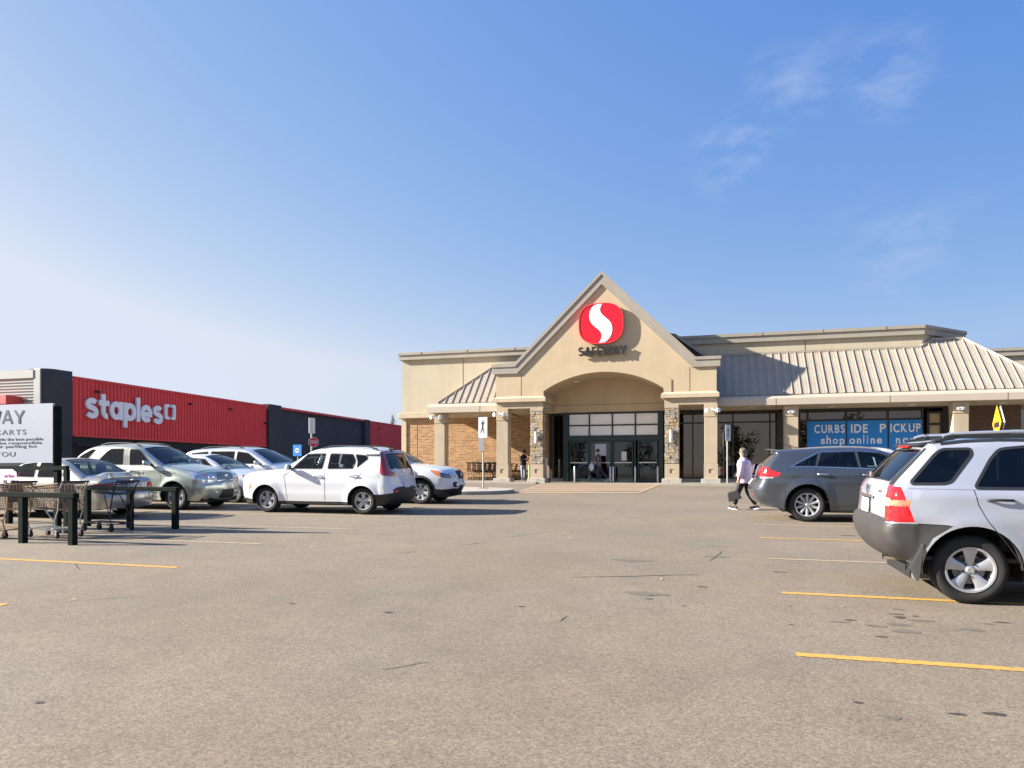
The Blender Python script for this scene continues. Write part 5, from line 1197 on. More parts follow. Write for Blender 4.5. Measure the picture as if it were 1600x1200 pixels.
# entrance clerestory + doors
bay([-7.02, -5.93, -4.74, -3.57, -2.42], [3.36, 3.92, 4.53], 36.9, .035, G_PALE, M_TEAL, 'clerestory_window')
sb('door_header', -7.05, -2.4, 36.80, 36.98, 3.12, 3.32, M_TEAL)
sb('door_post', -7.30, -7.02, 36.78, 37.0, ZS, 4.57, M_TEAL); sb('door_post', -2.40, -2.18, 36.78, 37.0, ZS, 4.57, M_TEAL)
def door(x0, x1, y, z1, open_=False):
    d = sub(S_, 'door'); d.location = -BASE[S_.name]
    f = MB(); t = .055
    f.box(x0, x0+t, y-.03, y+.03, ZS, z1); f.box(x1-t, x1, y-.03, y+.03, ZS, z1); f.box(x0+t, x1-t, y-.03, y+.03, z1-t*1.3, z1); f.box(x0+t, x1-t, y-.03, y+.03, ZS+.01, ZS+.2)
    obj('door_frame', f, M_TEAL, d)
    obj('pane', MB().add([(x0+t, y, ZS+.2), (x1-t, y, ZS+.2), (x1-t, y, z1-t), (x0+t, y, z1-t)], [(0, 1, 2, 3)]), G_DOOR, d)
    obj('push_bar', MB().box(x0+t, x1-t, y-.06, y-.04, ZS+1.0, ZS+1.05), M_STEEL, d)
door(-6.98, -5.98, 36.92, 3.11); door(-5.90, -4.80, 36.86, 3.11); door(-4.70, -3.70, 36.92, 3.11); door(-3.45, -2.45, 36.86, 3.11)
for x in (-5.94, -4.75, -3.6): sb('door_post', x-.04, x+.04, 36.82, 36.98, ZS, 3.12, M_TEAL)
# left and right side bays of the entrance
bay([-7.95, -7.32], [ZS+.2, 4.55], 37.4, .04, G_DOOR, M_TEAL); sb('window_sill', -8.0, -7.3, 37.3, 37.5, ZS, ZS+.2, M_CONC2)
sb('return_frame', -7.31, -7.2, 37.0, 37.5, ZS, 4.57, M_TEAL); sb('header', -8.3, -7.0, 37.25, 37.5, 4.55, 4.75, M_TEAL)
bay([-2.16, -1.5, -.75, .1, .45], [ZS+.25, 4.0, 4.5], 37.6, .035, G_BRONZE, M_DFR)
bay([.45, 1.20, 2.95, 3.30], [ZS+.25, 4.0, 4.5], 37.6, .035, G_BRONZE, M_DFR)
sb('dark_pier', 3.33, 4.28, 37.5, 37.8, ZS, 4.58, mat('bronze_panel', (.045, .028, .018), .5))
bay([4.31, 4.69, 6.42, 8.24, 9.71], [ZS+.25, 4.02, 4.46], 37.6, .045, G_BRONZE, M_DFR)
bay([9.95, 10.5], [ZS+.25, 3.75, 4.3], 37.6, .05, mat('tan_reflection', (.42, .33, .2), .8), M_DFR)  # beige reflection in the narrow door glass, painted as opaque tan panes
sb('dark_pier', 10.56, 11.2, 37.5, 37.9, ZS, 4.58, M_INT)
sb('window_sill', -2.2, 10.56, 37.5, 37.72, ZS, ZS+.2, M_CONC2); sb('window_header', -2.2, 10.55, 37.5, 37.75, 4.51, 4.60, M_DFR)
obj('brick_wall', MB().box(11.2, 13.75, 37.6, 37.9, .6, 4.58), brick_mat('brown_brick', (.12, .07, .045), (.09, .05, .03), (.10, .075, .05)), S_)
# interior shell behind the glass
sh = MB(); sh.box(-8.0, 10.7, 37.9, 44.0, .93, .955); sh.box(-8.2, 10.7, 44.0, 44.1, .9, 4.6); sh.box(-8.2, -8.0, 37.5, 44, .9, 4.6); sh.box(10.7, 10.8, 37.9, 44, .9, 4.6); sh.box(-8.2, 10.7, 37.9, 44, 4.6, 4.62)
obj('interior_shell', sh, M_INT, S_)
for k in range(7):
    x = -6.6+k*2.4; m = mat(('shelf_goods', 'shelf_goods_pale', 'shelf_goods_red')[k % 3], ((.10, .08, .05), (.16, .15, .13), (.14, .03, .025))[k % 3], .7, noise=(6, .6, 2)); sb('display_shelf', x, x+1.5, 41+(k % 2), 41.6+(k % 2), .96, 2.3, m)
# grilles on entrance: hanging poster inside, notices
sb('door_notice', -5.62, -5.05, 36.82, 36.825, 2.35, 2.95, mat('notice_paper', (.42, .45, .5), .5)); sb('door_notice', -4.28, -4.02, 36.88, 36.885, 2.1, 2.55, mat('notice_paper2', (.6, .6, .56), .5))
# blue posters
for k, (x0, x1) in enumerate([(4.66, 6.39), (6.45, 8.20), (8.28, 9.68)]):
    p = thing('poster', ('blue window poster panel reading CURBS over shop', 'blue window poster panel reading IDE P over online', 'blue window poster panel reading ICKUP over now!')[k], 'poster', ((x0+x1)/2, 37.5, 2.6), world=True)
    obj('poster_sheet', MB().box(x0, x1, 37.50, 37.515, 2.45, 3.97), mat('poster_blue', (.006, .22, .66), .45), p)
    zt0, zt1, zb0, zb1 = 3.39, 3.80, 2.86, 3.22
    sx = {0: [('CURBS', 4.98, 6.34, zt0, zt1), ('s', 5.27, 5.47, zb0+.0, zb0+.26), ('h', 5.53, 5.73, zb0, zb0+.42), ('o', 5.81, 6.04, zb0, zb0+.26), ('p', 6.12, 6.33, zb0-.14, zb0+.26)],
          1: [('IDE', 6.62, 7.35, zt0, zt1), ('P', 7.88, 8.14, zt0, zt1), ('o', 6.55, 6.80, zb0, zb0+.26), ('n', 6.88, 7.06, zb0, zb0+.26), ('l', 7.16, 7.20, zb0, zb0+.42), ('i', 7.32, 7.36, zb0, zb0+.38), ('n', 7.48, 7.66, zb0, zb0+.26), ('e', 7.74, 7.97, zb0, zb0+.26)],
          2: [('ICKUP', 8.34, 9.62, zt0, zt1), ('n', 8.57, 8.75, zb0, zb0+.26), ('o', 8.86, 9.10, zb0, zb0+.26), ('w', 9.16, 9.44, zb0, zb0+.26), ('!', 9.50, 9.55, zb0, zb0+.42)]}[k]
    for a in sx: word(a[0], a[1], a[2], a[3], a[4], 37.499, .004, mat('poster_white', (.85, .85, .83), .5), p, bold=.02, gap=.16)

# ---- round red emblem and name letters
LG = thing('store_sign', 'round red emblem with a white S curve above black SAFEWAY letters on the gable', 'sign', (-4.95, YP-.2, 8.6), world=True)
def lp(px, py): return (-4.95+(px-80.5)*.0311, 8.62-(py-46.5)*.0311)
n = 64; cx, cz = -4.95, 8.62; se = []
for k in range(n):
    a = 2*math.pi*k/n; ca, sa = math.cos(a), math.sin(a); e = 2/2.75
    se.append((cx+1.06*abs(ca)**e*(1 if ca > 0 else -1), cz+.965*abs(sa)**e*(1 if sa > 0 else -1)))
obj('emblem_disc', MB().prism(se, 'y', YP-.20, YP-.05), mat('sign_red', (.72, .006, .022), .35), LG)
def scl(p, k): return (cx+(p[0]-cx)*k, cz+(p[1]-cz)*k)
rim_ = MB(); A = [scl(p, 1.012) for p in se]; B = [scl(p, .975) for p in se]
vs = [(p[0], YP-.22, p[1]) for p in A]+[(p[0], YP-.22, p[1]) for p in B]+[(p[0], YP-.16, p[1]) for p in A]+[(p[0], YP-.202, p[1]) for p in B]
fs = []
for k in range(n):
    j = (k+1) % n; fs += [(k, j, n+j, n+k), (k, 2*n+k, 2*n+j, j), (n+k, n+j, 3*n+j, 3*n+k)]
obj('emblem_rim', rim_.add(vs, fs), mat('sign_rim', (.80, .05, .04), .35), LG, 30)
SC = [(83,16.2),(80.5,20.5),(79.3,25),(80.3,29.5),(83.5,33.8),(88,38),(92.5,41.8),(95.8,46),(97.8,51.5),(98.2,58),(96.8,64.5),(93.5,70),(89.5,73.8),(86,75.6),(81.5,76.3),(77.2,76.2),(79.5,73.2),(81.3,69),(81.8,64.5),(80.5,60.2),(77.5,56.5),(73,52.6),(68.5,48.6),(65,44.2),(63,39),(62.4,33.5),(63.3,27.5),(66,22),(70.5,18),(76,16.4)]
SCr = [lp(*p) for p in SC]
obj('emblem_curve', MB().prism(SCr, 'y', YP-.212, YP-.201), mat('sign_white', (.80, .79, .80), .4), LG)
stroke_word('SAFEWAY', -6.03, -3.74, 7.11, .40, .23, YP-.11, .07, mat('sign_black', (.012, .011, .010), .6), LG, '-y', .10)
obj('raceway', MB().box(-5.9, -3.9, YP-.105, YP-.003, 7.22, 7.36), M_COL, LG)

# ------------------------------------------------------------------ red and charcoal store on the left
T_ = thing('office_supply_store', 'long low store with ribbed red panels between charcoal stucco piers', 'store building', (-37.8, 60, 1.3), world=True)
M_CHAR = mat('charcoal_stucco', (.046, .048, .056), .85, noise=(.6, .15, 9), bump=(20, .3)); M_CHAR2 = mat('charcoal_base', (.022, .022, .025), .9, noise=(1.5, .15))
M_REDP = mat('red_siding', (.70, .045, .05), .55, noise=(.5, .05)); M_GREYS = mat('silver_siding', (.36, .36, .335), .45, .1)
XW = -37.8
def tb(name, x0, x1, y0, y1, z0, z1, m, bevel=None): return obj(name, MB().box(x0, x1, y0, y1, z0, z1), m, T_, bevel=bevel)
tb('wall', XW-8, XW, 35.2, 120, .9, 7.2, M_CHAR)
def red_panel(y0, y1, z0, z1, pitch=.30):
    mb = MB(); y = y0; pts = []
    while y < y1-.01:
        for dy, dx in ((0, 0), (.12, 0), (.15, .06), (.27, .06)): 
            if y+dy <= y1: pts.append((XW+.10+dx, y+dy))
        y += pitch
    pts.append((XW+.10, y1))
    vs = [(p[0], p[1], z0) for p in pts]+[(p[0], p[1], z1) for p in pts]; n = len(pts)
    obj('red_panel', MB().add(vs, [(i, i+1, n+i+1, n+i) for i in range(n-1)]), M_REDP, T_, fix=False)
    tb('panel_edge', XW, XW+.22, y0, y1, z1-.02, z1+.12, M_REDP); tb('panel_edge', XW, XW+.24, y0, y1, z0-.10, z0-.0, M_REDP)
red_panel(35.4, 55.4, 3.80, 7.28); red_panel(75.2, 118, 3.80, 7.28)
tb('lower_wall', XW, XW+.10, 35.4, 55.4, .9, 3.68, M_CHAR2); tb('ledge', XW, XW+.5, 35.4, 55.6, 3.1, 3.3, M_CHAR2); tb('lower_wall', XW, XW+.10, 75.2, 118, .9, 3.68, M_CHAR2)
tb('roof_edge', XW-.3, XW+.28, 57.5, 74.2, 7.22, 7.42, M_REDP)
tb('pier', XW-.4, XW+.35, 55.45, 57.4, .9, 7.52, M_CHAR); tb('pier', XW-.4, XW+.35, 73.9, 75.1, .9, 7.45, M_CHAR)
for y in (37, 45.5, 50.2, 55.0, 77.6): tb('wall_lamp', XW+.17, XW+.42, y, y+.18, 6.55 if y != 55.0 else 5.7, 6.68 if y != 55.0 else 5.85, M_BLACK)
# rounded corner tower and silver siding facing the lot
cor = MB(); n = 14; cxn, cyn, rr = XW-.62, 34.42, .66
prf = [(cxn+rr*math.cos(a), cyn+rr*math.sin(a)) for a in np.linspace(-math.pi/2, .2, n)]
poly = [(XW-1.4, cyn-rr)]+prf+[(XW+.1, 35.38), (XW-1.4, 35.38)]
obj('corner_tower', MB().prism(poly, 'z', .9, 7.62), M_CHAR, T_, 30)
obj('corner_cap', MB().prism(poly, 'z', 7.621, 7.68), mat('dark_cap', (.04, .045, .05), .5), T_)
yS = cyn-rr
mb = MB(); zz = 3.2; pts = []
while zz < 7.0:
    for dz, dy in ((0, 0), (.07, 0), (.09, -.05), (.16, -.05)): pts.append((yS-.02+dy, zz+dz))
    zz += .18
n = len(pts); vs = [(-62, p[0], p[1]) for p in pts]+[(XW-.95, p[0], p[1]) for p in pts]
obj('silver_siding', mb.add(vs, [(i, i+1, n+i+1, n+i) for i in range(n-1)]), M_GREYS, T_, fix=False)
obj('front_wall', MB().box(-62, XW-1.41, yS+.02, 36, .9, 7.5), M_CHAR2, T_); obj('silver_trim', MB().box(-62, XW-.95, yS-.14, yS+.0, 7.12, 7.60), M_GREYS, T_)
obj('silver_pillar', MB().box(XW-.95, XW-.45, yS-.10, yS-.005, .9, 7.66), M_GREYS, T_, bevel=.03)
obj('awning', MB().box(-62, XW-1.75, yS-1.2, yS-.12, 5.5, 6.0), mat('awning_red', (.62, .06, .05), .6), T_)
# name letters
SG = thing('wall_sign', 'big white lowercase staples letters and bracket mark on ribbed red siding', 'sign', (XW, 40, 5.3), world=True)
xs_ = dict(s=(36.05, 37.3))
def letter(ch, y0, y1, z0, z1, bold=.035):
    me = glyph_mesh(ch, 1, .3, bold); co = np.empty(len(me.vertices)*3); me.vertices.foreach_get('co', co); co = co.reshape(-1, 3); mn, mx = co.min(0), co.max(0)
    new = np.stack([XW+.2+(co[:, 2]-mn[2])*.8, y0+(co[:, 0]-mn[0])/(mx[0]-mn[0])*(y1-y0), z0+(co[:, 1]-mn[1])/(mx[1]-mn[1])*(z1-z0)], 1)
    me.vertices.foreach_set('co', new.reshape(-1)); me.update(); bm = bmesh.new(); bm.from_mesh(me); bmesh.ops.remove_doubles(bm, verts=bm.verts, dist=1e-5); bmesh.ops.recalc_face_normals(bm, faces=bm.faces); bm.to_mesh(me); bm.free()
    obj('letter', me, mat('sign_letter_white', (.72, .72, .76), .45), SG)
# (y0,y1,z0,z1)
LT = [('s', 35.95, 37.18, 4.56, 5.68), ('t', 37.10, 38.0, 4.57, 5.98), ('a', 37.95, 39.25, 4.52, 5.64), ('p', 39.32, 40.68, 4.10, 5.62), ('l', 40.78, 41.18, 4.55, 5.95), ('e', 41.28, 42.55, 4.52, 5.62), ('s', 42.6, 43.75, 4.52, 5.60)]
stroke_word('staples', 36.11, 42.74, 4.93, 1.2, .29, XW+.2, .15, mat('sign_letter_white', (.82, .82, .86), .45), SG, '+x', .02)
for s in (0, 1):
    y0 = 42.88 if s == 0 else 43.50; mb = MB(); q = .46; z0_, z1_ = 5.28, 6.37; c_ = .10; w_ = .20
    pl = [(q, z1_), (c_, z1_), (0, z1_-c_), (0, z0_+c_), (c_, z0_), (q, z0_), (q, z0_+w_), (.24, z0_+w_), (.24, z1_-w_), (q, z1_-w_)]
    pl = [((y0+p[0]) if s == 0 else (y0+q-p[0]), p[1]) for p in pl]
    obj('bracket_mark', mb.prism(pl, 'x', XW+.2, XW+.36), mat('sign_letter_white', (.72, .72, .76)), SG)
# building piece seen through the canopy gap on the far right
t = thing('storage_building', 'pale grey building seen under the canopy at the far right', 'building', (22, 56, 1.2), world=True)
obj('wall', MB().box(15.5, 45, 56, 60, .9, 5.0), mat('grey_panel', (.34, .34, .31), .8, noise=(.6, .1)), t); obj('roof_edge', MB().box(15.2, 45, 55.7, 60, 5.0, 5.5), mat('grey_trim', (.42, .42, .38), .7), t)
obj('shutter', MB().box(18, 26, 55.9, 56, 1.2, 4.2), mat('grey_shutter', (.25, .26, .25), .6), t)
# ------------------------------------------------------------------ survey helper (photo pixel -> point on a plane y = Y)
def onY(px, py, Y):
    u = (px-800)/1120; v = (py-737)/1120; c, s = math.cos(R(PSI)), math.sin(R(PSI)); r0, r1 = u*c-s, u*s+c; d = Y/r1
    return r0*d, CAM_H-v*d

# ------------------------------------------------------------------ cart corral
M_GRN = mat('corral_green', (.008, .012, .009), .9, noise=(8, .3), spec=.15)
CR = thing('cart_corral', 'dark green timber cart corral rails around two shopping carts', 'cart corral', (-11.5, 10.8, G(-11.5, 10.8)), world=True)
def post(x, y, h, w=.105, top=None):
    g = G(x, y); obj('post', MB().box(x-w/2, x+w/2, y-w/2, y+w/2, g-.05, g+h), M_GRN, CR, bevel=.008)
def rail(x0, x1, y, z0, z1, h=.085, w=.12):
    mb = MB(); mb.add([(x0, y-w/2, z0-h), (x1, y-w/2, z1-h), (x1, y+w/2, z1-h), (x0, y+w/2, z0-h), (x0, y-w/2, z0), (x1, y-w/2, z1), (x1, y+w/2, z1), (x0, y+w/2, z0)], [(0,3,2,1),(4,5,6,7),(0,1,5,4),(1,2,6,5),(2,3,7,6),(3,0,4,7)])
    obj('rail', mb, M_GRN, CR, bevel=.008)
for x in (-10.17, -11.22, -13.3, -15.4): post(x, 9.55, .79)
rail(-15.5, -10.09, 9.55, 1.21, 1.17)
for x in (-10.32, -11.42, -12.5, -14.6, -16.4): post(x, 12.1, .76)
rail(-16.5, -10.25, 12.1, 1.27, 1.21)
BYD = 10.85
bx1 = onY(83, 700, BYD)[0]; bx0 = onY(-126, 700, BYD)[0]; bz1 = onY(83, 630, BYD)[1]; bz0 = onY(83, 723, BYD)[1]
for x in (bx1+.03, bx0-.03): obj('sign_post', MB().box(x-.05, x+.05, BYD+.02, BYD+.12, .2, bz1-.05 if x > -13 else bz1), M_GRN, CR, bevel=.006)
obj('cross_rail', MB().box(bx0, bx1+.30, BYD+.0, BYD+.08, bz0-.14, bz0-.06), M_GRN, CR); obj('brace_post', MB().box(bx1+.24, bx1+.32, BYD+.0, BYD+.08, .3, bz0-.14), M_GRN, CR)
BD = thing('cart_sign', 'white SAFEWAY shopping carts notice board on the corral posts', 'sign', ((bx0+bx1)/2, BYD, bz0), world=True)
obj('board', MB().box(bx0, bx1, BYD-.012, BYD+.012, bz0, bz1), mat('board_white', (.36, .38, .45), .5, noise=(1.2, .04)), BD)
obj('board_edge', MB().box(bx1, bx1+.012, BYD-.02, BYD+.02, bz0, bz1), M_STEEL, BD)
M_INK = mat('sign_ink', (.035, .045, .09), .6)
cxp = -21
def brow(text, xr, yt, yb, bold=0, nm='letter', xl=None):
    x1, zt = onY(xr, yt, BYD); x0 = onY(2*cxp-xr if xl is None else xl, yt, BYD)[0]; zb = onY(xr, yb, BYD)[1]
    if nm == 'letter': word(text, x0, x1, zb, zt, BYD-.0125, .003, M_INK, BD, bold=bold, gap=.14)
    else:
        me = text_mesh(text, 1, .004, bold); fit(me, x1-x0, zt-zb)
        o = stuff(obj(nm, me, M_INK, BD)); o.rotation_euler = (R(90), 0, 0); o.location = Vector(((x0+x1)/2, BYD-.0145, (zt+zb)/2)) - BASE[BD.name]
_x1 = onY(39, 641, BYD)[0]; _x0 = onY(-81, 641, BYD)[0]; stroke_word('SAFEWAY', _x0, _x1, onY(39, 661.5, BYD)[1], onY(39, 641, BYD)[1]-onY(39, 661.5, BYD)[1], .14, BYD-.0125, .003, M_INK, BD, '-y', .12); brow('SHOPPING CARTS', 42, 671, 679, .01)
for t, xr, y in (('We value your care.  Help us provide the best possible', 68, 683.5), ('facilities. Safeway cannot be responsible', 66, 689.3), ('for missing carts left in our parking lot', 58, 695)): brow(t, xr, y, y+5.6, .004, 'text_line', -110)
brow('THANK YOU', 25, 706, 713.3, .01)
NP = thing('paper_notice', 'small white paper notice with magenta heading below the cart sign', 'notice', (-13.3, BYD-.03, 1.3), world=True)
nx0, nx1 = onY(-30, 740, BYD-.05)[0], onY(27, 740, BYD-.05)[0]; nz1, nz0 = onY(0, 733, BYD-.05)[1], onY(0, 758, BYD-.05)[1]
obj('sheet', MB().add([(nx0, BYD-.05, nz0), (nx1, BYD-.05, nz0), (nx1-.02, BYD-.05, nz1-.06), (nx1-.12, BYD-.05, nz1), (nx0, BYD-.05, nz1), (nx0, BYD-.045, nz0), (nx1, BYD-.045, nz0), (nx1-.02, BYD-.045, nz1-.06), (nx1-.12, BYD-.045, nz1), (nx0, BYD-.045, nz1)], [(0,1,2,3,4),(9,8,7,6,5),(1,6,7,2),(2,7,8,3)]), mat('notice_white', (.66, .64, .70), .6), NP)
me = text_mesh('ear Here', 1, .002, .02); fit(me, .24, .06); o = obj('heading', me, mat('magenta_ink', (.45, .02, .22), .6), NP); o.rotation_euler = (R(90), 0, 0); o.location = Vector((nx1-.2, BYD-.053, nz1-.13))-BASE[NP.name]
for k in range(3): obj('picture', MB().cbox((nx1-.1-k*.2, BYD-.051, nz1-.24), (.09, .002, .05)), M_INK, NP)

# ------------------------------------------------------------------ shopping carts
def cart(name, label, loc, yaw, grp, mb_mat, fr_mat, fine=True, shelf=False, base=None):
    t = thing(name, label, 'shopping cart', loc, yaw, grp)
    sp = .045 if fine else .13; rw = .0045 if fine else .008
    L, h0, h1, wf, wr = .86, .50, .98, .19, .27
    if shelf: L, h0, h1 = .62, .72, .95
    def P(u, w, v):   # u along 0 rear..1 front, w -1..1, v 0 bottom..1 top
        x = u*L-(1-v)*.03+(.07*v*u); half = (wr+(wf-wr)*u)*(.86+.14*v); top = h1-.07*u; bot = h0+.03*u
        return (x, w*half, bot+(top-bot)*v)
    b = MB()
    nu, nv = int(L/sp), int((h1-h0)/sp)
    for w in (-1, 1):
        for i in range(nu+1): b.tube(P(i/nu, w, 0), P(i/nu, w, 1), rw, n=4, caps=False)
        for j in range(nv+1): b.tube(P(0, w, j/nv), P(1, w, j/nv), rw, n=4, caps=False)
    for u in (0, 1):
        for i in range(9): ww = -1+2*i/8; b.tube(P(u, ww, 0), P(u, ww, 1), rw, n=4, caps=False)
        for j in range(nv+1): b.tube(P(u, -1, j/nv), P(u, 1, j/nv), rw, n=4, caps=False)
    for i in range(9): ww = -1+2*i/8; b.tube(P(0, ww, 0), P(1, ww, 0), rw, n=4, caps=False)
    for i in range(0, nu+1, 2): b.tube(P(i/nu, -1, 0), P(i/nu, 1, 0), rw, n=4, caps=False)
    obj('basket', b, mb_mat, t)
    r = MB(); r.path([P(0, -1, 1), P(1, -1, 1), P(1, 1, 1), P(0, 1, 1), P(0, -1, 1)], .011, 6); obj('basket_rim', r, mb_mat, t)
    f = MB()
    for s in (-1, 1):
        f.path([(-.10, s*.25, h1+.03), (-.02, s*.25, h1-.1), (.02, s*.25, h0), (.10, s*.25, .30), (.05, s*.25, .14), (.75, s*.17, .17), (.83, s*.17, .14)], .013, 6)
        f.tube((.1, s*.25, .30), P(.55, s*.9, 0), .010, n=6)
    f.tube((.05, -.25, .15), (.05, .25, .15), .012, n=6); f.tube((.75, -.17, .17), (.75, .17, .17), .012, n=6)
    obj('frame', f, fr_mat, t, 50)
    ra = MB()
    for k in range(7): y = -.2+.4*k/6; ra.tube((.08, y, .17), (.74, y*.75, .19), .006, n=4)
    obj('lower_rack', ra, fr_mat, t)
    obj('handle', MB().tube((-.10, -.27, h1+.03), (-.10, .27, h1+.03), .018, n=10), mat('cart_handle', (.03, .03, .03), .5), t, 50)
    if fine and not shelf:
        obj('child_seat', MB().add([(.04, -.22, h0+.14), (.04, .22, h0+.14), (.20, .2, h1-.02), (.20, -.2, h1-.02), (.05, -.22, h0+.14), (.05, .22, h0+.14), (.21, .2, h1-.02), (.21, -.2, h1-.02)], [(0,1,2,3),(4,7,6,5),(0,3,7,4),(1,5,6,2),(2,6,7,3),(0,4,5,1)]), mat('seat_flap_brown', (.17, .10, .06), .6), t)
    for (cx, cy, ff) in ((.06, .24, 0), (.06, -.24, 0), (.80, .17, 1), (.80, -.17, 1)):
        w = sub(t, 'caster'); w.location = (cx, cy, 0)
        obj('caster_wheel', MB().lathe([(.0, -.016), (.05, -.016), (.062, -.010), (.062, .010), (.05, .016), (0, .016)], (0, 0, .062), 'y', 14), M_TYRE, w, 40)
        obj('caster_hub', MB().lathe([(0, -.019), (.022, -.019), (.022, .019), (0, .019)], (0, 0, .062), 'y', 10), fr_mat, w, 40)
        k = MB(); 
        for s in (-1, 1): k.add([(-.02, s*.022-.003, .05), (.02, s*.022-.003, .05), (.025, s*.022-.003, .15), (-.025, s*.022-.003, .15), (-.02, s*.022+.003, .05), (.02, s*.022+.003, .05), (.025, s*.022+.003, .15), (-.025, s*.022+.003, .15)], [(0,1,2,3),(4,7,6,5),(0,4,5,1),(1,5,6,2),(2,6,7,3),(3,7,4,0)])
        k.box(-.025, .025, -.024, .024, .14, .15); obj('caster_fork', k, fr_mat, w)
    return t
M_TANW = mat('tan_cart_plastic', (.23, .155, .09), .5, noise=(6, .2)); M_CFR = mat('cart_frame_steel', (.42, .42, .43), .35, .8); M_BWIRE = mat('black_wire', (.03, .03, .032), .5, .3)
cx_, cy_ = -11.05, 10.35
cart('shopping_cart', 'large tan mesh shopping cart inside the corral behind the front rail', (cx_, cy_, G(cx_, cy_)), R(176), 'shopping carts', M_TANW, M_CFR)
cx_, cy_ = -12.0, 10.15
cart('shopping_cart', 'second tan shopping cart cut off by the left edge of the picture', (cx_, cy_, G(cx_, cy_)), R(183), 'shopping carts', M_TANW, mat('tan_cart_frame', (.36, .22, .12), .5))
cx_, cy_ = -10.95, 11.45
cart('shopping_cart', 'small black wire shopping cart by the back rail of the corral', (cx_, cy_, G(cx_, cy_)), R(178), 'shopping carts', M_BWIRE, M_BWIRE, shelf=True)
first = cart('shopping_cart', 'black shopping cart at the left end of the nested row against the brick wall', (-12.95, 38.2, 1.045), 0, 'nested carts by the brick wall', M_BWIRE, M_BWIRE, fine=False)
NL = ['black shopping cart second from the left in the nested row', 'black shopping cart third from the left in the nested row', 'black shopping cart in the middle of the nested row of seven', 'black shopping cart third from the right in the nested row', 'black shopping cart second from the right in the nested row', 'black shopping cart at the right end of the nested row beside the column']
for k in range(6):
    c = copy_tree(first); c.location = (-12.95+.31*(k+1), 38.2, 1.045); c['label'] = NL[k]

# ------------------------------------------------------------------ signs
M_SIGNB = mat('sign_back', (.42, .42, .42), .4, .6); M_SIGNW = mat('sign_face_white', (.62, .63, .68), .45); M_POLE = mat('galvanised_pole', (.42, .41, .38), .5, .5)
def walker(parent, c, h, ang=0, sgn=1):
    """walking figure, flat print proud of the panel (local y = out)"""
    P = [[(-.02,.43),(.02,.45),(.05,.43),(.05,.39),(.02,.37),(-.01,.39)], [(-.03,.36),(.04,.37),(.07,.30),(.14,.22),(.12,.19),(.05,.25),(.05,.12),(-.05,.12),(-.05,.24),(-.09,.16),(-.12,.18),(-.08,.29)], [(-.05,.13),(.05,.13),(.03,.0),(.06,-.14),(.09,-.30),(.13,-.31),(.13,-.34),(.05,-.34),(-.01,-.1),(-.05,-.18),(-.13,-.33),(-.17,-.31),(-.09,-.12)]]
    for p in P: obj('pictogram', MB().prism([(sgn*x*h, z*h-.02) for x, z in p], 'y', -.0135, -.0125), M_BLACK, parent)
def ped_sign(name, label, x, y, gz, zb, zt, w, yaw, second=True, polez=None):
    t = thing(name, label, 'road sign', (x, y, gz), 0)
    obj('pole', MB().tube((0, 0, -.02), (0, 0, zt-gz-.04), .032, n=10), M_POLE, t, 50)
    for k in range(2 if second else 1):
        e = sub(t, 'sign_panel'); e.location = (0, 0, 0); e.rotation_euler = (0, 0, yaw if k == 0 else yaw+R(155)); h = zt-zb; zc = (zt+zb)/2-gz
        pn = sub(t, 'panel') if False else None
        o = obj('sheet', MB().box(-w/2, w/2, -.012, -.004, -h/2, h/2), M_SIGNW, e); o.location = (0, -.03, zc)
        o2 = obj('edge', MB().box(-w/2-.006, w/2+.006, -.0035, .004, -h/2-.006, h/2+.006), M_SIGNB, e); o2.location = (0, -.03, zc)
        for pth in ():
            pass
        hh = h*.82
        P = [[(-.02,.43),(.02,.45),(.05,.43),(.05,.39),(.02,.37),(-.01,.39)], [(-.03,.36),(.04,.37),(.07,.30),(.14,.22),(.12,.19),(.05,.25),(.05,.12),(-.05,.12),(-.05,.24),(-.09,.16),(-.12,.18),(-.08,.29)], [(-.05,.13),(.05,.13),(.03,.0),(.06,-.14),(.09,-.30),(.13,-.31),(.13,-.34),(.05,-.34),(-.01,-.1),(-.05,-.18),(-.13,-.33),(-.17,-.31),(-.09,-.12)]]
        for p in P:
            q = obj('pictogram', MB().prism([(x_*hh, z_*hh) for x_, z_ in p], 'y', -.0145, -.0125), M_BLACK, e); q.location = (0, -.03, zc)
    return t
gx_, gy_ = unproj(755, 768); gz_ = G(gx_, gy_)+.13; zt = onY(755, 652, gy_)[1]; zb = onY(755, 684, gy_)[1]
pst = ped_sign('pedestrian_sign', 'white pedestrian crossing sign on a pole on the kerb island left of the doors', gx_, gy_, gz_, zb, zt, .37, R(-4))
obj('small_plate', MB().box(-.17, .04, -.05, -.04, onY(755, 705, gy_)[1]-gz_, onY(755, 685.5, gy_)[1]-gz_), M_SIGNB, pst)
obj('base_plate', MB().cbox((0, 0, .01), (.35, .12, .02)), mat('rusty_steel', (.12, .07, .05), .8), pst)
gy_ = 34.25; gx_ = onY(1136.5, 754, gy_)[0]; gz_ = ZS+.03; zt = onY(1140, 664, gy_)[1]; zb = onY(1140, 689, gy_)[1]
ped_sign('pedestrian_sign', 'narrow angled pedestrian crossing sign in front of the dark windows near the woman', gx_, gy_, gz_, zb, zt, .50, R(62), False)
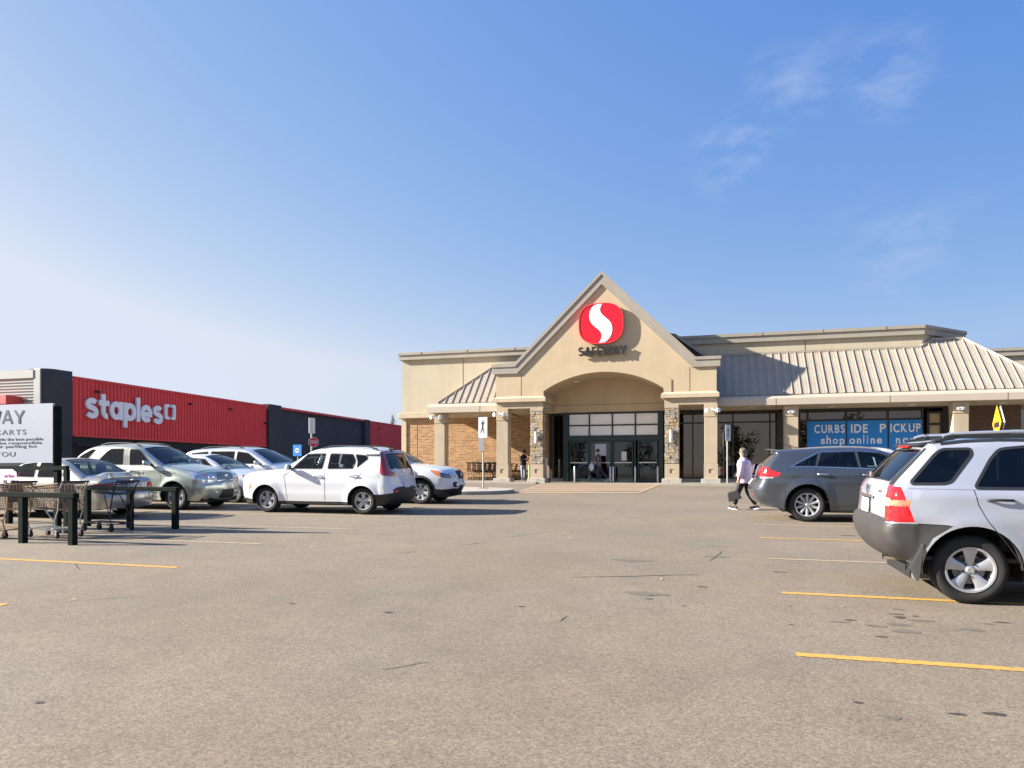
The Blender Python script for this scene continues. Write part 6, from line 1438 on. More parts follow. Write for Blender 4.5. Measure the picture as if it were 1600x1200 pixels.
# blue arrow sign, stop sign, behind the white hatchback
Yb = 30.0; x0, zt = onY(458, 695, Yb); x1, zb = onY(471, 712.5, Yb)
t = thing('parking_sign', 'small blue sign with an arrow in a white circle in front of the charcoal wall', 'sign', ((x0+x1)/2, Yb, G(x0, Yb)), world=True)
xc, zc = (x0+x1)/2, (zt+zb)/2; obj('pole', MB().tube((xc, Yb+.05, .8), (xc, Yb+.05, zt-.03), .03), M_POLE, t); obj('panel', MB().box(x0, x1, Yb-.01, Yb+.01, zb, zt), mat('sign_blue', (.02, .22, .60), .5), t)
obj('disc', MB().tube((xc, Yb-.011, zc), (xc, Yb-.016, zc), .115, n=24), M_SIGNW, t)
obj('arrow', MB().prism([(xc-.07, zc-.018), (xc+.01, zc-.018), (xc+.01, zc-.05), (xc+.08, zc), (xc+.01, zc+.05), (xc+.01, zc+.018), (xc-.07, zc+.018)], 'y', Yb-.019, Yb-.017), mat('arrow_brown', (.25, .10, .03), .6), t)
obj('text_line', MB().box(xc-.08, xc+.08, Yb-.013, Yb-.011, zt-.07, zt-.045), mat('sign_dark_blue', (.01, .08, .28), .5), t); obj('text_line', MB().box(xc-.07, xc+.07, Yb-.013, Yb-.011, zb+.03, zb+.055), mat('sign_dark_blue', (.01, .08, .28)), t)
Ys = 33.0; xs, zt = onY(487.5, 653, Ys); zb = onY(487.5, 677, Ys)[1]
t = thing('stop_sign', 'red stop sign on a grey pole beyond the white hatchback', 'stop sign', (xs, Ys, G(xs, Ys)), world=True)
obj('pole', MB().tube((xs-.03, Ys, .8), (xs-.03, Ys, zt-.05), .045), M_POLE, t)
obj('edge_on_panel', MB().add([(xs-.05, Ys-.2, zb), (xs+.06, Ys+.2, zb), (xs+.06, Ys+.2, zt), (xs-.05, Ys-.2, zt), (xs-.07, Ys-.19, zb), (xs+.04, Ys+.21, zb), (xs+.04, Ys+.21, zt), (xs-.07, Ys-.19, zt)], [(0,1,2,3),(4,7,6,5),(0,3,7,4),(1,5,6,2),(2,6,7,3),(0,4,5,1)]), M_SIGNW, t)
xo, zo = onY(491, 691, Ys); oc = [(.27*math.cos(R(22.5+45*k)), .27*math.sin(R(22.5+45*k))) for k in range(8)]
for nm, r_, m_, dy in (('octagon_edge', 1, M_SIGNW, 0), ('octagon', .92, mat('stop_red', (.60, .02, .03), .4), -.004)):
    o = obj(nm, MB().prism([(x*r_, z*r_) for x, z in oc], 'y', -.006+dy, .003+dy), m_, t); o.rotation_euler = (0, 0, R(38)); o.location = Vector((xo, Ys-.06, zo))-BASE[t.name]
me = text_mesh('STOP', 1, .002, .02); fit(me, .36, .16); o = obj('letters', me, M_SIGNW, t); o.rotation_euler = (R(90), 0, R(38)); q = Matrix.Rotation(R(38), 3, 'Z') @ Vector((0, -.013, 0)); o.location = Vector((xo, Ys-.06, zo))+q-BASE[t.name]
# yellow bump sign behind the silver SUV
Yw = 19.5; xw, zt = onY(1558, 634, Yw); zc = onY(1558, 661.5, Yw)[1]; hd = zt-zc
t = thing('warning_sign', 'yellow diamond bump warning sign above the silver SUV roof', 'road sign', (xw, Yw, G(xw, Yw)), 0)
gz_ = G(xw, Yw); e = sub(t, 'sign_panel'); e.location = (0, 0, zc-gz_); e.rotation_euler = (0, 0, R(-97))
obj('pole', MB().tube((.04, .05, 0), (.04, .05, zt-gz_-.1), .035), M_POLE, t)
obj('diamond', MB().prism([(-hd, 0), (0, -hd), (hd, 0), (0, hd)], 'y', -.01, 0), mat('warning_yellow', (.80, .42, .01), .45), e)
obj('backing', MB().prism([(-hd, 0), (0, -hd), (hd, 0), (0, hd)], 'y', .06, .075), M_SIGNW, e)
z0 = -.10
obj('bump_symbol', MB().prism([(-.25, z0), (.25, z0), (.25, z0+.18), (.2, z0+.10), (.12, z0+.17), (.06, z0+.10), (0, z0+.17), (-.08, z0+.10), (-.15, z0+.16), (-.2, z0+.10), (-.25, z0+.17)], 'y', -.0125, -.0105), M_BLACK, e)

# ------------------------------------------------------------------ guard posts by the doors
BL = ['steel guard post left of the leftmost door', 'steel guard post left of the middle doors', 'steel guard post close beside the person in the doorway', 'steel guard post right of the middle doors', 'steel guard post at the right end of the doors']
for k, px in enumerate((898, 953.5, 958, 992.4, 1027.6)):
    Yg = 36.2; x, z = onY(px, 729, Yg); t = thing('guard_post', BL[k], 'bollard', (x, Yg, ZS+.01), world=True, group='steel guard posts')
    obj('pipe', MB().lathe([(0, 0), (.05, 0), (.05, z-ZS-.04), (.035, z-ZS), (0, z-ZS)], (x, Yg, ZS+.01), n=12), M_STEEL, t, 40); obj('collar', MB().lathe([(.05, 0), (.07, 0), (.07, .02), (.05, .02)], (x, Yg, ZS+.01), n=12), M_STEEL, t, 40)
x, z = onY(853, 716, 35.6); t = thing('white_post', 'tall white post at the right side of the left stone pillar', 'bollard', (x, 35.6, ZS), world=True)
obj('post', MB().lathe([(0, 0), (.075, 0), (.075, z-ZS-.03), (.05, z-ZS), (0, z-ZS)], (x, 35.6, ZS+.02), n=14), M_WH, t, 40); obj('base', MB().cbox((x+.06, 35.6, ZS+.12), (.28, .28, .24)), M_DFR, t)
x, z = onY(827, 727, 36.4); t = thing('tan_post', 'short tan post behind the left stone pillar beside the man in jeans', 'bollard', (x, 36.4, ZS), world=True)
obj('post', MB().lathe([(0, 0), (.06, 0), (.06, z-ZS-.05), (.03, z-ZS), (0, z-ZS)], (x, 36.4, ZS+.03), n=12), mat('tan_post', (.55, .35, .16), .6), t, 40)

# ------------------------------------------------------------------ people
def skinned(name, verts, edges, radii, m, parent, root=0, levels=1):
    me = bpy.data.meshes.new(name); me.from_pydata([tuple(v) for v in verts], edges, [])
    o = bpy.data.objects.new(name, me); col.objects.link(o)
    s = o.modifiers.new('s', 'SKIN'); sv = me.skin_vertices[0].data
    for i, r in enumerate(radii): sv[i].radius = r if isinstance(r, (tuple, list)) else (r, r)
    for i in range(len(verts)): sv[i].use_root = (i == root)
    s.use_smooth_shade = True; s.branch_smoothing = .6
    b = o.modifiers.new('d', 'SUBSURF'); b.levels = levels
    dg = bpy.context.evaluated_depsgraph_get(); dg.update()
    out = bpy.data.meshes.new_from_object(o.evaluated_get(dg)); bpy.data.objects.remove(o)
    out.materials.clear()
    return obj(name, out, m, parent, 180)
M_SKIN = mat('skin', (.46, .27, .19), .55)
def person(label, loc, yaw, J, M, hair=None, scale=1.0, cap=False):
    t = thing('person', label, 'person', loc, yaw); t.scale = (scale,)*3
    V = []; E = []; Rr = []
    def v(p, r, par=None):
        V.append(Vector(p)); Rr.append(r); i = len(V)-1
        if par is not None: E.append((par, i))
        return i
    pel = v(J['pelvis'], (.13, .10)); ch = v(J['chest'], (.15, .11), pel); nk = v(J['neck'], .055, ch); hd = Vector(J['head'])
    h0 = v(hd+Vector((0, 0, -.04)), .07, nk); h1 = v(hd+Vector((.005, 0, .05)), (.085, .078), h0); v(hd+Vector((0, 0, .10)), .05, h1)
    for s in ('l', 'r'):
        sh = v(J['sh'+s], .055, ch); el = v(J['el'+s], .042, sh); wr = v(J['wr'+s], .028, el)
        f = (Vector(J['wr'+s])-Vector(J['el'+s])).normalized(); sd = f.cross(Vector((0, 1, 0))).normalized() if abs(f.y) < .9 else Vector((1, 0, 0))
        pm = v(Vector(J['wr'+s])+f*.07, (.034, .018), wr)
        for k, ln in enumerate((.062, .075, .07, .055)):
            b = v(Vector(J['wr'+s])+f*.10+sd*(k-1.5)*.019, .0085, pm); m_ = v(V[b]+f*ln*.5, .008, b); v(V[m_]+f*ln*.4+Vector((.012, 0, -.008)), .007, m_)
        th = v(Vector(J['wr'+s])+f*.05-sd*.042, .010, wr); v(V[th]+f*.04-sd*.01, .008, th)
        hp = v(J['hp'+s], .08, pel); kn = v(J['kn'+s], .055, hp); an = v(J['an'+s], .038, kn)
    skinned('body', V, E, Rr, M.get('skin', M_SKIN), t)
    # face
    fz = MB(); fx = Vector(J.get('face', (1, 0, 0))).normalized(); fy = Vector((-fx.y, fx.x, 0)); hc = hd+Vector((0, 0, .045))
    fz.ball(tuple(hc+fx*.088+Vector((0, 0, -.015))), (.016, .012, .022), 8, 6)
    for s in (-1, 1): fz.ball(tuple(hc+fy*s*.083+Vector((0, 0, -.005))), (.014, .008, .03), 8, 6)
    obj('nose_and_ears', fz, M.get('skin', M_SKIN), t, 180)
    ey = MB()
    for s in (-1, 1): ey.ball(tuple(hc+fx*.078+fy*s*.032+Vector((0, 0, .012))), (.009, .012, .008), 8, 6)
    ey.cbox(tuple(hc+fx*.083+Vector((0, 0, -.055))), (.01, .045, .009)); obj('eyes_and_mouth', ey, mat('eye_dark', (.05, .02, .02), .5), t)
    # jacket
    V, E, Rr = [], [], []
    k = M.get('bulk', 1.0)
    a = v(Vector(J['pelvis'])+Vector((0, 0, -M.get('hem', .04))), (.17*k, .14*k)); b = v(Vector(J['pelvis'])*.5+Vector(J['chest'])*.5, (.175*k, .14*k), a); c = v(Vector(J['chest'])+Vector((0, 0, .03)), (.165*k, .125*k), b); v(Vector(J['neck'])+Vector((0, 0, -.015)), .075, c)
    for s in ('l', 'r'):
        sh = v(J['sh'+s], .078*k, c); el = v(J['el'+s], .064*k, sh); v(Vector(J['wr'+s])*.93+Vector(J['el'+s])*.07, .048*k, el)
    skinned('jacket', V, E, Rr, M['jacket'], t)
    pv, cv, nv_ = Vector(J['pelvis']), Vector(J['chest']), Vector(J['neck']); hz = M.get('hem', .06); q = random.Random(3)
    rings = [(pv+Vector((0, 0, -hz)), .205, .155), (pv+Vector((0, 0, -hz+.03)), .215, .165), (pv+Vector((0, 0, .06)), .200, .150), ((pv+cv)/2+Vector((0, 0, .03)), .205, .150), (cv+Vector((0, 0, -.02)), .215, .150), (cv+Vector((0, 0, .08)), .200, .125), (nv_+Vector((0, 0, -.03)), .10, .085), (nv_+Vector((0, 0, .02)), .072, .070)]
    JB = MB(); n_ = 18; kk = M.get('torso', 1.0)
    for i, (c, a_, b_) in enumerate(rings):
        for j in range(n_):
            an_ = 2*math.pi*j/n_; w_ = 1+q.uniform(-.03, .03); JB.v.append((c.x+b_*kk*w_*math.cos(an_), c.y+a_*kk*w_*math.sin(an_), c.z+q.uniform(-.004, .004)))
    JB.f = [(i*n_+j, i*n_+(j+1) % n_, (i+1)*n_+(j+1) % n_, (i+1)*n_+j) for i in range(len(rings)-1) for j in range(n_)]+[tuple(range(n_))[::-1]]
    obj('jacket_body', JB, M['jacket'], t, 50)
    V, E, Rr = [], [], []
    a = v(Vector(J['pelvis'])+Vector((0, 0, -.05)), (.11, .09))
    for s in ('l', 'r'):
        hp = v(J['hp'+s], .098*M.get('legw', 1), a); kn = v(J['kn'+s], .072*M.get('legw', 1), hp); v(Vector(J['an'+s])+Vector((0, 0, .02)), .055*M.get('legw', 1), kn)
    skinned('trousers', V, E, Rr, M['trousers'], t)
    for s in ('l', 'r'):
        an = Vector(J['an'+s]); d = Vector(J.get('toe'+s, (1, 0, 0))).normalized(); sd = Vector((0, 1, 0))
        S = MB(); 
        for (o_, r_) in (((-.04), (.055, .045, .05)), ((.05), (.06, .045, .042)), ((.13), (.065, .048, .032))):
            S.ball(tuple(an+d*o_+Vector((0, 0, -.045))), r_, 10, 8)
        obj('shoe', S, M['shoe'], t, 180)
        so = MB(); q = [an+d*x+sd*y+Vector((0, 0, -.075)) for x, y in ((-.10, -.035), (.05, -.045), (.17, -.04), (.20, 0), (.17, .04), (.05, .045), (-.10, .035))]; n_ = len(q)
        so.add(q+[p+Vector((0, 0, -.022)) for p in q], [tuple(range(n_)), tuple(range(n_, 2*n_))[::-1]]+[(i, (i+1) % n_, n_+(i+1) % n_, n_+i) for i in range(n_)]); obj('shoe_sole', so, M.get('sole', M_WH), t)
    if hair:
        H = MB(); hh = hd+Vector((0, 0, .055))
        H.ball(tuple(hh-fx*.018+Vector((0, 0, .02))), (.098, .095, .095), 14, 10)
        if hair[1] > .3: H.ball(tuple(hh-fx*.045+Vector((0, 0, -.035))), (.075, .088, .10), 14, 10)
        if hair[1] > .3:
            for q in range(26): a = rnd.uniform(0, 6.28); e = rnd.uniform(-.5, 1.2); p = hh-fx*.02+Vector((.092*math.cos(a)*math.cos(e), .09*math.sin(a)*math.cos(e), .02+.09*math.sin(e))); 
            for q in range(40):
                a = rnd.uniform(0, 6.28); e = rnd.uniform(-.4, 1.3); dv = Vector((math.cos(a)*math.cos(e), math.sin(a)*math.cos(e), math.sin(e)))
                if dv.dot(fx) > .45 and e < .5: continue
                H.ball(tuple(hh-fx*.02+dv*.085+Vector((0, 0, .015))), (.03, .03, .026), 7, 5)
        obj('hair', H, hair[0], t, 180)
    if cap:
        Cp = MB(); hh = hd+Vector((0, 0, .075)); Cp.ball(tuple(hh), (.10, .095, .075), 14, 8); Cp.cbox(tuple(hh+fx*.11+Vector((0, 0, -.015))), (.09, .13, .015)); obj('cap', Cp, M_BLACK, t, 60)
    return t
# woman in the lavender jacket, walking away to the left; local +x = walking direction
wx, wy = unproj(1164, 796.5)
JW = dict(pelvis=(0, 0, .88), chest=(.03, 0, 1.24), neck=(.05, 0, 1.39), head=(.07, 0, 1.50), shl=(.02, .19, 1.32), ell=(-.02, .25, 1.06), wrl=(.05, .25, .84), shr=(.02, -.19, 1.32), elr=(-.05, -.24, 1.07), wrr=(.10, -.23, .88),
          hpl=(0, .10, .82), knl=(.16, .10, .47), anl=(.26, .09, .10), hpr=(0, -.10, .82), knr=(-.04, -.10, .46), anr=(-.27, -.10, .12), toel=(1, 0, .15), toer=(1, 0, -.12))
W_ = person('woman in a pale lavender jacket and black trousers walking past the dark grey car', (wx, wy, G(wx, wy)), R(148), JW,
  dict(jacket=mat('lavender_jacket', (.60, .49, .59), .65, noise=(3, .06), bump=(11, 1)), trousers=mat('black_trousers', (.012, .012, .013), .8), shoe=mat('dark_sneaker', (.06, .05, .06), .7), bulk=1.5, legw=1.15, hem=.16, torso=1.12), (mat('grey_blond_hair', (.15, .12, .085), .8, noise=(40, .5)), 1), .985)
HB = thing('handbag', 'black handbag hanging from the hand of the woman in lavender', 'handbag', (0, 0, 0), 0)
wm = Matrix.Translation(Vector((wx, wy, G(wx, wy)))) @ Matrix.Rotation(R(148), 4, 'Z')
hb = wm @ Vector((.17, .27, .50)); HB.location = hb-Vector((0, 0, .12)); HB.rotation_euler = (0, R(18), R(165))
obj('bag_body', MB().add([(-.17, -.06, -.13), (.17, -.06, -.13), (.17, .06, -.13), (-.17, .06, -.13), (-.14, -.035, .12), (.14, -.035, .12), (.14, .035, .12), (-.14, .035, .12)], [(0,3,2,1),(4,5,6,7),(0,1,5,4),(1,2,6,5),(2,3,7,6),(3,0,4,7)]), mat('black_leather', (.015, .015, .015), .35), HB, bevel=.02)
inv = (Matrix.Translation(HB.location) @ HB.rotation_euler.to_matrix().to_4x4()).inverted(); hand = inv @ (wm @ Vector((.08, .25, .74)))
st = MB()
for s in (-1, 1): st.path([(s*.12, 0, .11), (s*.11+(hand.x-s*.11)*.5, hand.y*.5, .11+(hand.z-.11)*.55), tuple(hand)], .008, 6)
obj('bag_strap', st, mat('strap_grey', (.12, .11, .10), .6), HB, 50)
# man in dark hoodie looking at his phone
mx_, mz_ = onY(817.5, 749, 38.0)
JM = dict(pelvis=(0, 0, .92), chest=(.01, 0, 1.30), neck=(.05, 0, 1.46), head=(.11, 0, 1.53), face=(1, 0, -.5), shl=(.0, .20, 1.38), ell=(.05, .25, 1.12), wrl=(.27, .10, 1.20), shr=(.0, -.20, 1.38), elr=(.05, -.25, 1.12), wrr=(.27, -.08, 1.18),
          hpl=(0, .10, .88), knl=(.03, .11, .49), anl=(0, .12, .10), hpr=(0, -.10, .88), knr=(.02, -.11, .49), anr=(.05, -.12, .10))
person('man in a black hoodie and jeans looking at his phone against the brick wall', (mx_, 38.0, 1.055), R(-28), JM, dict(jacket=mat('black_hoodie', (.018, .017, .018), .85), trousers=mat('light_jeans', (.20, .25, .34), .85, noise=(6, .2)), shoe=M_BLACK, sole=M_BLACK, bulk=1.15, legw=1.1), (mat('dark_hair', (.02, .012, .008), .7), 0), .97)
ph = thing('phone', 'phone held by the man in the black hoodie', 'phone', (mx_, 38.0, 1.055), R(-28)); obj('phone_body', MB().cbox((.39, 0, 1.21), (.012, .075, .14)), M_BLACK, ph)
# shopper walking out of the doors
px_, pz_ = onY(936, 752.5, 36.0)
JP = dict(pelvis=(0, 0, .93), chest=(.03, 0, 1.31), neck=(.05, 0, 1.47), head=(.08, 0, 1.57), shl=(.02, .19, 1.40), ell=(-.05, .22, 1.13), wrl=(.17, .16, 1.06), shr=(.02, -.19, 1.40), elr=(-.04, -.22, 1.13), wrr=(.18, -.14, 1.08),
          hpl=(0, .10, .89), knl=(.07, .10, .49), anl=(.02, .10, .10), hpr=(0, -.10, .89), knr=(-.14, -.10, .52), anr=(-.42, -.10, .20), toer=(1, 0, -.5))
def dots_mat():
    m = bpy.data.materials.new('patterned_jacket'); m.use_nodes = True; nt = m.node_tree; b = nt.nodes['Principled BSDF']; b.inputs['Roughness'].default_value = .8
    tc = nt.nodes.new('ShaderNodeTexCoord'); v = nt.nodes.new('ShaderNodeTexVoronoi'); v.inputs['Scale'].default_value = 13; r = nt.nodes.new('ShaderNodeValToRGB')
    r.color_ramp.elements[0].position = .30; r.color_ramp.elements[0].color = (.45, .38, .36, 1); r.color_ramp.elements[1].position = .42; r.color_ramp.elements[1].color = (.03, .03, .05, 1)
    nt.links.new(tc.outputs['Object'], v.inputs['Vector']); nt.links.new(v.outputs['Distance'], r.inputs[0]); nt.links.new(r.outputs[0], b.inputs['Base Color']); return m
person('shopper in a cap and patterned jacket walking left in front of the doors', (px_, 36.0, ZS+.012), R(176), JP, dict(jacket=dots_mat(), trousers=mat('navy_trousers', (.025, .03, .05), .8), shoe=mat('tan_shoe', (.35, .28, .18), .7), bulk=1.05, legw=1.05, torso=.9), (mat('dark_hair', (.02, .012, .008), .7), 0), .98, cap=True)
bg = thing('plastic_bag', 'white plastic shopping bag held by the shopper at the doors', 'bag', (px_-.36, 35.85, 1.75), 0); obj('bag_body', MB().ball((0, 0, 0), (.13, .09, .2), 12, 8), mat('bag_plastic', (.55, .58, .68), .4, bump=(14, 1)), bg, 60)

# ------------------------------------------------------------------ parked cars
def place_left_nose(sp, name, label, xwheel_front, y_near, **k):      # nose towards -x
    hw = max(p[1] for p in sp['prof']); ox = xwheel_front-sp['wheels'][0]; oy = y_near+hw
    return build_car(sp, name, label, k.pop('cat', 'car'), (ox, oy, G(ox, oy)), 0, 'parked cars')
def place_right_nose(sp, name, label, xwheel, which, y_near, **k):    # nose towards +x
    hw = max(p[1] for p in sp['prof']); ox = xwheel+sp['wheels'][which]; oy = y_near+hw
    return build_car(sp, name, label, k.pop('cat', 'car'), (ox, oy, G(ox, oy)), math.pi, 'parked cars')
soul = place_left_nose(SOUL, 'parked_car', 'boxy white hatchback with dark red tail frame, third row front, nose to the left', -10.9, 15.98)
sport = place_right_nose(SPORT, 'parked_suv', 'silver compact SUV with grey plastic bumper cut off at the right edge', 2.53, 1, 8.05, cat='suv')
venza = place_right_nose(VENZA, 'parked_car', 'dark grey crossover with ten spoke wheels between the woman and the silver SUV', 2.09, 1, 16.75)
sore = place_right_nose(SORE, 'parked_suv', 'white SUV with black lower bumper poking out behind the white hatchback', -8.23, 0, 19.7, cat='suv')
rend = place_right_nose(REND, 'parked_suv', 'sage silver SUV with slatted grille facing right behind the beige sedan', -13.67, 0, 15.96, cat='suv')
sx_, sy_ = unproj(105.6, 812)
sent = place_left_nose(SENT, 'parked_car', 'beige sedan with boot spoiler seen from behind beside the cart corral', sx_-2.535, sy_)
hx_, hy_ = unproj(362, 785.8)
hat = place_right_nose(HATCH, 'parked_car', 'white low hatchback between the sage SUV and the boxy white hatchback', hx_, 0, hy_)
van = place_right_nose(VAN, 'parked_van', 'pale blue grey minivan with dark windshield behind the white low hatchback', -14.5, 0, 21.7, cat='minivan')
SENT2 = dict(SENT); SENT2['paint'] = mat('pearl_paint', (.60, .57, .50), .3, .3, 1); SENT2['step'] = .08; del SENT2['plate']
c2 = place_left_nose(SENT2, 'parked_car', 'pearl sedan mostly hidden behind the boxy white hatchback windshield', -16.4, 24.9)
VEN2 = dict(VENZA); VEN2['paint'] = P_WHITE; VEN2['step'] = .08
c3 = place_right_nose(VEN2, 'parked_car', 'white car almost hidden behind the dark grey crossover', 2.98, 1, 19.6)
HT2 = dict(VAN); HT2['paint'] = P_BLACK; HT2['step'] = .09
ax_, az_ = onY(418, 722, 54.0)
c4 = place_right_nose(HT2, 'parked_van', 'dark minivan parked far off below the left charcoal pier', -33.0, 0, 51.0, cat='minivan')
SN3 = dict(SENT2); SN3['paint'] = P_DGREY
c5 = place_right_nose(SN3, 'parked_car', 'dark sedan parked far off in front of the charcoal wall', -33.2, 0, 57.5)

# ---- extra details of the near cars
def lbox(parent, name, c, d, m, bevel=None, rot=None):
    o = obj(name, MB().cbox((0, 0, 0), d), m, parent, bevel=bevel); o.location = c
    if rot: o.rotation_euler = rot
    return o
# silver SUV
P = sport.root; on = sport.on
lbox(P, 'spoiler', (3.83, 0, 1.61), (.12, 1.06, .025), M_BLACK, .012, (0, R(12), 0)); lbox(P, 'brake_light', (3.895, 0, 1.585), (.03, .40, .022), M_RED, .004)
lbox(P, 'chrome_strip', tuple(on('rear', 0, 1.035, .02)), (.02, .62, .03), M_CHROME, .006)
em = MB(); em.lathe([(.045, 0), (.055, .004), (.055, .01), (.04, .012)], (0, 0, 0), 'x', 24); em.lathe([(0, 0), (.03, .003), (.03, .006), (0, .008)], (0, 0, 0), 'x', 14); o = obj('round_badge', em, M_CHROME, P, 40); o.location = on('rear', 0, 1.10, .008)
lbox(P, 'badge', tuple(on('rear', .62, 1.10, .006)), (.008, .09, .025), M_CHROME); lbox(P, 'badge', tuple(on('rear', -.62, 1.10, .006)), (.008, .09, .025), M_CHROME)
lbox(P, 'plate_frame', tuple(on('rear', 0, .93, .006)), (.012, .34, .185), M_BLACK, .004)
wi = MB(); a = on('rear', .02, 1.215, .03); b = on('rear', -.42, 1.255, .04); wi.path([a, (a+b)/2+Vector((.012, 0, .03)), b], .009, 6); obj('rear_wiper', wi, M_BLACK, P); lbox(P, 'wiper_pivot', tuple(a), (.05, .07, .05), M_BLACK, .012)
lbox(P, 'notice_sticker', tuple(on('rear', -.55, 1.24, .006)), (.004, .16, .06), mat('sticker', (.22, .12, .10), .6))
ex = MB(); ex.lathe([(.030, 0), (.034, 0), (.034, .16), (.030, .16)], (0, 0, 0), 'x', 16); o = obj('exhaust_pipe', ex, M_CHROME, P, 40); o.location = (4.03, .42, .40)
for s in (-1, 1):
    zf = .22 if s > 0 else .40
    fl = MB(); fl.add([(3.90, s*.60, .60), (3.92, s*.92, .60), (4.02, s*.90, max(.36, zf)), (3.95, s*.88, zf), (3.93, s*.62, zf), (3.93, s*.60, .60), (3.95, s*.92, .60), (4.05, s*.90, max(.36, zf)), (3.98, s*.88, zf), (3.96, s*.62, zf)], [(0,1,2,3,4),(9,8,7,6,5),(0,5,6,1),(1,6,7,2),(2,7,8,3),(3,8,9,4),(4,9,5,0)]); obj('mud_flap', fl, mat('mudflap_grey', (.13, .125, .115), .6), P)
    rl = MB(); yy = abs(on('top', .9, 3.2).y); pts = [(4.0, s*(yy-.01), 1.63), (3.9, s*(yy-.01), 1.685), (3.78, s*(yy-.01), 1.70)]
    f = MB(); f.add([(3.80, s*(yy+.05), 1.575), (3.74, s*(yy+.045), 1.65), (3.55, s*(yy+.03), 1.70), (3.55, s*(yy+.03), 1.655), (3.74, s*(yy+.05), 1.625), (3.80, s*(yy-.02), 1.60), (3.74, s*(yy-.03), 1.665), (3.55, s*(yy-.04), 1.70), (3.55, s*(yy-.04), 1.66)], [(0,1,2,3,4),(5,8,7,6),(0,5,6,1),(1,6,7,2),(2,7,8,3)]); obj('rail_foot', f, M_BLACK, P)
    r = MB(); r.path([(3.66, s*yy, 1.69), (3.58, s*yy, 1.715), (3.0, s*yy, 1.735), (2.2, s*yy, 1.72), (1.9, s*yy, 1.69)], .019, 8); obj('roof_rail', r, mat('satin_silver', (.6, .6, .62), .3, .7), P, 50)
    lbox(P, 'rail_cover', (2.85, s*yy, 1.69), (1.4, .03, .05), M_BLACK, .005)
an = MB(); a = on('top', .0, 3.6, .01); an.path([a, a+Vector((.22, 0, .13))], [.006, .003], 6); obj('antenna', an, M_BLACK, P); 
# dark grey crossover
P = venza.root; on = venza.on
sp_ = MB(); y_ = .56
sp_.add([(4.30, -y_, 1.572), (4.54, -y_, 1.60), (4.54, y_, 1.60), (4.30, y_, 1.572), (4.30, -y_, 1.545), (4.52, -y_, 1.578), (4.52, y_, 1.578), (4.30, y_, 1.545)], [(0,3,2,1),(4,5,6,7),(0,1,5,4),(1,2,6,5),(2,3,7,6),(3,0,4,7)]); obj('spoiler', sp_, mat('grey_spoiler', (.30, .30, .30), .3, .3, 1), P, bevel=.01)
lbox(P, 'chrome_strip', tuple(on('rear', 0, .96, .015)), (.02, .95, .035), M_CHROME, .006)
an = MB(); a = on('top', .0, 4.0, .01); an.path([a, a+Vector((.26, 0, .20))], [.006, .003], 6); obj('antenna', an, M_BLACK, P)
for s in (-1, 1):
    fl = MB(); fl.box(4.225, 4.25, min(s*.62, s*.93), max(s*.62, s*.93), .24, .52); obj('mud_flap', fl, M_GREYPL, P)
    o = obj('exhaust_pipe', ex.mesh('exhaust_pipe'), M_CHROME, P, 40); o.location = (4.56, s*.55, .34)
    q = [on('rear', s*.74, .60, .004), on('rear', s*1.0, .60, .004), on('rear', s*1.0, .565, .004), on('rear', s*.76, .565, .004)]; tri_obj('reflector', [tuple(a) for a in q], [(0, 1, 2, 3)], M_RED, P, None)
# boxy white hatch
P = soul.root; on = soul.on
pn = [on('rear', -.60, 1.115, .012), on('rear', .60, 1.115, .012), on('rear', .62, 1.02, .012), on('rear', .36, .95, .012), on('rear', -.36, .95, .012), on('rear', -.62, 1.02, .012)]
tri_obj('tailgate_panel', [tuple(a) for a in pn], [(0, 1, 2, 3, 4, 5)], P_WHITE, P, None, fix=False)
lbox(P, 'badge', tuple(on('rear', 0, 1.04, .018)), (.006, .15, .04), M_CHROME)
for s in (-1, 1): q = [on('rear', s*.70, .60, .006), on('rear', s*.96, .58, .006), on('rear', s*.96, .545, .006), on('rear', s*.70, .555, .006)]; tri_obj('reflector', [tuple(a) for a in q], [(0, 1, 2, 3)], M_RED, P, None)
lbox(P, 'shark_fin', tuple(on('top', 0, 3.95, .03)), (.16, .04, .06), M_BLACK, .015)
# sage SUV: chrome slats, bumper bar, emblem, lamps
P = rend.root; on = rend.on
for k in range(21):
    e_ = -.50+k*.05; zt_ = .925-.04*abs(e_); zb_ = .765
    r = MB(); r.path([on('front', e_, zb_, .012), on('front', e_, (zb_+zt_)/2, .014), on('front', e_, zt_, .008)], .008, 5); obj('grille_slat', r, mat('pale_chrome', (.6, .62, .52), .25, .8), P, 60)
r = MB(); 
for e0 in np.linspace(-.56, .54, 12): r.tube(on('front', e0, .752, .015), on('front', e0+.1, .752, .015), .012, n=6)
obj('grille_trim', r, M_CHROME, P, 60)
o = obj('round_badge', em.mesh('round_badge'), M_CHROME, P, 40); o.location = on('front', 0, .85, .02); o.rotation_euler = (0, 0, math.pi)
for s in (-1, 1):
    for e_, zz, r_ in ((.72, .85, .055), (.92, .86, .05), (.60, .83, .03)):
        b = MB(); b.ball((0, 0, 0), (.03, r_, r_), 14, 8); o = obj('headlamp_bulb', b, M_LAMP, P, 60); o.location = on('front', s*e_, zz, .0)
    b = MB(); b.ball((0, 0, 0), (.03, .045, .035), 12, 8); o = obj('fog_lamp', b, M_LAMP, P, 60); o.location = on('front', s*.80, .47, .005)
    q = [on('front', s*.86, .93, .004), on('front', s*1.0, .955, .004), on('front', s*1.0, .915, .004), on('front', s*.86, .90, .004)]; tri_obj('turn_lamp', [tuple(a) for a in q], [(0, 1, 2, 3)], M_AMB, P, None)
an = MB(); a = on('top', .35, 2.2, .0); an.path([a, a+Vector((.03, 0, .12))], .004, 5); obj('antenna', an, M_BLACK, P)
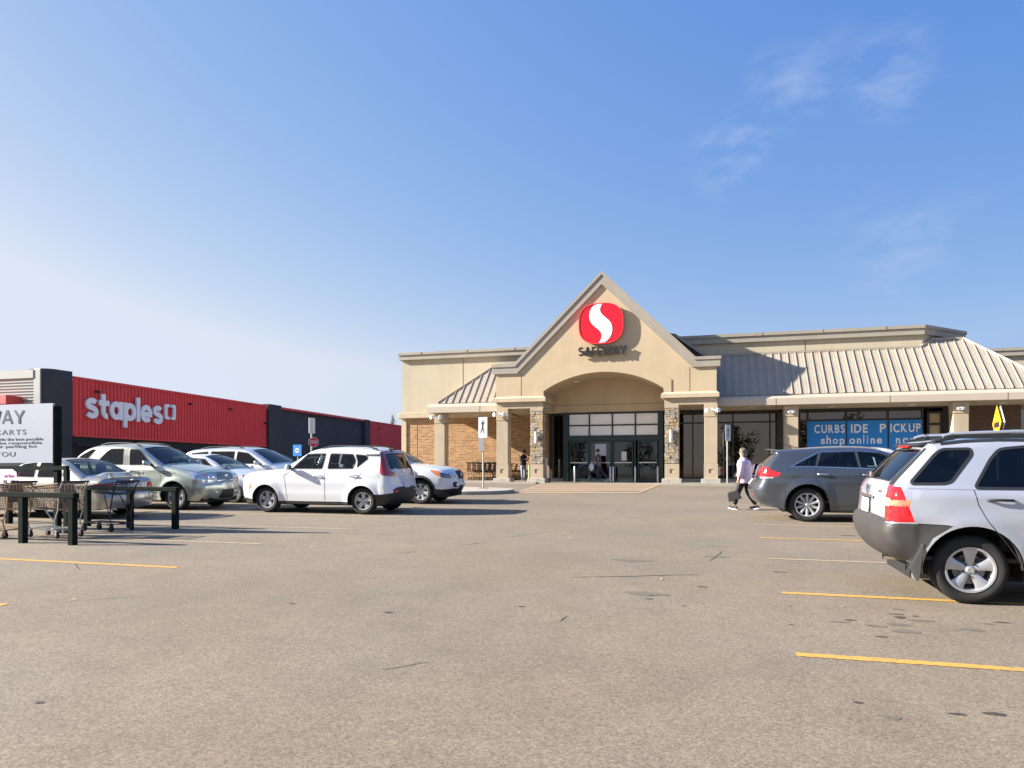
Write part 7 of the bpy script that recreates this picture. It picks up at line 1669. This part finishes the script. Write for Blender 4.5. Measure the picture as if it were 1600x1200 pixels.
for s in (-.3, .3): w = MB(); w.path([on('top', s, 1.40, .02), on('top', s+.35, 1.55, .02)], .008, 5); obj('wiper', w, M_BLACK, P)
# white SUV nose details
P = sore.root; on = sore.on
for s in (-1, 1):
    for e_, zz, r_ in ((.80, .84, .05), (.66, .82, .045)): b = MB(); b.ball((0, 0, 0), (.025, r_, r_*.8), 14, 8); o = obj('headlamp_bulb', b, M_LAMP, P, 60); o.location = on('front', s*e_, zz, .004)
    b = MB(); b.ball((0, 0, 0), (.03, .05, .045), 12, 8); o = obj('fog_lamp', b, M_LAMP, P, 60); o.location = on('front', s*.72, .57, .01)
o = obj('round_badge', em.mesh('round_badge'), M_CHROME, P, 40); o.location = on('front', 0, .84, .02); o.rotation_euler = (0, 0, math.pi)
r = MB(); pts = [on('front', e, .925, .012) for e in np.linspace(-.44, .44, 9)]; r.path(pts, .012, 6); obj('grille_trim', r, M_CHROME, P, 60)
# beige sedan: boot spoiler on two legs, brake lamp
P = sent.root; on = sent.on
r = MB(); n_ = 13; ys = np.linspace(-.66, .66, n_); prof_ = [(-.09, -.006), (0, .016), (.09, .004), (.0, -.014)]
vs = []
for y in ys:
    u = abs(y)/.66; dx = -.16*u**3; dz = -.07*max(0, (u-.8)/.2)**1.5
    for a, b in prof_: vs.append((4.26+dx+a, y, 1.065+dz+b))
fs = [(i*4+j, i*4+(j+1) % 4, (i+1)*4+(j+1) % 4, (i+1)*4+j) for i in range(n_-1) for j in range(4)]+[(0, 1, 2, 3), (n_*4-1, n_*4-2, n_*4-3, n_*4-4)]
r.add(vs, fs); obj('boot_spoiler', r, P_BEIGE, P, 50)
for y in (-.42, .42): lbox(P, 'spoiler_leg', (4.25, y, 1.0), (.10, .05, .10), P_BEIGE, .01)
lbox(P, 'brake_light', (3.75, 0, 1.03), (.06, .24, .035), M_RED, .006)
lbox(P, 'badge', tuple(on('rear', 0, .86, .01)), (.01, .09, .05), M_CHROME)
o = obj('exhaust_pipe', ex.mesh('exhaust_pipe'), M_STEEL, P, 40); o.location = (4.32, -.5, .24)
# people's trinkets on the front seat of the sedan
lbox(P, 'steering_cover', (1.62, -.37, .99), (.06, .26, .16), mat('red_cloth', (.5, .03, .05), .8), .03)

# ------------------------------------------------------------------ trees
M_NEEDLE = mat('spruce_needles', (.045, .060, .035), .9, noise=(1.5, .5)); M_BARK = mat('bark', (.10, .07, .05), .95, noise=(3, .3)); M_LEAF = mat('autumn_leaves', (.085, .085, .03), .8, noise=(.8, .5))
def spruce(x, y, h, r, label):
    g = G(x, y); t = thing('spruce_tree', label, 'tree', (x, y, g))
    obj('trunk', MB().tube((0, 0, 0), (0, 0, h*.97), .25, .03), M_BARK, t)
    mb = MB(); q = random.Random(5)
    z = h*.12
    while z < h*.99:
        k = 1-z/h; rr = r*k**.85+.1; nb = max(5, int(14*k**.5))
        for b in range(nb):
            a = q.uniform(0, 6.28); L = rr*q.uniform(.65, 1.1); dr = q.uniform(.12, .3)*L; steps = max(3, int(L/.22))
            for s in range(steps):
                u = (s+1)/steps; c = Vector((math.cos(a)*L*u, math.sin(a)*L*u, z-dr*u+ .12*u*u*L))
                w = (.30*(1-u)+.12)*min(1, rr); 
                for e in range(2):
                    d1 = Vector((q.uniform(-1, 1), q.uniform(-1, 1), q.uniform(-.5, .2))).normalized()*w; d2 = Vector((q.uniform(-1, 1), q.uniform(-1, 1), q.uniform(-.6, .3))).normalized()*w*.55
                    mb.add([c-d1, c+d2, c+d1, c-d2], [(0, 1, 2, 3)])
        z += .16+.10*k
    obj('crown', mb, M_NEEDLE, t, fix=False)
tx_, ty_ = None, None
u_ = (614-800)/1120; d_ = 104; c_, s_ = math.cos(R(PSI)), math.sin(R(PSI)); tx_, ty_ = (u_*c_-s_)*d_, (u_*s_+c_)*d_
spruce(tx_, ty_, 1.525+91/1120*d_-G(tx_, ty_), 2.6, 'dark spruce tip rising behind the far red wall')
def leafy(name, label, x, y, h, r, seed, grp):
    g = G(x, y); t = thing(name, label, 'tree', (x, y, g), 0, grp); q = random.Random(seed)
    tr = MB(); tr.path([(0, 0, -.1), (.1, 0, h*.3), (0, .1, h*.6)], [.28, .2, .12], 8)
    for k in range(7): a = k*.9; tr.path([(0, 0, h*(.25+.05*k)), (math.cos(a)*r*.4, math.sin(a)*r*.4, h*(.45+.05*k)), (math.cos(a)*r*.75, math.sin(a)*r*.75, h*(.5+.06*k))], [.10, .06, .02], 6)
    obj('trunk', tr, M_BARK, t, 60); mb = MB(); cl = [(Vector((q.gauss(0, r*.38), q.gauss(0, r*.38), h*(.62+q.gauss(0, .14)))), q.uniform(.5, 1.1)*r*.35) for _ in range(26)]
    for c, rr in cl:
        for _ in range(95):
            d = Vector((q.gauss(0, 1), q.gauss(0, 1), q.gauss(0, 1))).normalized()*rr*q.uniform(.6, 1); p = c+d; a1 = Vector((q.gauss(0, 1), q.gauss(0, 1), q.gauss(0, 1))).normalized()*.17; a2 = a1.cross(d).normalized()*.12; mb.add([p-a1, p+a2, p+a1, p-a2], [(0, 1, 2, 3)])
    obj('crown', mb, M_LEAF, t, fix=False); return t
t0 = leafy('broadleaf_tree', 'broad tree across the road seen mirrored in the store windows', 4, -38, 10, 4.2, 3, 'trees mirrored in the windows')
for k, (x, y, s, rz) in enumerate([(-22, -42, 1.1, 1), (-11, -46, .85, 2), (13, -36, 1.05, 3), (20, -44, 1.2, 4), (29, -38, .9, 5), (38, -46, 1.1, 2.2)]):
    c = copy_tree(t0); c.location = (x, y, G(x, y)); c.rotation_euler = (0, 0, rz); c.scale = (s, s, s)
    c['label'] = 'mirrored broadleaf tree ' + ('behind the entrance door reflections', 'in the left edge of the dark windows', 'between the angled sign and the tan column', 'in the panes over the dark grey car', 'in the pane left of the blue posters', 'at the far right end of the glass')[k]
